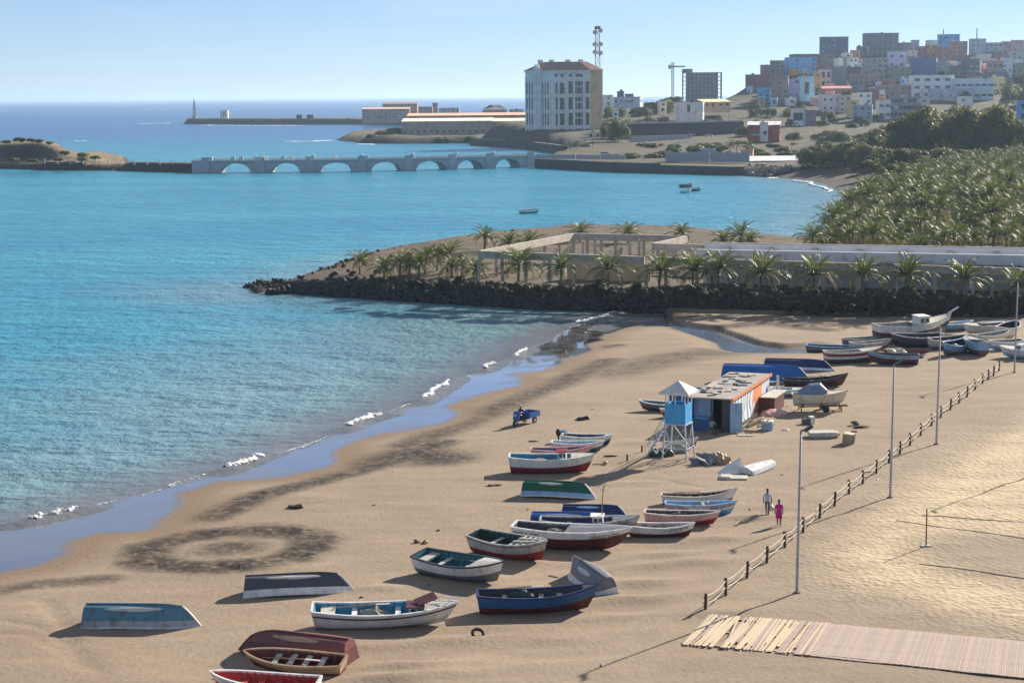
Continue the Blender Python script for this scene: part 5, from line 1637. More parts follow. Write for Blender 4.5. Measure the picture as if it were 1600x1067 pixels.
# ================================================================== PENINSULA: rocks, palms, hedge, unfinished buildings
def leaf_material(name, c1, c2, gloss=0.45, trans=0.35):
    m = bpy.data.materials.new(name)
    nt, b, out = nodes_of(m)
    oi = N(nt, "ShaderNodeObjectInfo")
    n1 = noise(nt, 1.3, 3)
    f = N(nt, "ShaderNodeMath", _operation='MULTIPLY_ADD')
    nt.links.new(oi.outputs['Random'], f.inputs[0])
    f.inputs[1].default_value = 0.55
    nt.links.new(ramp(nt, n1, .3, .7, 0, .5), f.inputs[2])
    c = mixc(nt, f.outputs[0], c1, c2)
    nt.links.new(c, b.inputs['Base Color'])
    b.inputs['Roughness'].default_value = gloss
    b.inputs['Specular IOR Level'].default_value = 0.4
    tr = N(nt, "ShaderNodeBsdfTranslucent")
    nt.links.new(mixc(nt, 1.0, c, (1.5, 1.5, 0.7), 'MULTIPLY'), tr.inputs[0])
    mx = N(nt, "ShaderNodeMixShader")
    mx.inputs[0].default_value = trans
    nt.links.new(b.outputs[0], mx.inputs[1])
    nt.links.new(tr.outputs[0], mx.inputs[2])
    nt.links.new(mx.outputs[0], out.inputs[0])
    return m
m_palm = leaf_material("palm_frond", (0.056, 0.088, 0.028), (0.125, 0.142, 0.050), .48, .34)
m_palmdry = leaf_material("palm_frond_dry", (0.20, 0.145, 0.075), (0.26, 0.19, 0.10), .7, .25)
m_acac = leaf_material("acacia_leaf", (0.078, 0.092, 0.032), (0.145, 0.148, 0.056), .6, .36)
m_shrub = leaf_material("shrub_leaf", (0.036, 0.038, 0.022), (0.070, 0.064, 0.038), .7, .15)
m_trunk = M("trunk_bark", (0.19, 0.155, 0.12), .9, .35, 5, (.07, .055, .04), .5, .6)

def palm_crown(seed, n=20, L=2.9, leaflets=13):
    rr = random.Random(seed)
    mb = MB()
    wind = rr.uniform(-.1, .25)
    for k in range(n):
        az = 2.399963 * k + rr.uniform(-.25, .25)
        q = k / n
        el = R(82 - 92 * q + rr.uniform(-9, 9))          # inner fronds upright, outer hanging
        ln = L * rr.uniform(.82, 1.1) * (0.80 + .25 * math.sin(q * 3.1))
        dry = 1 if q > .86 and rr.random() < .7 else 0
        h = Vector((math.cos(az), math.sin(az), 0))
        p = Vector((0, 0, 0)) + h * .1
        pts = [p.copy()]
        segs = 8
        e = el
        for s_ in range(segs):
            e -= R(4 + 11 * (s_ / segs)) * (0.6 + .8 * q) * 1.15
            p = p + (h * math.cos(e) + Vector((wind * .25, 0, math.sin(e)))) * (ln / segs)
            pts.append(p.copy())
        mb.tube(pts, [.045 * (1 - i / (segs + 1)) + .008 for i in range(segs + 1)], 3, dry, cap=False)
        side = h.cross(Vector((0, 0, 1))).normalized()
        for i in range(leaflets):
            t = .14 + .86 * (i + .5) / leaflets
            x = t * segs
            a = min(int(x), segs - 1)
            c = pts[a].lerp(pts[a + 1], x - a)
            d = (pts[a + 1] - pts[a]).normalized()
            up = side.cross(d).normalized()
            ll = ln * .27 * math.sin(math.pi * min(1, .18 + t * .86)) ** .7 * rr.uniform(.8, 1.1)
            w = .055 * L / 2.9 * (1.35 if leaflets < 11 else 1.0)
            for sg in (-1, 1):
                tip = c + d * ll * .62 + side * sg * ll * .72 - up * ll * rr.uniform(.1, .42)
                mid = c + d * ll * .30 + side * sg * ll * .46 + up * ll * .04
                o = d * w
                mb.add([c - o * .5, c + o * .5, mid + o * .8, mid - o * .8, tip], [(0, 1, 2, 3), (3, 2, 4)], dry)
    return mb
CROWNS = [palm_crown(50 + i, 22 + i % 4, 2.7 + .12 * i).mesh("crown", [m_palm, m_palmdry]) for i in range(6)]
FARCROWNS = [palm_crown(90 + i, 14, 2.8, 8).mesh("crown", [m_palm, m_palmdry]) for i in range(3)]
def trunk_mesh(h, lean, seed):
    rr = random.Random(seed)
    n = 7
    pts = [(lean * (i / n) ** 1.7 * h, .05 * math.sin(i * 1.3 + seed), h * i / n - (.3 if i == 0 else 0)) for i in range(n + 1)]
    return MB().tube(pts, [.22, .16, .14, .13, .125, .12, .12, .13], 8).mesh("trunk", m_trunk, True), Vector(pts[-1])
TRUNKS = [trunk_mesh(h, l, i) for i, (h, l) in enumerate(((2.0, .05), (2.6, .10), (3.2, .04), (3.8, .12), (4.6, .07), (1.4, .0)))]
def palm(loc, ti, ci, sc, rz, label, group, crowns=None):
    t = thing("coconut_palm", label, "palm tree", loc, rz, group)
    t.scale = (sc, sc, sc)
    me, top = TRUNKS[ti]
    link("trunk", me, t)
    link("crown", (crowns or CROWNS)[ci % len(crowns or CROWNS)], t, top, rnd.uniform(0, 6))
    return t
# palms: (column, row of the crown's heart, row of the foot, scale) on the peninsula
PLAB = "young coconut palm standing on the rocky bank before the concrete frame"
def pen_palm(px, pyc, pyf, sc, label, group, D=None):
    z_ = float(PZ(px))
    p = P(px, pyf, z_)
    hgt = PD(px, pyc, p.y).z - z_
    ti = min(range(6), key=lambda i: abs(TRUNKS[i][1].z * sc - hgt))
    sc *= rnd.uniform(.92, 1.12)
    k = hgt / TRUNKS[ti][1].z
    return palm(p + Vector((0, 0, -.1)), ti, rnd.randrange(6), sc, rnd.uniform(-.4, .4), label, group)
ROW = [(810, 414, 443), (876, 418, 449), (950, 420, 452), (1030, 419, 453), (1082, 418, 454), (1121, 419, 456), (1188, 424, 461), (1270, 429, 464), (1346, 432, 467), (1415, 434, 469), (1504, 440, 471), (1590, 444, 474)]
for k, (x, yc, yf) in enumerate(ROW):
    pen_palm(x, yc, yf, 1.42, "young coconut palm in the row planted before the columned frame", "row of palms before the unfinished buildings")
for k, (x, yc, yf) in enumerate(((562, 408, 428), (625, 408, 431), (664, 400, 428), (683, 398, 424), (699, 398, 426), (640, 412, 430), (722, 412, 430), (600, 418, 434), (655, 415, 434), (745, 420, 436), (706, 416, 433))):
    pen_palm(x, yc, yf, 1.0, "small coconut palm on the bare end of the rocky spit", "palms on the rocky spit")
for k, (x, yc, yf) in enumerate(((757, 374, 392), (795, 382, 394), (828, 379, 393), (906, 362, 378), (981, 364, 380), (1064, 364, 380), (1156, 369, 388), (1172, 374, 390), (1130, 377, 388))):
    pen_palm(x, yc, yf, 1.1, "coconut palm rising behind the roofless concrete courtyard", "palms behind the concrete courtyard")

# hedge of dry bushes in the shade of the bank
def leaf_clump(seed, n, size, rx, ry, rz_, lumps=7, mat=None, hollow=.55):
    rr = random.Random(seed)
    cs = [Vector((rr.gauss(0, .45) * rx, rr.gauss(0, .45) * ry, (rr.random() ** .8) * rz_)) for _ in range(lumps)]
    rs = [rr.uniform(.35, .6) for _ in cs]
    mb = MB()
    for k in range(n):
        i = rr.randrange(lumps)
        d = Vector((rr.gauss(0, 1), rr.gauss(0, 1), rr.gauss(0, 1))).normalized()
        if d.z < -.3 and rr.random() < .6: d.z = -d.z
        rad = rs[i] * (hollow + (1 - hollow) * rr.random() ** .6)
        c = cs[i] + Vector((d.x * rx * rad, d.y * ry * rad, d.z * rz_ * rad * .8))
        if c.z < 0: c.z = abs(c.z) * .4
        nrm = (d + Vector((rr.gauss(0, .5), rr.gauss(0, .5), rr.gauss(0, .5) + .3))).normalized()
        a = nrm.orthogonal().normalized()
        a = (Matrix.Rotation(rr.uniform(0, 6.28), 3, nrm) @ a)
        b = nrm.cross(a)
        s_ = size * rr.uniform(.6, 1.4)
        mb.add([c - a * s_ * .5, c + b * s_ * .28, c + a * s_ * .5, c - b * s_ * .28], [(0, 1, 2, 3)])
    return mb.mesh("foliage", mat or m_shrub)
SHRUBS = [leaf_clump(200 + i, 1500, .26, 1.25, 1.1, 1.2, 6) for i in range(4)]
shrub_stem = MB()
for a in range(6):
    shrub_stem.tube([(0, 0, -.2), (.2 * math.cos(a), .2 * math.sin(a), .4), (.55 * math.cos(a), .55 * math.sin(a), .95)], [.05, .04, .02], 5)
shrub_stem = shrub_stem.mesh("stem", m_trunk)
def shrub(loc, sc, label, group, mesh=None, cat="shrub"):
    t = thing("shrub", label, cat, loc, rnd.uniform(0, 6), group)
    t.scale = (sc * rnd.uniform(.9, 1.2), sc * rnd.uniform(.9, 1.2), sc)
    link("foliage", mesh or SHRUBS[rnd.randrange(4)], t)
    link("stem", shrub_stem, t)
    return t
for x in range(585, 1610, 19):
    yb = np.interp(x, [585, 850, 1150, 1600], [450, 462, 471, 479]) + rnd.uniform(-2, 2)
    if rnd.random() < .92:
        shrub(P(x + rnd.uniform(-6, 6), yb, float(PZ(x)) - .2), rnd.uniform(.9, 1.45), "dry dark bush in the hedge along the rocky bank", "bushes along the rocky bank")
for x, y in ((470, 436), (520, 432), (548, 430), (590, 428), (500, 422), (430, 440), (535, 418), (570, 414), (610, 404), (640, 399), (690, 396), (660, 408), (600, 424), (720, 402)):
    shrub(P(x, y, float(PZ(x))), rnd.uniform(.35, .6), "low straggly bush on the bare tip of the rocky spit", "bushes on the spit's tip")
for x in range(1240, 1600, 24):
    shrub(P(x, np.interp(x, [1240, 1600], [487, 496]) , .9), rnd.uniform(.8, 1.3), "dark bush growing at the foot of the bank behind the boats", "bushes at the foot of the bank")

# rocks of the revetment (uncountable)
def rocks(name, path, n, width, smin, smax, z0, z1, mat, seed=1, taper=False):
    rr = random.Random(seed)
    bm = bmesh.new()
    bmesh.ops.create_icosphere(bm, subdivisions=1, radius=1)
    bv = [v.co.copy() for v in bm.verts]
    bf = [tuple(v.index for v in f.verts) for f in bm.faces]
    bm.free()
    mb = MB()
    path = [Vector((*p, 0)) for p in path]
    seg = [(path[i + 1] - path[i]).length for i in range(len(path) - 1)]
    for k in range(n):
        t = rr.random() * sum(seg)
        i = 0
        while i < len(seg) - 1 and t > seg[i]:
            t -= seg[i]; i += 1
        d = (path[i + 1] - path[i]).normalized()
        nn = Vector((-d.y, d.x, 0))
        u = rr.random()
        c = path[i] + d * t + nn * (u * width - .6)
        tip = min(1.0, (.18 + ((path[i] + d * t) - path[0]).length / 32)) if taper else 1.0
        c.z = z0 + (z1 - z0) * u * tip + rr.uniform(-.2, .2)
        s_ = rr.uniform(smin, smax) * (1.2 if rr.random() < .15 else 1)
        E = Euler((rr.uniform(0, 6), rr.uniform(0, 6), rr.uniform(0, 6))).to_matrix()
        sc = Vector((s_ * rr.uniform(.8, 1.4), s_ * rr.uniform(.7, 1.1), s_ * rr.uniform(.6, 1.0)))
        mb.add([c + E @ Vector((v.x * sc.x * rr.uniform(.8, 1.1), v.y * sc.y * rr.uniform(.8, 1.1), v.z * sc.z)) for v in bv], bf)
    return tag(mb.build(name, mat), kind='stuff')
m_boulder = M("basalt_boulder", (0.034, 0.032, 0.033), .85, .45, 1.2, (.08, .068, .058), .5, .5)
rocks("rock_revetment", pen_near, 2900, 3.6, .26, .50, .0, 2.7, m_boulder, 3, True)
rocks("rock_revetment", pen_far[::-1][:6], 900, -3.0, .3, .6, .1, 2.4, m_boulder, 4, True)
rocks("rock_rubble", W([(1140, 273), (1175, 275.5), (1205, 277)]), 160, 9, .8, 1.6, .2, 2.5, M("rubble_pale", (.24, .21, .19), .85, .5, .6, (.08, .07, .065), .6, .4), 5)

# ---- unfinished concrete courtyard and wings
m_conc = M("raw_concrete", (0.50, 0.45, 0.385), .9, .22, .5, (.2, .17, .14), .5, .3)
m_white = M("white_render", (0.66, 0.655, 0.66), .8, .08, .4, (.48, .46, .45), .35, .1)
frame = thing("concrete_frame", "unfinished roofless concrete frame of columns and beams on the rocky spit", "building", (0, 0, 2.9))
ZT = 6.1
def Bp(px, py, z=ZT): return P(px, py, z)
def beam(a, b, h=1.0, w=.45, parent=None, mat=None, nm="beam"):
    o_ = parent.location
    a, b = Vector(a) - o_, Vector(b) - o_
    a.z -= h / 2; b.z -= h / 2
    return MB().bar(a, b, w, h).build(nm, mat or m_conc, parent)
def cols(a, b, n, parent, w=.42, ends=(0, 1), mat=None, drop=1.0, foot=1.9, skip=()):
    for i in range(n):
        if i in skip: continue
        t = ends[0] + (ends[1] - ends[0]) * (i / (n - 1) if n > 1 else .5)
        p = Vector(a).lerp(Vector(b), t) - parent.location
        z1 = p.z - drop + .01
        z0 = foot - parent.location.z
        MB().box(p.x - w / 2, p.x + w / 2, p.y - w / 2, p.y + w / 2, z0, z1).build("column", mat or m_conc, parent)
A = Bp(748, 392, 7.0); Bc = Bp(896, 364.5, 7.0); C = Bp(1073, 368.5, 6.9); Cn = Bp(1020, 380, 6.8); Dn = Bp(1010, 401, 6.66); A2 = Bp(1600, 419, 6.1); E2 = Bp(1245, 386, 6.6)
for (a, b, n) in ((A, Bc, 7), (Bc, C, 8), (C, Cn, 3), (Cn, E2, 9), (A, Dn, 7)):
    d = (b - a).normalized() * .26
    beam(a + d, b - d, 1.0, .45, frame)
    cols(a, b, n, frame, .45, (0.0, 1.0) if b is Bc else (1 / (n), 1.0))
# inner cross beams and a low wall
for t in (.35, .7):
    a, b = A.lerp(Dn, t), Bc.lerp(C, t)
    cols(a, b, 4, frame, .4, (.25, .75), drop=.0)
for (a, b) in ((A.lerp(Dn, .45), A.lerp(Dn, .95)),):
    q = (Bc - A).normalized() * 5
    pa, pb = a + q - frame.location, b + q - frame.location
    pa.z = pb.z = 1.2
    MB().bar(pa, pb, .25, 2.6).build("partition_wall", M("ochre_block", (.42, .34, .24), .9, .2, .6), frame)
# long wing: columns, concrete beam, white set-back storey
wing = thing("long_white_wing", "long unfinished white wing with a concrete colonnade behind the palm row", "building", Vector((Dn.x, Dn.y, 2.9)))
off = (A2 - Dn).normalized()
back = Vector((-off.y, off.x, 0))
W0 = Bp(1012, 401.1, 6.62); W1 = A2 + off * 34
beam(W0 + off * .5, W1, .95, .45, wing)
cols(W0, W1, 20, wing, .40, (.03, 1.0), m_conc, .95)
loc = wing.location
def slab(a, b, w0, w1, z0, z1, nm, mat):
    pa, pb = a - loc, b - loc
    v = []
    for z in (z0 - loc.z, z1 - loc.z):
        for p, k in ((pa, w0), (pb, w0), (pb, w1), (pa, w1)):
            q = p + back * k
            v.append((q.x, q.y, z))
    return MB().add(v, [(3, 2, 1, 0), (4, 5, 6, 7), (0, 1, 5, 4), (1, 2, 6, 5), (2, 3, 7, 6), (3, 0, 4, 7)]).build(nm, mat, wing)
wa = W0 + off * 6
slab(wa, W1, 7.3, 7.6, 1.9, ZT + .28, "back_wall", m_white)
for i in range(16):
    p = wa.lerp(W1, (i + .5) / 16)
    slab(p, p + off * .35, 3.4, 3.75, 1.9, ZT + .29, "inner_column", m_white)
slab(wa, W1, 2.9, 3.39, ZT + .01, ZT + 1.35, "upper_wall", m_white)
slab(wa, W1, 3.395, 8.0, ZT + .3, ZT + .5, "roof_slab", m_white)
slab(wa, W1, 8.01, 8.35, ZT + .2, ZT + 1.75, "parapet", m_white)
slab(wa, W1, 8.0, 8.36, ZT + 1.755, ZT + 1.9, "parapet_cap", m_conc)
for i in range(13):
    t = (i + .5) / 13
    p = wa.lerp(W1, t)
    slab(p, p + off * .8, 6.9, 8.0, ZT + .505, ZT + 1.3, "rib", m_conc)
for i in range(10):
    t = (i + .5) / 10
    p = wa.lerp(W1, t)
    slab(p, p + off * .35, 2.5, 2.895, ZT + .01, ZT + 1.1, "stub_column", m_white)

# ---- the palm grove
grv = W([(1245, 384), (1290, 352), (1318, 318), (1352, 292), (1420, 262), (1500, 250), (1640, 240), (1640, 392), (1400, 392)], 4.0)
grv = [tuple(P(x, y, 6.5)[:2]) for x, y in ((1240, 378), (1262, 369), (1292, 345), (1330, 322), (1365, 298), (1430, 268), (1500, 252), (1640, 240), (1830, 236), (1880, 382), (1420, 383))]
ga = np.asarray(grv)
pts, rg = [], random.Random(17)
tries = 0
while tries < 16000 and len(pts) < 1150:
    tries += 1
    y = rg.uniform(ga[:, 1].min(), ga[:, 1].max())
    x = rg.uniform(ga[:, 0].min(), ga[:, 0].max())
    if sdf_poly(np.array([[x]]), np.array([[y]]), grv)[0, 0] < 0: continue
    md = 3.7 if y < 420 else 4.2
    if all((x - a) ** 2 + (y - b) ** 2 > md * md for a, b in pts):
        pts.append((x, y))
pts.sort(key=lambda p: (pix(p[0], p[1], 6.0)[0] > 1622, p[1]))
GZ = lambda y: float(np.interp(y, [300, 420, 560, 760, 900], [3.2, 4.2, 5.2, 6.2, 6.7]))
for (x, y) in pts[:250]:
    palm((x, y, GZ(y)), rnd.choice((0, 1, 2, 2, 3, 4, 5)), rnd.randrange(6), rnd.choice((rnd.uniform(.7, 1.0), rnd.uniform(.95, 1.3), rnd.uniform(1.1, 1.5))), rnd.uniform(0, 6), "coconut palm in the dense grove behind the long white wing", "coconut palms of the dense grove")
# the rest of the grove reads as one mass
gv = MB()
src = [palm_crown(300 + i, 13, 2.9, 6) for i in range(4)]
gv_v, gv_f, gv_m, off_ = [], [], [], 0
for (x, y) in pts[250:]:
    s_ = src[rnd.randrange(4)]
    sc = rnd.uniform(.8, 1.2)
    a = rnd.uniform(0, 6)
    V_ = np.asarray(s_.v) * sc
    Rm = np.array([[math.cos(a), -math.sin(a), 0], [math.sin(a), math.cos(a), 0], [0, 0, 1]])
    V_ = V_ @ Rm.T + np.array([x, y, GZ(y) + rnd.uniform(2.0, 3.8)])
    gv.v += [tuple(q) for q in V_]
    gv.f += [tuple(i + off_ for i in f) for f in s_.f]
    gv.m += s_.m
    off_ += len(V_)
tag(gv.build("palm_grove_mass", [m_palm, m_palmdry]), kind='stuff')

# ---- broad-crowned trees
def tree_crown(seed, n=8500, size=.62, rx=6.0, ry=5.0, rz_=5.2, lumps=22):
    rr = random.Random(seed)
    cs = [(Vector((rr.uniform(-.8, .8) * rx, rr.uniform(-.8, .8) * ry, 0)), rr.uniform(.26, .46)) for _ in range(lumps)]
    cs = [(Vector((c.x, c.y, rz_ * (.62 * (1 - (c.x / rx) ** 2 * .6 - (c.y / ry) ** 2 * .5) + rr.uniform(-.52, .12)))), r_) for c, r_ in cs]
    mb = MB()
    for k in range(n):
        c0, r_ = cs[rr.randrange(lumps)]
        d = Vector((rr.gauss(0, 1), rr.gauss(0, 1), rr.gauss(0, 1))).normalized()
        if d.z < -.2 and rr.random() < .7: d.z *= -1
        rad = r_ * (.62 + .42 * rr.random())
        c = c0 + Vector((d.x * rx * rad, d.y * ry * rad, d.z * rz_ * rad * 1.05))
        nrm = (d + Vector((rr.gauss(0, .45), rr.gauss(0, .45), rr.gauss(0, .45) + .35))).normalized()
        a = Matrix.Rotation(rr.uniform(0, 6.28), 3, nrm) @ nrm.orthogonal().normalized()
        b = nrm.cross(a)
        s_ = size * rr.uniform(.55, 1.4)
        mb.add([c - a * s_ * .5, c + b * s_ * .3, c + a * s_ * .5, c - b * s_ * .3], [(0, 1, 2, 3)])
    return mb.mesh("crown", m_acac)
TCR = [tree_crown(400 + i) for i in range(4)]
tt = MB()
tt.tube([(0, 0, -1.5), (.1, .05, .8), (.2, .1, 2.0)], [.38, .3, .26], 9)
for a in range(6):
    an = a * 1.05
    tt.tube([(.2, .1, 1.9), (1.2 * math.cos(an), 1.1 * math.sin(an), 3.0), (3.2 * math.cos(an), 2.8 * math.sin(an), 4.2)], [.2, .14, .06], 6)
tt = tt.mesh("trunk", m_trunk, True)
def tree(px, py_foot, D, width_px, height_px, label, group, ground=None):
    if ground is not None:
        p = P(px, py_foot, ground)
        D = p.y
        z = p.z - .3
    else:
        p = PD(px, py_foot, D)
        z = MZ(p.x, D) - .3
    k = D / F
    t = thing("acacia_tree", label, "tree", (p.x, p.y, z), rnd.uniform(-.5, .5), group)
    sx = width_px * k / 14.0
    sz = height_px * k / 7.2
    t.scale = (sx, sx, sz)
    link("trunk", tt, t)
    link("crown", TCR[rnd.randrange(4)], t, (0, 0, 2.0))
    return t
for (x, yf, w, h) in ((1385, 243, 75, 46), (1420, 246, 85, 74), (1465, 247, 95, 88), (1512, 248, 95, 84), (1560, 247, 88, 88), (1405, 232, 80, 50), (1490, 230, 90, 66), (1445, 228, 80, 56), (1535, 231, 90, 66), (1598, 238, 60, 50)):
    tree(x, yf, 0, w, h, "large rounded acacia in the tall clump below the hillside town", "acacias below the hillside town", 5.6)
for (x, yf, w, h) in ((1282, 262, 80, 40), (1318, 264, 84, 44), (1356, 266, 88, 44), (1396, 270, 90, 42), (1300, 254, 70, 36), (1345, 252, 80, 34), (1268, 258, 50, 30)):
    tree(x, yf, 0, w, h, "spreading acacia shading the small beach at the head of the bay", "acacias behind the small beach", 2.6)
for (x, yf, w, h) in ((1420, 268, 84, 40), (1465, 262, 80, 32), (1402, 296, 84, 44), (1376, 306, 70, 36), (1500, 258, 80, 28), (1545, 254, 80, 26), (1590, 254, 70, 26)):
    tree(x, yf, 0, w, h, "spreading acacia rising from the far edge of the palm grove", "acacias at the grove's far edge", 4.6)
# ================================================================== FAR SHORE
# ---- bridge of seven arches curving away to the right
m_bridge = M("bridge_stucco", (0.46, 0.47, 0.48), .8, .10, .25, (.42, .41, .40), .4, .1)
bxs = [(300, 270.5), (344, 270.3), (392, 270), (424, 269.8), (469, 269.5), (501, 269.2), (551, 268.6), (580, 268), (627, 267.2), (650, 266.6), (698, 265.5), (714, 265), (755, 263.8), (774, 263.2), (814, 262), (842, 261)]
bp = [P(x, y, 0) for x, y in bxs]
bridge = thing("arched_bridge", "long pale bridge of seven low arches across the bay", "bridge", bp[0])
BW, BT = 8.0, 4.4
def nrm2(i):
    a, b = bp[max(0, i - 1)], bp[min(len(bp) - 1, i + 1)]
    d = (b - a).normalized()
    return Vector((-d.y, d.x, 0))
def bpt(i, k, z):
    q = bp[i] + nrm2(i) * k - bp[0]
    return (q.x, q.y, z)
for i in range(len(bp) - 1):
    mb = MB()
    if i % 2 == 0:          # solid pier between arches
        v = [bpt(i, 0, -.5), bpt(i + 1, 0, -.5), bpt(i + 1, BW, -.5), bpt(i, BW, -.5), bpt(i, 0, BT), bpt(i + 1, 0, BT), bpt(i + 1, BW, BT), bpt(i, BW, BT)]
        mb.add(v, [(3, 2, 1, 0), (4, 5, 6, 7), (0, 1, 5, 4), (1, 2, 6, 5), (2, 3, 7, 6), (3, 0, 4, 7)])
        mb.build("pier", m_bridge, bridge)
        md = (bp[i] + bp[i + 1]) / 2 - bp[0]
        nn = nrm2(i)
        dd = Vector((nn.y, -nn.x, 0))
        pb = MB()
        T = Matrix((dd, nn, Vector((0, 0, 1)))).transposed().to_4x4()
        T.translation = md
        pb.box(-1.5, 1.5, -.5, -.003, -.4, BT + 1.5, 0, T)
        pb.build("pilaster", m_bridge, bridge)
    else:                   # arch
        n = 12
        v, f = [], []
        for k in range(n + 1):
            t = k / n
            zz = .15 + (BT - 1.1) * math.sqrt(max(0, 1 - (2 * t - 1) ** 2)) ** .95
            for w_ in (0, BW):
                a, b = Vector(bpt(i, w_, 0)), Vector(bpt(i + 1, w_, 0))
                q = a.lerp(b, t)
                v.append((q.x, q.y, zz))
                v.append((q.x, q.y, BT))
        for k in range(n):
            o = k * 4
            f += [(o, o + 4, o + 5, o + 1), (o + 6, o + 2, o + 3, o + 7), (o + 2, o + 6, o + 4, o), (o + 1, o + 5, o + 7, o + 3)]
        mb.add(v, f)
        mb.build("arch", m_bridge, bridge)
for w_, nm in ((-.25, "parapet"), (BW + .25, "parapet")):
    for i in range(len(bp) - 1):
        a, b = Vector(bpt(i, w_, BT + .8)), Vector(bpt(i + 1, w_, BT + .8))
        MB().bar(a, b, .3, .12).build("rail", m_bridge, bridge)
        MB().bar(a - Vector((0, 0, .7)), b - Vector((0, 0, .7)), .5, .3).build("cornice", m_bridge, bridge)
        nb = max(3, int((b - a).length / 1.3))
        bb = MB()
        for k in range(nb):
            q = a.lerp(b, (k + .5) / nb)
            bb.box(q.x - .16, q.x + .16, q.y - .12, q.y + .12, BT + .1, BT + .76)
        tag(bb.build("balusters", m_bridge, bridge), kind='stuff')
pl = MB().box(-.75, .75, -.4, .4, 0, 1.7).mesh("pedestal", m_white)
for x in (330, 365, 378, 392, 402, 408, 414, 443, 455, 478, 487, 522, 573, 644, 710, 771):
    t = (x - bxs[0][0]) / (bxs[-1][0] - bxs[0][0])
    i = max(k for k in range(len(bxs) - 1) if bxs[k][0] <= x)
    u = (x - bxs[i][0]) / (bxs[i + 1][0] - bxs[i][0])
    q = Vector(bpt(i, -.3 if rnd.random() < .6 else BW + .2, BT)).lerp(Vector(bpt(i + 1, -.3, BT)), u)
    o = link("pedestal", pl, bridge, q, rnd.uniform(-.05, .05))
for k, x in enumerate((565, 645, 713, 770, 490)):
    i = max(k2 for k2 in range(len(bxs) - 1) if bxs[k2][0] <= x)
    u = (x - bxs[i][0]) / (bxs[i + 1][0] - bxs[i][0])
    q = Vector(bpt(i, -.4, BT + 1.6)).lerp(Vector(bpt(i + 1, -.4, BT + 1.6)), u)
    link("ball_finial", blob(2, .75, .75, .75, 3, .05, m_white), bridge, q)
# posts along the causeway
for k in range(12):
    x = 70 + 20 * k
    p = P(x, 254.5 + k * .15, 3.2)
    tag(MB().tube([(0, 0, -.5), (0, 0, 1.6)], .22, 6).build("bollard", m_white, None, False, p), "pale bollard on the rocky causeway leading to the arched bridge", "bollard", "bollards along the causeway")

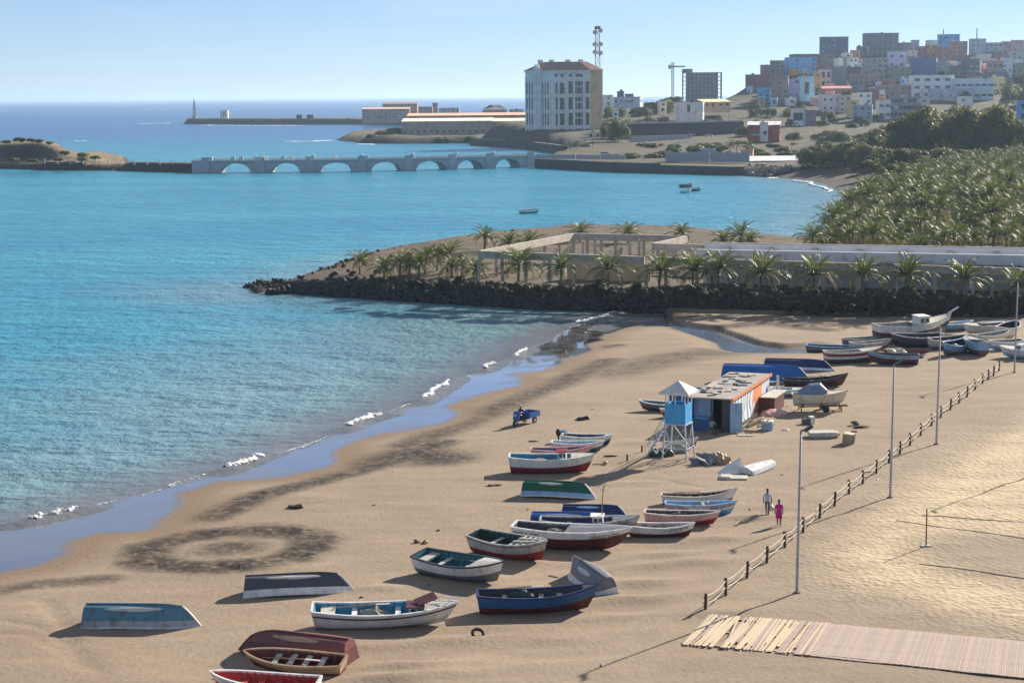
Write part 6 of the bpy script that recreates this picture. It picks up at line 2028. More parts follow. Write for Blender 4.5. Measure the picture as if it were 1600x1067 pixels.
# ---- houses and towers
WIN = MB()
WIN.box(-.5, .5, -.02, .10, 0, 1, 0)
WIN.box(-.56, -.5, -.06, .05, -.04, 1.04, 1); WIN.box(.5, .56, -.06, .05, -.04, 1.04, 1)
WIN.box(-.56, .56, -.06, .05, 1.0, 1.05, 1); WIN.box(-.62, .62, -.12, .05, -.09, -.041, 1)
m_frame = M("window_frame", (.42, .41, .40), .7, .1, 1, bmp=0)
WINM = WIN.mesh("window", [m_glass, m_frame])
WINL = WIN.mesh("window", [M("pale_pane", (.5, .5, .52), .3, .1, 1, bmp=0), m_frame])  # window variant with a plain pale pane
WM = {}
def wall_mat(rgb):
    k = "wall_%d_%d_%d" % rgb
    return M(k, tuple(min(.82, v * 1.6) for v in s2l(*rgb)), .85, .14, .25, tuple(v * .6 for v in s2l(*rgb)), .5, .1)
def house(x0, y0, x1, y1, rgb, label, D=None, depth=None, rot=None, wins=None, roof='flat', group=None, name="house", cat="house", sink=3.0, roofc=None, light=0.0, extra=None, winsize=(1.15, 1.35)):
    D = D or hill_D(y1)
    a, b = PD(x0, y1, D), PD(x1, y1, D)
    top = PD((x0 + x1) / 2, y0, D).z
    w, h = (b - a).length, top - (a.z + b.z) / 2
    dp = depth or max(6.0, min(14, w * .8))
    rot = R(rnd.uniform(-14, 10)) if rot is None else R(rot)
    c = (a + b) / 2
    t = thing(name, label, cat, (c.x, c.y, c.z), rot, group)
    m = wall_mat(rgb)
    wl_ = MB()
    wl_.box(-w / 2, w / 2, 0, dp, -sink, h)
    wo = wl_.build("wall", m, t)
    if roof == 'flat':
        for (bx0, bx1, by0, by1) in ((-w / 2 - .15, w / 2 + .15, -.15, .1), (-w / 2 - .15, w / 2 + .15, dp - .1, dp + .15), (-w / 2 - .15, -w / 2 + .1, .102, dp - .102), (w / 2 - .1, w / 2 + .15, .102, dp - .102)):
            MB().box(bx0, bx1, by0, by1, h - .02, h + .55).build("parapet", m, t)
        if rnd.random() < .45 and not extra:
            tw = rnd.uniform(1.2, 2.2)
            q = rnd.uniform(-w * .3, w * .3)
            MB().tube([(q, dp * .5, h), (q, dp * .5, h + tw * .8)], tw * .45, 10).build("water_tank", PA[rnd.choice(('dgrey', 'offwhite', 'steel', 'black'))], t)
    elif roof == 'hip':
        o_ = .5
        rh = min(4.5, dp * .28)
        MB().add([(-w / 2 - o_, -o_, h), (w / 2 + o_, -o_, h), (w / 2 + o_, dp + o_, h), (-w / 2 - o_, dp + o_, h), (-w / 2 + dp * .4, dp / 2, h + rh), (w / 2 - dp * .4, dp / 2, h + rh)],
                 [(0, 1, 5, 4), (1, 2, 5), (2, 3, 4, 5), (3, 0, 4), (3, 2, 1, 0)]).build("roof", wall_mat(roofc or (150, 84, 66)), t)
    elif roof == 'pent':
        MB().add([(-w / 2 - .3, -.6, h), (w / 2 + .3, -.6, h), (w / 2 + .3, dp, h + 1.6), (-w / 2 - .3, dp, h + 1.6), (-w / 2 - .3, -.6, h + .2), (w / 2 + .3, -.6, h + .2), (w / 2 + .3, dp, h + 1.8), (-w / 2 - .3, dp, h + 1.8)],
                 [(3, 2, 1, 0), (4, 5, 6, 7), (0, 1, 5, 4), (1, 2, 6, 5), (2, 3, 7, 6), (3, 0, 4, 7)]).build("roof", wall_mat(roofc or (150, 84, 66)), t)
    fl = max(1, round(h / 3.0))
    nc = max(1, int(w / 3.4))
    if wins: nc, fl = wins
    ww, wh = winsize
    if nc and fl:
        for f_ in range(fl):
            for k in range(nc):
                if not wins and rnd.random() < .36: continue
                o = link("window", WINL if rnd.random() < light else WINM, t, (-w / 2 + w * (k + .5) / nc + rnd.uniform(-.2, .2) * (0 if wins else 1), -.03, h * (f_ + .33) / fl))  # light: share of windows with the pale pane
                o.scale = (ww * (1 if wins else rnd.uniform(.7, 1.7)), 1.2, min(wh, h / fl * .55) * (1 if wins else rnd.uniform(.7, 1.1)))
        for f_ in range(fl):                      # the sunlit side wall
            for k in range(max(1, int(dp / 4))):
                if rnd.random() < .45: continue
                o = link("window", WINM, t, (w / 2 + .03, dp * (k + .5) / max(1, int(dp / 4)), h * (f_ + .33) / fl), math.pi / 2)
                o.scale = (ww, 1.2, min(wh, h / fl * .55))
        if not wins:
            o = MB().box(-.5, .5, -.05, .1, .0, 2.1).build("door", PA[rnd.choice(('maroon', 'dgrey', 'steel', 'tan'))], t, False, (-w / 2 + w * (.25 + .5 * rnd.random()), -.01, .05))
    return t, dict(w=w, h=h, dp=dp, m=m)
# --- hillside town, each told apart by its colour and its neighbours
H = house
H(1166, 118, 1205, 142, (112, 78, 80), "brown red house at the seaward end of the hillside town")
H(1168, 136, 1176, 146, (150, 178, 214), "tiny pale blue house below the brown red one")
H(1183, 139, 1203, 160, (84, 156, 216), "bright blue low house under the brown red house")
H(1190, 103, 1204, 122, (122, 92, 100), "mauve house stepping up behind the brown red one")
H(1203, 96, 1226, 120, (118, 108, 124), "dull purple grey block above the mauve house")
H(1204, 119, 1231, 162, (124, 114, 110), "tall grey brown house with dark openings beside the bright blue house")
H(1226, 100, 1236, 114, (104, 142, 196), "narrow mid blue house beside the large cornflower block")
H(1232, 91, 1276, 118, (104, 152, 212), "large cornflower blue block near the town's seaward edge")
H(1242, 86, 1281, 93, (112, 100, 104), "brownish top storey set on the cornflower blue block", D=1335, sink=5)
H(1230, 125, 1250, 159, (150, 146, 182), "lilac house with a stair front below the cornflower block")
H(1249, 121, 1272, 159, (150, 182, 210), "pale blue house with tall dark stair window below the cornflower block", wins=(1, 1), winsize=(2.6, 7))
H(1271, 114, 1283, 146, (166, 142, 92), "narrow mustard house between pale blue and white framed ones")
H(1282, 111, 1299, 141, (186, 176, 160), "cream house with a grid of tall dark windows beside the mustard one", wins=(2, 2), winsize=(2.2, 3.6))
H(1298, 106, 1322, 140, (108, 112, 122), "blank grey block beside the cream gridded house", wins=(0, 0))
H(1282, 59, 1325, 94, (92, 96, 120), "tall slate blue apartment block with red side standing over the skyline", wins=(5, 4), light=.35, rot=-6)
H(1276, 86, 1302, 112, (112, 106, 100), "brown grey house at the foot of the slate blue block")
H(1296, 93, 1317, 109, (176, 190, 198), "small pale house with flat roof below the slate blue block")
H(1318, 84, 1332, 104, (196, 186, 190), "pinkish white house beside the slate blue block")
H(1328, 80, 1343, 96, (178, 122, 96), "orange topped house beside the pinkish white one")
H(1326, 92, 1341, 112, (190, 192, 190), "white narrow house with two dark windows below the orange topped one")
H(1341, 98, 1356, 116, (146, 158, 162), "grey green small house beside the white narrow one")
H(1321, 106, 1345, 128, (92, 76, 84), "dark plum house under the white narrow house")
H(1333, 118, 1374, 140, (124, 118, 112), "long concrete house with a balustraded terrace")
H(1354, 53, 1404, 90, (106, 110, 118), "tall bare concrete block with open top floor on the skyline", wins=(6, 4), rot=4)
H(1338, 74, 1356, 94, (96, 104, 112), "grey house leaning against the tall bare concrete block")
H(1352, 92, 1388, 122, (138, 140, 136), "wide dull grey house under the tall bare concrete block")
H(1386, 82, 1416, 108, (164, 164, 192), "lavender house with balcony openings in mid town", wins=(2, 2), winsize=(2, 2))
H(1404, 68, 1424, 92, (116, 118, 132), "blue grey house beside the tall bare block")
H(1423, 64, 1436, 84, (142, 152, 170), "small pale blue grey house on the skyline")
H(1420, 80, 1433, 98, (190, 182, 164), "small cream house above the dark blue block")
H(1432, 74, 1448, 96, (132, 98, 104), "dull red house beside the ochre one")
H(1388, 106, 1424, 128, (108, 112, 104), "moss grey row house below the lavender one")
H(1421, 92, 1462, 124, (86, 96, 134), "dark blue blank block in mid town with sandy side wall", wins=(0, 0), rot=-16)
H(1446, 71, 1462, 96, (180, 138, 96), "ochre house with sunlit side behind the dark blue block")
H(1450, 64, 1476, 80, (182, 166, 166), "pale pink upper house behind the ochre one")
H(1462, 74, 1486, 98, (142, 104, 98), "brick brown house beside the ochre one")
H(1486, 66, 1511, 92, (146, 116, 110), "brick rose house with cream patch on the skyline")
H(1466, 55, 1499, 70, (104, 152, 198), "sky blue rooftop house standing highest on the skyline", D=1480, sink=6)
H(1482, 88, 1512, 106, (112, 104, 104), "dusky brown house below the brick rose one")
H(1462, 98, 1484, 124, (124, 140, 146), "grey teal house beside the dark blue block")
H(1482, 104, 1506, 124, (104, 92, 96), "dark brown house beside the speckled one")
H(1504, 94, 1530, 122, (98, 98, 112), "slate house with scattered white windows", light=.7)
H(1516, 62, 1540, 88, (128, 148, 166), "hazy blue house with a mast on the skyline")
H(1538, 68, 1566, 92, (140, 158, 168), "pale blue grey house beside the masted one")
H(1528, 86, 1548, 108, (172, 170, 160), "pale beige house below the hazy blue ones")
H(1546, 82, 1566, 100, (92, 94, 106), "dark slate house above the red shuttered one")
H(1566, 66, 1586, 86, (170, 134, 146), "rose pink house towards the landward end of the skyline")
H(1584, 64, 1612, 88, (172, 150, 152), "dusty pink house last on the skyline")
H(1580, 82, 1606, 106, (150, 156, 158), "grey white house below the dusty pink one")
H(1543, 97, 1567, 122, (160, 124, 126), "pink house with two rows of red framed windows", wins=(3, 2), winsize=(1.8, 2.2))
H(1566, 92, 1582, 122, (172, 188, 190), "tall narrow mint white house beside the pink windowed one")
H(1580, 100, 1606, 122, (112, 122, 116), "green grey house among trees at the town's landward side")
# lower town
H(1285, 139, 1330, 152, (150, 92, 94), "low house with long faded red roof", roof='pent', roofc=(158, 104, 104))
H(1284, 149, 1313, 175, (188, 186, 184), "white two storey house with four windows below the red roofed one", wins=(3, 2))
H(1311, 150, 1330, 176, (168, 160, 156), "beige house beside the white two storey one")
H(1326, 158, 1342, 184, (174, 158, 112), "sandy yellow house with tall windows near the trees")
H(1236, 172, 1258, 196, (184, 188, 194), "white fronted workshop with a dark wide door at the hill's foot", wins=(1, 1), winsize=(5, 4))
H(1256, 174, 1275, 196, (118, 92, 104), "plum coloured low wall house beside the workshop")
H(1332, 166, 1362, 190, (128, 140, 156), "blue grey building with white balconies beside the office block")
H(1340, 146, 1362, 172, (192, 196, 202), "white balconied house behind the blue grey building")
H(1360, 140, 1374, 170, (132, 92, 88), "narrow brick red house beside the office block")
H(1366, 142, 1382, 158, (196, 200, 206), "white stair tower of the office block", wins=(0, 0))
H(1372, 158, 1392, 186, (200, 202, 206), "white end of the office block with red crossed panel", wins=(2, 2), winsize=(2.4, 1.4))
t_, d_ = H(1390, 153, 1438, 186, (118, 124, 130), "dark glazed office block front with slanted panes", wins=(7, 3), winsize=(3.0, 3.2), light=.25)
H(1436, 154, 1452, 180, (160, 156, 148), "beige annex beside the glazed office block")
H(1374, 134, 1424, 152, (128, 120, 112), "ruined tan house with collapsed pale roof sheets")
t_, d_ = H(1425, 119, 1488, 154, (188, 194, 214), "large modern white villa with a sunlit end tower", wins=(4, 3), winsize=(3.0, 1.6), rot=-4)
H(1480, 119, 1490, 148, (214, 212, 206), "sunlit white tower at the modern villa's end", D=1215, wins=(1, 2))
H(1491, 124, 1552, 156, (170, 184, 208), "long pale blue white villa beside the modern one", wins=(6, 2), winsize=(3.0, 1.3), rot=-4)
H(1550, 121, 1568, 146, (190, 168, 128), "sand coloured house at the long villa's end")
H(1450, 140, 1520, 158, (146, 152, 168), "low grey terrace wall building before the villas", wins=(5, 1))
H(1500, 152, 1520, 170, (198, 200, 206), "small bright white house just above the acacias")
H(1590, 160, 1625, 205, (92, 150, 200), "bright blue house with white edged windows beside parked cars", D=760, wins=(2, 3), winsize=(2, 1.8))
# small houses filling the slope between the named ones
fc = [(118, 112, 110), (132, 122, 114), (104, 106, 116), (146, 140, 136), (96, 92, 98), (140, 120, 112), (120, 130, 138), (160, 156, 152)]
for k in range(46):
    x = rnd.uniform(1180, 1600)
    yr = float(np.interp(x, *RIDGE))
    y1 = rnd.uniform(yr + 10, 172 if x < 1450 else 150)
    w = rnd.uniform(13, 24)
    h = rnd.uniform(10, 17)
    H(x - w / 2, y1 - h + 3, x + w / 2, y1 + 3, fc[k % 8], "small weathered concrete house packed between larger ones on the hillside", D=hill_D(y1) + 14, group="small weathered houses of the hillside", sink=4)
CN = {"white": (214, 214, 214), "cream": (204, 190, 160), "pale blue": (140, 172, 206), "pink": (188, 146, 142), "ochre": (176, 138, 92), "grey": (132, 132, 134), "brick red": (140, 88, 78), "lilac": (158, 154, 182)}
for k in range(120):
    x = rnd.uniform(1185, 1605)
    yr = float(np.interp(x, *RIDGE))
    y1 = rnd.uniform(yr + 12, 168 if x < 1440 else 118)
    w = rnd.uniform(8, 17)
    h = rnd.uniform(6, 12)
    cn = rnd.choice(list(CN))
    H(x - w / 2, y1 - h, x + w / 2, y1, CN[cn], "small %s house wedged into the rows of the hillside town" % cn, D=hill_D(y1) - 9, depth=5, group="small %s houses of the hillside town" % cn, sink=3)
for x, y0, y1, D, lb in ((1474, 46, 60, 1480, "short dark mast on the sky blue rooftop house"), (1526, 44, 66, 1440, "thin aerial mast on the hazy blue house")):
    b = PD(x, y1, D)
    h = PD(x, y0, D).z - b.z
    tag(MB().tube([(0, 0, -1.5), (0, 0, h)], [.6, .35], 6).build("aerial_mast", m_steel, None, False, b), lb, "mast")

# --- the big hotel tower
D0 = 1010.0
def tower():
    a, b = PD(822, 222, D0 + 6), PD(942, 222, D0)
    k = D0 / F
    t = thing("hotel_tower", "tall unfinished hotel block with arched ground floor and brown hipped roof", "building", (PD(866, 222, D0).x, D0, PD(866, 222, D0).z), 0)
    mw = wall_mat((186, 186, 184))
    mt_ = wall_mat((176, 150, 120))
    H_ = (222 - 112) * k
    # plan: left wing facing a little left, right wing facing a little right
    xl, xc, xr = (822 - 866) * k, 0.0, (942 - 866) * k
    plan = [(xl, 9.0), (xc, 0.0), (xr - 7.0, 1.0), (xr, 4.0), (xr, 26.0), (xl + 4, 30.0)]
    v = [(x, y, -6) for x, y in plan] + [(x, y, H_) for x, y in plan]
    n = len(plan)
    f = [tuple(range(n - 1, -1, -1)), tuple(range(n, 2 * n))] + [(i, (i + 1) % n, n + (i + 1) % n, n + i) for i in range(n)]
    mb = MB()
    mb.add(v, f)
    for i in range(len(mb.m)):
        mb.m[i] = 1 if i in (2 + 2, 2 + 3) else 0
    mb.build("wall", [mw, mt_], t)
    e = 1.0
    cx, cy_ = sum(p[0] for p in plan) / n, sum(p[1] for p in plan) / n
    base = [(cx + (x - cx) * 1.04, cy_ + (y - cy_) * 1.04, H_ + .003) for x, y in plan]
    topp = [(cx + (x - cx) * .55, cy_ + (y - cy_) * .55, H_ + 4.6) for x, y in plan]
    MB().add(base + topp, [tuple(range(n - 1, -1, -1)), tuple(range(n, 2 * n))] + [(i, (i + 1) % n, n + (i + 1) % n, n + i) for i in range(n)]).build("roof", wall_mat((132, 98, 84)), t)
    for dx in (-7, -1, 8, 15):
        MB().box(dx - 1.4, dx + 1.4, 13, 16, H_ + 2.0, H_ + 5.9).build("chimney", mw, t)
    def wall_frame(p, q):
        d = Vector((q[0] - p[0], q[1] - p[1], 0))
        return Vector((*p, 0)), d, math.atan2(d.y, d.x)
    pane = MB().box(-.5, .5, -.10, .1, 0, 1).mesh("window", m_glass)
    arch = MB()
    arch.add([(-.5, -.1, 0), (.5, -.1, 0), (.5, -.1, .75), (.36, -.1, .92), (0, -.1, 1), (-.36, -.1, .92), (-.5, -.1, .75)], [(0, 1, 2, 3, 4, 5, 6)])
    arch = arch.mesh("window", m_glass)
    def put(face, u, z, w, h, me=pane):
        p, d, a = wall_frame(plan[face], plan[face + 1])
        c = p + d * u
        o = link("window", me, t, (c.x, c.y, z), a)
        o.scale = (w, 1, h)
        return o
    def pil(face, u, w, z0, z1, dep=.5, m=None, nm="pilaster"):
        p, d, a = wall_frame(plan[face], plan[face + 1])
        c = p + d * u
        o = MB().box(-w / 2, w / 2, -dep, .0, z0, z1).build(nm, m or mw, t, False, (c.x, c.y, 0))
        o.rotation_euler.z = a
    fh = H_ / 4.55
    for lev in range(4):
        z = .5 + lev * fh
        hh = fh * .74
        for u in (.07, .16, .25, .62, .71, .80):
            put(0, u, z, 1.5, hh, arch if lev in (0, 3) else pane)
        for u, w in ((.06, 1.6), (.22, 2.6), (.46, 2.2), (.70, 6.5), (.93, 1.8)):
            put(1, u, z, w, hh * (1.06 if u > .4 else 1), arch if (lev == 3 and u < .3) else pane)
    for u in (.06, .22, .46):
        put(1, u, 4.05 * fh + .6, 1.6, 1.6)
    for u in (.70,):
        put(1, u, 4.05 * fh + .6, 4, 1.6)
    for u in (.33, .40, .47, .54):
        pil(0, u, 1.0, -5, H_ + (3.2 if .35 < u < .5 else 1.2), 1.3)
    for u in (.115, .205, .295, .58, .665, .755, .85, .02, .97):
        pil(0, u, .8, -5, H_ - 3, .35)
    for u in (.012, .13, .34, .56, .83):
        pil(1, u, 1.1, -5, H_ - 3.5, .45)
    for u in (.64, .76):
        pil(1, u, .35, fh, H_ - 4, .3, wall_mat((150, 150, 150)))
    for lev in range(1, 9):
        pil(1, .70, 7.2, lev * fh / 2 - .2, lev * fh / 2 + .35, .28, mw, "floor_band")
    for face in (0, 1):
        pil(face, .5, (Vector((*plan[face + 1], 0)) - Vector((*plan[face], 0))).length, fh - 1.5, fh - .6, .6, mw, "cornice")
        pil(face, .5, (Vector((*plan[face + 1], 0)) - Vector((*plan[face], 0))).length + .6, H_ - .8, H_ - .05, .8, mw, "cornice")
    return t
tower()
# lattice mast behind the tower
mp = PD(934, 215, D0 + 60)
ml = thing("lattice_mast", "red and white lattice telecom mast rising behind the hotel block", "mast", mp)
mh = PD(934, 46, D0 + 60).z - mp.z
def lattice(z0, z1, w0, w1, mat, nm, parent):
    mb = MB()
    n = max(2, int((z1 - z0) / 3.0))
    cs = [(-1, -1), (1, -1), (1, 1), (-1, 1)]
    for i in range(n):
        za, zb = z0 + (z1 - z0) * i / n, z0 + (z1 - z0) * (i + 1) / n
        wa, wb = w0 + (w1 - w0) * i / n, w0 + (w1 - w0) * (i + 1) / n
        for k in range(4):
            a, b = cs[k], cs[(k + 1) % 4]
            mb.bar((a[0] * wa, a[1] * wa, za), (a[0] * wb, a[1] * wb, zb), .38)
            mb.bar((a[0] * wa, a[1] * wa, za), (b[0] * wb, b[1] * wb, zb), .2)
            mb.bar((b[0] * wa, b[1] * wa, za), (a[0] * wb, a[1] * wb, zb), .2)
            mb.bar((a[0] * wb, a[1] * wb, zb), (b[0] * wb, b[1] * wb, zb), .2)
    return mb.build(nm, mat, parent)
m_red = M("mast_red", s2l(150, 66, 60), .7, .15, 1)
for i in range(8):
    lattice(mh * i / 8, mh * (i + 1) / 8, 2.0 - .12 * i, 1.88 - .12 * i, (m_red if i % 2 == 0 else m_white), "section", ml)
for z, s_ in ((.985, 1), (.97, -1), (.86, 1), (.86, -1), (.78, 1), (.79, -1)):
    MB().tube([(s_ * 1.6, -1.4, mh * z), (s_ * 1.6, -2.4, mh * z)], 1.3, 12).build("antenna_dish", m_frame, ml)
MB().box(-1.6, 1.6, -1.6, 1.6, mh, mh + 1.6).build("head_platform", m_red, ml)
MB().box(-3.2, 3.2, -.3, .3, mh * .86 - .2, mh * .86 + .2).build("cross_arm", m_frame, ml)
MB().box(-3.2, 3.2, -.3, .3, mh * .79 - .2, mh * .79 + .2).build("cross_arm", m_frame, ml)

# --- tower crane and unfinished slab block
cp = PD(1051, 170, 1500)
cr_ = thing("tower_crane", "thin grey tower crane beside the unfinished slab block", "crane", cp)
ch = PD(1051, 98, 1500).z - cp.z
lattice(0, ch, .9, .9, m_steel, "mast", cr_)
MB().bar((-2.5, 0, ch * .91), (10, 0, ch * .91), 1.2, 1.2).build("jib", m_steel, cr_)
MB().box(-3.5, -1.5, -1, 1, ch * .86, ch * .95).build("counterweight", m_conc, cr_)
a, b = PD(1066, 165, 1450), PD(1128, 165, 1450)
sb_ = thing("slab_block", "unfinished grey slab block of bare floors beside the crane", "building", (a + b) / 2, R(-4))
w = (b - a).length
h = PD(1097, 114, 1450).z - (a.z + b.z) / 2
nf = 8
for i in range(nf + 1):
    MB().box(-w / 2, w / 2, 0, 14, h * i / nf - .25, h * i / nf + .25).build("floor_slab", wall_mat((140, 134, 132)), sb_)
MB().box(-w / 2 + 3, w / 2 - 4, .6, 13, .3, h - .4).build("infill_wall", wall_mat((116, 106, 104)), sb_)
for k in range(11):
    x = -w / 2 + .5 + (w - 1) * k / 10
    MB().box(x - .4, x + .4, .02, .58, -4, h).build("column", wall_mat((150, 146, 144)), sb_)
    MB().box(x - .4, x + .4, 13.2, 13.8, -4, h).build("column", wall_mat((150, 146, 144)), sb_)
MB().box(-w / 2, -w / 2 + 8, 2, 10, h + .3, h + 3).build("stair_core", wall_mat((120, 112, 112)), sb_)
o = link("opening", WINL, sb_, (-3, .5, h * .86)); o.scale = (2, 1, 1.5)

# --- mainland buildings, walls
def flatwall(pts, z0, z1, th, mat, name, label, cat="wall", panels=0):
    o0 = Vector((pts[0].x, pts[0].y, z0))
    t = thing(name, label, cat, o0)
    for a, b in zip(pts[:-1], pts[1:]):
        n = max(1, int((b - a).length / panels)) if panels else 1
        for k in range(n):
            p, q = a.lerp(b, k / n), a.lerp(b, (k + (0.985 if panels else 1)) / n)
            p, q = p - o0, q - o0
            p.z = q.z = (z1 - z0) / 2
            MB().bar(p, q, th, z1 - z0).build("wall_panel" if panels else "wall", mat, t)
    return t
m_seawall = M("dark_sea_wall", (.085, .080, .080), .9, .25, .15, (.05, .048, .05), .5, .3)
flatwall([P(838, 262.5), P(880, 264.5), P(960, 269), P(1030, 271)], -1, 3.6, 1.5, m_seawall, "sea_wall", "dark stone sea wall running on from the arched bridge")
flatwall([P(1030, 271), P(1100, 273), P(1160, 274.5)], -1, 3.0, 1.5, m_seawall, "sea_wall", "lower dark stone sea wall ending at the rubble")
m_pale = M("pale_fence_panel", (.38, .41, .45), .8, .12, .3, (.25, .25, .26), .4)
flatwall([PD(838, 250, 733), PD(900, 250, 727), PD(978, 250, 716)], 3.3, 5.0, .3, m_pale, "panel_fence", "pale panel fence on top of the dark sea wall", "fence", 9)
flatwall([PD(1040, 250, 708), PD(1110, 250, 700), PD(1172, 250, 695)], 2.6, 6.2, .3, m_pale, "panel_fence", "taller grey blue hoarding of wide panels behind the rubble", "fence", 12)
house(1172, 252, 1262, 262, (196, 196, 200), "long low shed with a glaring white roof behind the small beach", D=705, depth=7, rot=2, wins=(6, 1), roof='pent', roofc=(226, 226, 226), name="beach_shed", cat="shed", sink=3)
m_cut = M("dark_retaining_wall", (.085, .078, .076), .9, .3, .08, (.05, .046, .045), .5, .4)
flatwall([PD(975, 212, 930), PD(1060, 212, 955), PD(1160, 212, 985)], 3, 13.4, 2, m_cut, "retaining_wall", "long dark retaining wall below the upper road")
flatwall([PD(985, 215, 905), PD(1080, 215, 930)], 3, 8.0, 1, M("pale_wall", (.42, .43, .46), .8, .1, .2), "garden_wall", "pale grey wall at the foot of the dark retaining wall")
flatwall([PD(975, 212, 928), PD(1060, 212, 953), PD(1160, 212, 983)], 13.405, 14.2, .6, m_pale, "road_parapet", "thin pale parapet along the upper road")
def far_house(*a, **k): return house(*a, **k)
H(1054, 162, 1098, 182, (196, 198, 214), "large white lavender villa on the slope below the slab block", D=1060, wins=(1, 1), winsize=(1.6, 4))
H(1098, 160, 1142, 168, (170, 146, 118), "low tan shed with a sunlit roof on the slope seaward of the town", D=1090, roof='pent', roofc=(206, 176, 136))
H(943, 150, 958, 166, (206, 206, 204), "white house with sunlit side just behind the hotel block", D=1150)
H(958, 153, 1000, 163, (158, 164, 176), "row of low pale blocks behind the hotel's trees", D=1210)
H(966, 144, 975, 154, (78, 88, 100), "small dark control tower above the low pale blocks", D=1300)
H(978, 148, 990, 156, (98, 108, 118), "dark square block beside the small control tower", D=1300)
H(1030, 160, 1042, 175, (196, 180, 166), "sunlit cream house between trees beside the white lavender villa", D=1080)
H(957, 176, 966, 190, (190, 188, 180), "small cream gate house half hidden by trees behind the hotel", D=980)
H(1168, 196, 1218, 212, (138, 62, 56), "long low dark red building with a white gable by the road", D=905, roof='pent', roofc=(190, 186, 184), depth=8)
H(1190, 193, 1200, 212, (206, 206, 206), "white gable front set into the dark red building", D=900)
H(1316, 232, 1392, 247, (200, 206, 220), "long white building among the acacias", D=760, wins=(5, 1))
H(1095, 235, 1118, 247, (140, 152, 166), "small grey blue shed among bushes behind the sea wall", D=745, wins=(0, 0))
H(1158, 236, 1176, 248, (178, 140, 122), "small pinkish hut among bushes near the shed", D=735)
H(918, 208, 940, 226, (196, 184, 172), "small striped kiosk at the foot of the hotel block", D=940, wins=(2, 2))
# port buildings
H(628, 190, 770, 216, (142, 134, 122), "long warehouse with pale sunlit roof on the rocky point", D=1160, depth=26, rot=0, wins=(14, 1), winsize=(1.4, 1.4), roof='pent', roofc=(214, 190, 168), sink=2)
H(770, 190, 835, 212, (150, 140, 126), "lower warehouse joined to the long one", D=1165, depth=22, rot=0, wins=(4, 1), roof='pent', roofc=(210, 184, 160), sink=2)
H(636, 181, 840, 190, (170, 120, 96), "second warehouse row with reddish roof behind the long one", D=1330, depth=24, rot=0, wins=(0, 0), roof='pent', roofc=(206, 150, 124), sink=4)
H(566, 171, 640, 186, (150, 132, 120), "long low port shed on the headland", D=1800, rot=0, roof='pent', roofc=(176, 146, 128), sink=4)
H(598, 163, 652, 178, (148, 122, 108), "tall port shed with brown roof behind the low one", D=1880, rot=0, roof='pent', roofc=(132, 94, 82), sink=4)
H(654, 168, 676, 182, (168, 132, 116), "rosy port house beside the tall shed", D=1780, rot=0)
H(676, 162, 684, 178, (90, 96, 112), "small dark blue square tower among the port sheds", D=1800, rot=0, wins=(0, 0))
H(686, 170, 718, 182, (176, 160, 148), "pale port house with a row of windows", D=1780, rot=0)
H(754, 172, 792, 180, (128, 128, 130), "port hall with a steep dark hipped roof", D=1750, depth=40, rot=0, roof='hip', roofc=(92, 82, 84), sink=4)
H(796, 172, 818, 180, (170, 158, 150), "small pale port house beside the dark roofed hall", D=1740, rot=0)
flatwall([PD(738, 226, 1075), PD(790, 220, 1022), PD(835, 220, 973), PD(888, 232, 888)], -1, 4.0, 3, m_seawall, "quay_wall", "dark quay wall before the hotel block")
# statue-like beacon and white hut on the breakwater
b = PD(304, 186, 2080)
be = thing("beacon", "tall white and green tapering beacon at the breakwater's end", "beacon", b)
hb_ = PD(304, 153, 2080).z - b.z
MB().tube([(0, 0, -2), (0, 0, hb_ * .12)], [3.4, 3.0], 8).build("plinth", wall_mat((150, 160, 150)), be)
MB().tube([(0, 0, hb_ * .12 + .01), (.3, 0, hb_ * .5), (.2, 0, hb_ * .8), (0, 0, hb_)], [2.3, 1.9, 1.2, .2], 8).build("shaft", wall_mat((214, 222, 216)), be)
MB().tube([(1.4, -1.6, hb_ * .14), (1.2, -1.2, hb_ * .6), (.6, -.6, hb_ * .85)], [1.6, 1.4, .6], 7).build("white_face", m_white, be)
H(344, 173.5, 356, 184, (232, 232, 230), "small white square house on the breakwater", D=2060, rot=0, wins=(1, 1), winsize=(2, 2.4), sink=2)
MB_ = thing("harbour_gear", "low dark harbour gear on the breakwater", "equipment", PD(475, 184, 1960))
MB().box(-8, -2, 0, 3, -1, 3).build("container", wall_mat((70, 72, 80)), MB_)
MB().box(3, 10, 0, 3, -1, 3).build("container", wall_mat((76, 70, 74)), MB_)

# ---- trees and bushes of the mainland
for (x, y, D, w, h) in ((955, 200, 930, 40, 30), (975, 190, 960, 46, 24), (965, 212, 905, 42, 38), (990, 186, 1000, 40, 20), (1012, 190, 1010, 40, 22), (1035, 188, 1030, 36, 18), (1000, 172, 1100, 40, 16), (1035, 168, 1120, 50, 22), (1050, 162, 1180, 44, 18), (960, 178, 1080, 40, 22), (1010, 160, 1250, 40, 14)):
    tree(x, y + 4, D, w, h, "dark acacia among the trees behind the hotel block", "acacias behind the hotel block")
for (x, y, D, w, h) in ((1160, 205, 950, 26, 18), (1305, 216, 830, 60, 30), (1335, 220, 820, 50, 26), (1290, 205, 900, 46, 20), (1350, 210, 860, 50, 24), (1120, 180, 1010, 40, 18), (1105, 176, 1030, 30, 14), (1375, 212, 850, 46, 26), (1240, 200, 920, 30, 14), (1590, 150, 1150, 60, 40), (1560, 170, 1060, 60, 26), (1600, 130, 1250, 40, 24)):
    tree(x, y + 3, D, w, h, "scattered acacia at the foot of the hillside town", "acacias at the hill's foot")
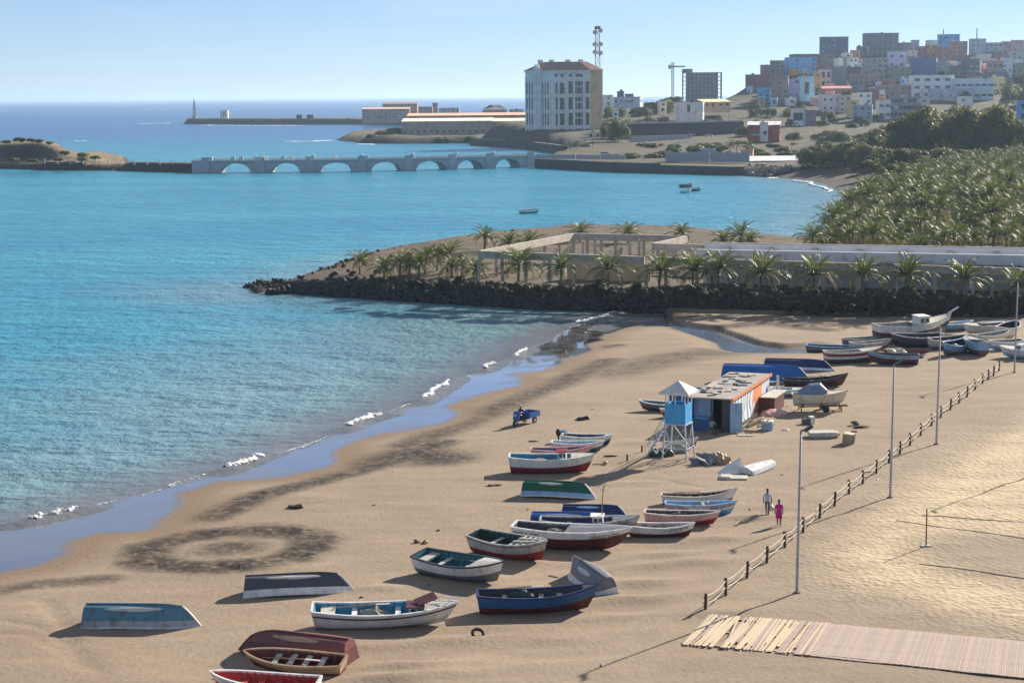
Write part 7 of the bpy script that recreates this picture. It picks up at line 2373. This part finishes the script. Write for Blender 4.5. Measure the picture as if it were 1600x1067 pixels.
for k in range(46):
    x = rnd.uniform(1170, 1600)
    yr = float(np.interp(x, *RIDGE))
    y = rnd.uniform(max(yr + 22, 118), 196) if k % 2 else rnd.uniform(172, 204)
    D = hill_D(y) - 12
    tree(x, y, D, rnd.uniform(14, 30), rnd.uniform(8, 17), "small dark tree growing between houses of the hillside town", "small trees of the hillside town")
SHB = leaf_clump(260, 1600, .7, 3.6, 2.6, 1.9, 9, m_acac)
for (x, y, D, s_) in ((1022, 243, 742, 1.0), (1040, 240, 748, 1.3), (1062, 243, 735, 1.3), (1085, 241, 738, 1.3), (1110, 240, 742, 1.2), (1050, 232, 790, 1.2), (1090, 231, 790, 1.5), (1118, 226, 810, 1.4), (1130, 240, 745, 1.1), (960, 246, 742, .9), (985, 244, 745, 1.0), (935, 247, 742, .8), (1075, 246, 728, 1.0), (1140, 248, 722, .9), (1195, 236, 750, 1.0), (1230, 238, 740, 1.4), (1255, 243, 730, 1.5), (1210, 246, 722, 1.0), (1180, 228, 790, .9), (1225, 226, 800, 1.2), (1005, 222, 860, .8), (915, 225, 850, .7), (880, 226, 845, .6),
                   (640, 222, 1125, 1.0), (690, 221, 1120, 1.4), (735, 221, 1118, 1.5), (600, 215, 1160, 2.0), (615, 212, 1170, 2.2), (580, 217, 1150, 1.5), (800, 216, 1120, 1.6), (815, 214, 1120, 1.8), (835, 214, 1115, 1.6)):
    p = PD(x, y + 2, D)
    o = shrub((p.x, p.y, (MZ(p.x, D) - .3) if x > 850 else p.z), s_, "low rounded acacia bush on the dry ground behind the sea wall" if x > 850 else "low bush on the rocky port point before the warehouses", "bushes behind the sea wall" if x > 850 else "bushes on the port point", SHB)
for k in range(40):
    x = rnd.uniform(1355, 1610)
    y = rnd.uniform(240, 264)
    p = P(x, y, 5.4)
    shrub((p.x, p.y, 5.0), rnd.uniform(.9, 1.6), "dense green bush filling the ground under the tall acacia clump", "bushes under the acacia clump", SHB)
for k in range(26):
    x = rnd.uniform(1010, 1330)
    D = rnd.uniform(735, 900)
    p = PD(x, 230, D)
    shrub((p.x, p.y, MZ(p.x, D) - .3), rnd.uniform(.4, 1.0), "scrubby bush on the dusty slope between sea wall and town", "scrub between sea wall and town", SHB)
for (x, y, D) in ((10, 222, 770), (30, 220, 775), (48, 220, 772), (62, 221, 770), (76, 224, 765), (20, 250, 722), (50, 252, 722), (90, 250, 725), (130, 250, 728), (100, 240, 745), (128, 244, 742), (150, 247, 735)):
    p = PD(x, y, D)
    shrub((p.x, p.y, p.z - .6), rnd.uniform(.5, .8), "dry brown green bush on the bare islet", "bushes on the islet", SHB)
for (x, yc, yf, D) in ((1150, 233, 246, 735), (1170, 232, 247, 740), (1140, 236, 247, 735)):
    p = PD(x, yf, D)
    palm((p.x, p.y, p.z), 4, rnd.randrange(6), 1.1, 0, "palm among bushes behind the panel hoarding", "palms behind the hoarding")

# ---- parked cars
def car(px, py, D, rgb, label, rz, group=None):
    p = PD(px, py, D)
    t = thing("parked_car", label, "car", p, rz, group)
    mc = M("car_%d_%d_%d" % rgb, s2l(*rgb), .25, .05, 1, bmp=0, spec=.6)
    MB().add([(-2.1, -.85, .35), (2.1, -.85, .35), (2.1, .85, .35), (-2.1, .85, .35), (-2.1, -.85, .85), (2.1, -.8, .80), (2.1, .8, .80), (-2.1, .85, .85)], [(3, 2, 1, 0), (4, 5, 6, 7), (0, 1, 5, 4), (1, 2, 6, 5), (2, 3, 7, 6), (3, 0, 4, 7)]).build("body", mc, t)
    MB().add([(-1.7, -.8, .853), (1.1, -.8, .853), (1.1, .8, .853), (-1.7, .8, .853), (-1.2, -.65, 1.42), (.4, -.65, 1.42), (.4, .65, 1.42), (-1.2, .65, 1.42)], [(0, 1, 5, 4), (1, 2, 6, 5), (2, 3, 7, 6), (3, 0, 4, 7)]).build("windows", m_glass, t)
    MB().box(-1.22, .42, -.66, .66, 1.422, 1.47).build("roof", mc, t)
    for x in (-1.3, 1.35):
        for s_ in (-.78, .78):
            MB().tube([(x, s_ - .1, .32), (x, s_ + .1, .32)], .32, 12).build("wheel", m_rubber, t)
    return t
CL = [(1592, 222, 640, (210, 210, 212), "white car parked under the acacias by the bright blue house"), (1580, 219, 650, (120, 130, 146), "grey car parked behind the white one under the acacias"), (1602, 217, 655, (190, 194, 200), "silver car parked beside the bright blue house"),
      (1360, 283, 610, (150, 160, 180), "silver blue car parked under acacias above the small beach"), (1368, 281, 615, (90, 96, 112), "dark blue car parked under acacias above the small beach"),
      (1107, 214, 890, (210, 210, 206), "white car on the dusty lot before the retaining wall"), (1080, 213, 900, (214, 206, 176), "cream van on the dusty lot before the retaining wall"), (1018, 193, 985, (200, 200, 200), "pale car on the upper road behind the parapet"), (1030, 193, 990, (170, 176, 186), "silver car on the upper road behind the parapet"),
      (1180, 213, 893, (216, 214, 210), "white car in front of the dark red building"), (945, 243, 745, (222, 222, 218), "white van parked behind the panel fence"), (1245, 197, 930, (206, 206, 206), "white car outside the workshop at the hill's foot")]
for k, (x, y, D, c, lb) in enumerate(CL):
    car(x, y, D, c, lb, R(rnd.uniform(-30, 30)))
# street lamps on the roads
sl = MB().tube([(0, 0, -1), (0, 0, 8.5)], [.14, .09], 6)
sl.bar((-1.2, 0, 8.5), (1.2, 0, 8.5), .14)
slm = sl.mesh("pole", m_frame)
for (x, yb, D) in ((1013, 196, 960), (1083, 196, 965), (1138, 196, 985), (1203, 196, 950), (1223, 200, 935), (1291, 190, 960), (1320, 190, 960), (1188, 185, 1000)):
    p = PD(x, yb, D)
    t = thing("street_lamp", "slim double armed street lamp along the road below the town", "street lamp", p, rnd.uniform(-.3, .3), "street lamps along the road below the town")
    link("pole", slm, t)
    MB().box(-1.5, -.8, -.2, .2, 8.35, 8.5).build("lamp_head", m_white, t)
    MB().box(.8, 1.5, -.2, .2, 8.35, 8.5).build("lamp_head", m_white, t)
for k in range(9):
    p = PD(830 + k * 12, 238 - k * .9, 760 + k * 12)
    tag(MB().tube([(0, 0, -1), (0, 0, 4.0)], .14, 6).build("wooden_pole", m_rust, None, False, p), "thin brown pole on the sandy road from bridge to hotel", "pole", "poles on the sandy road")
# ================================================================== AIR
hz = MB().box(-61000, 61000, -3100, 61000, -9, 96)
haze = hz.build("haze", [])
mh_ = bpy.data.materials.new("haze_air")
mh_.use_nodes = True
nt = mh_.node_tree
nt.nodes.clear()
out = nt.nodes.new("ShaderNodeOutputMaterial")
pv = nt.nodes.new("ShaderNodeVolumePrincipled")
pv.inputs['Color'].default_value = (0.55, 0.77, 1.0, 1)
pv.inputs['Density'].default_value = 0.00007
pv.inputs['Anisotropy'].default_value = 0.35
nt.links.new(pv.outputs[0], out.inputs['Volume'])
haze.data.materials.append(mh_)
tag(haze, kind='stuff')
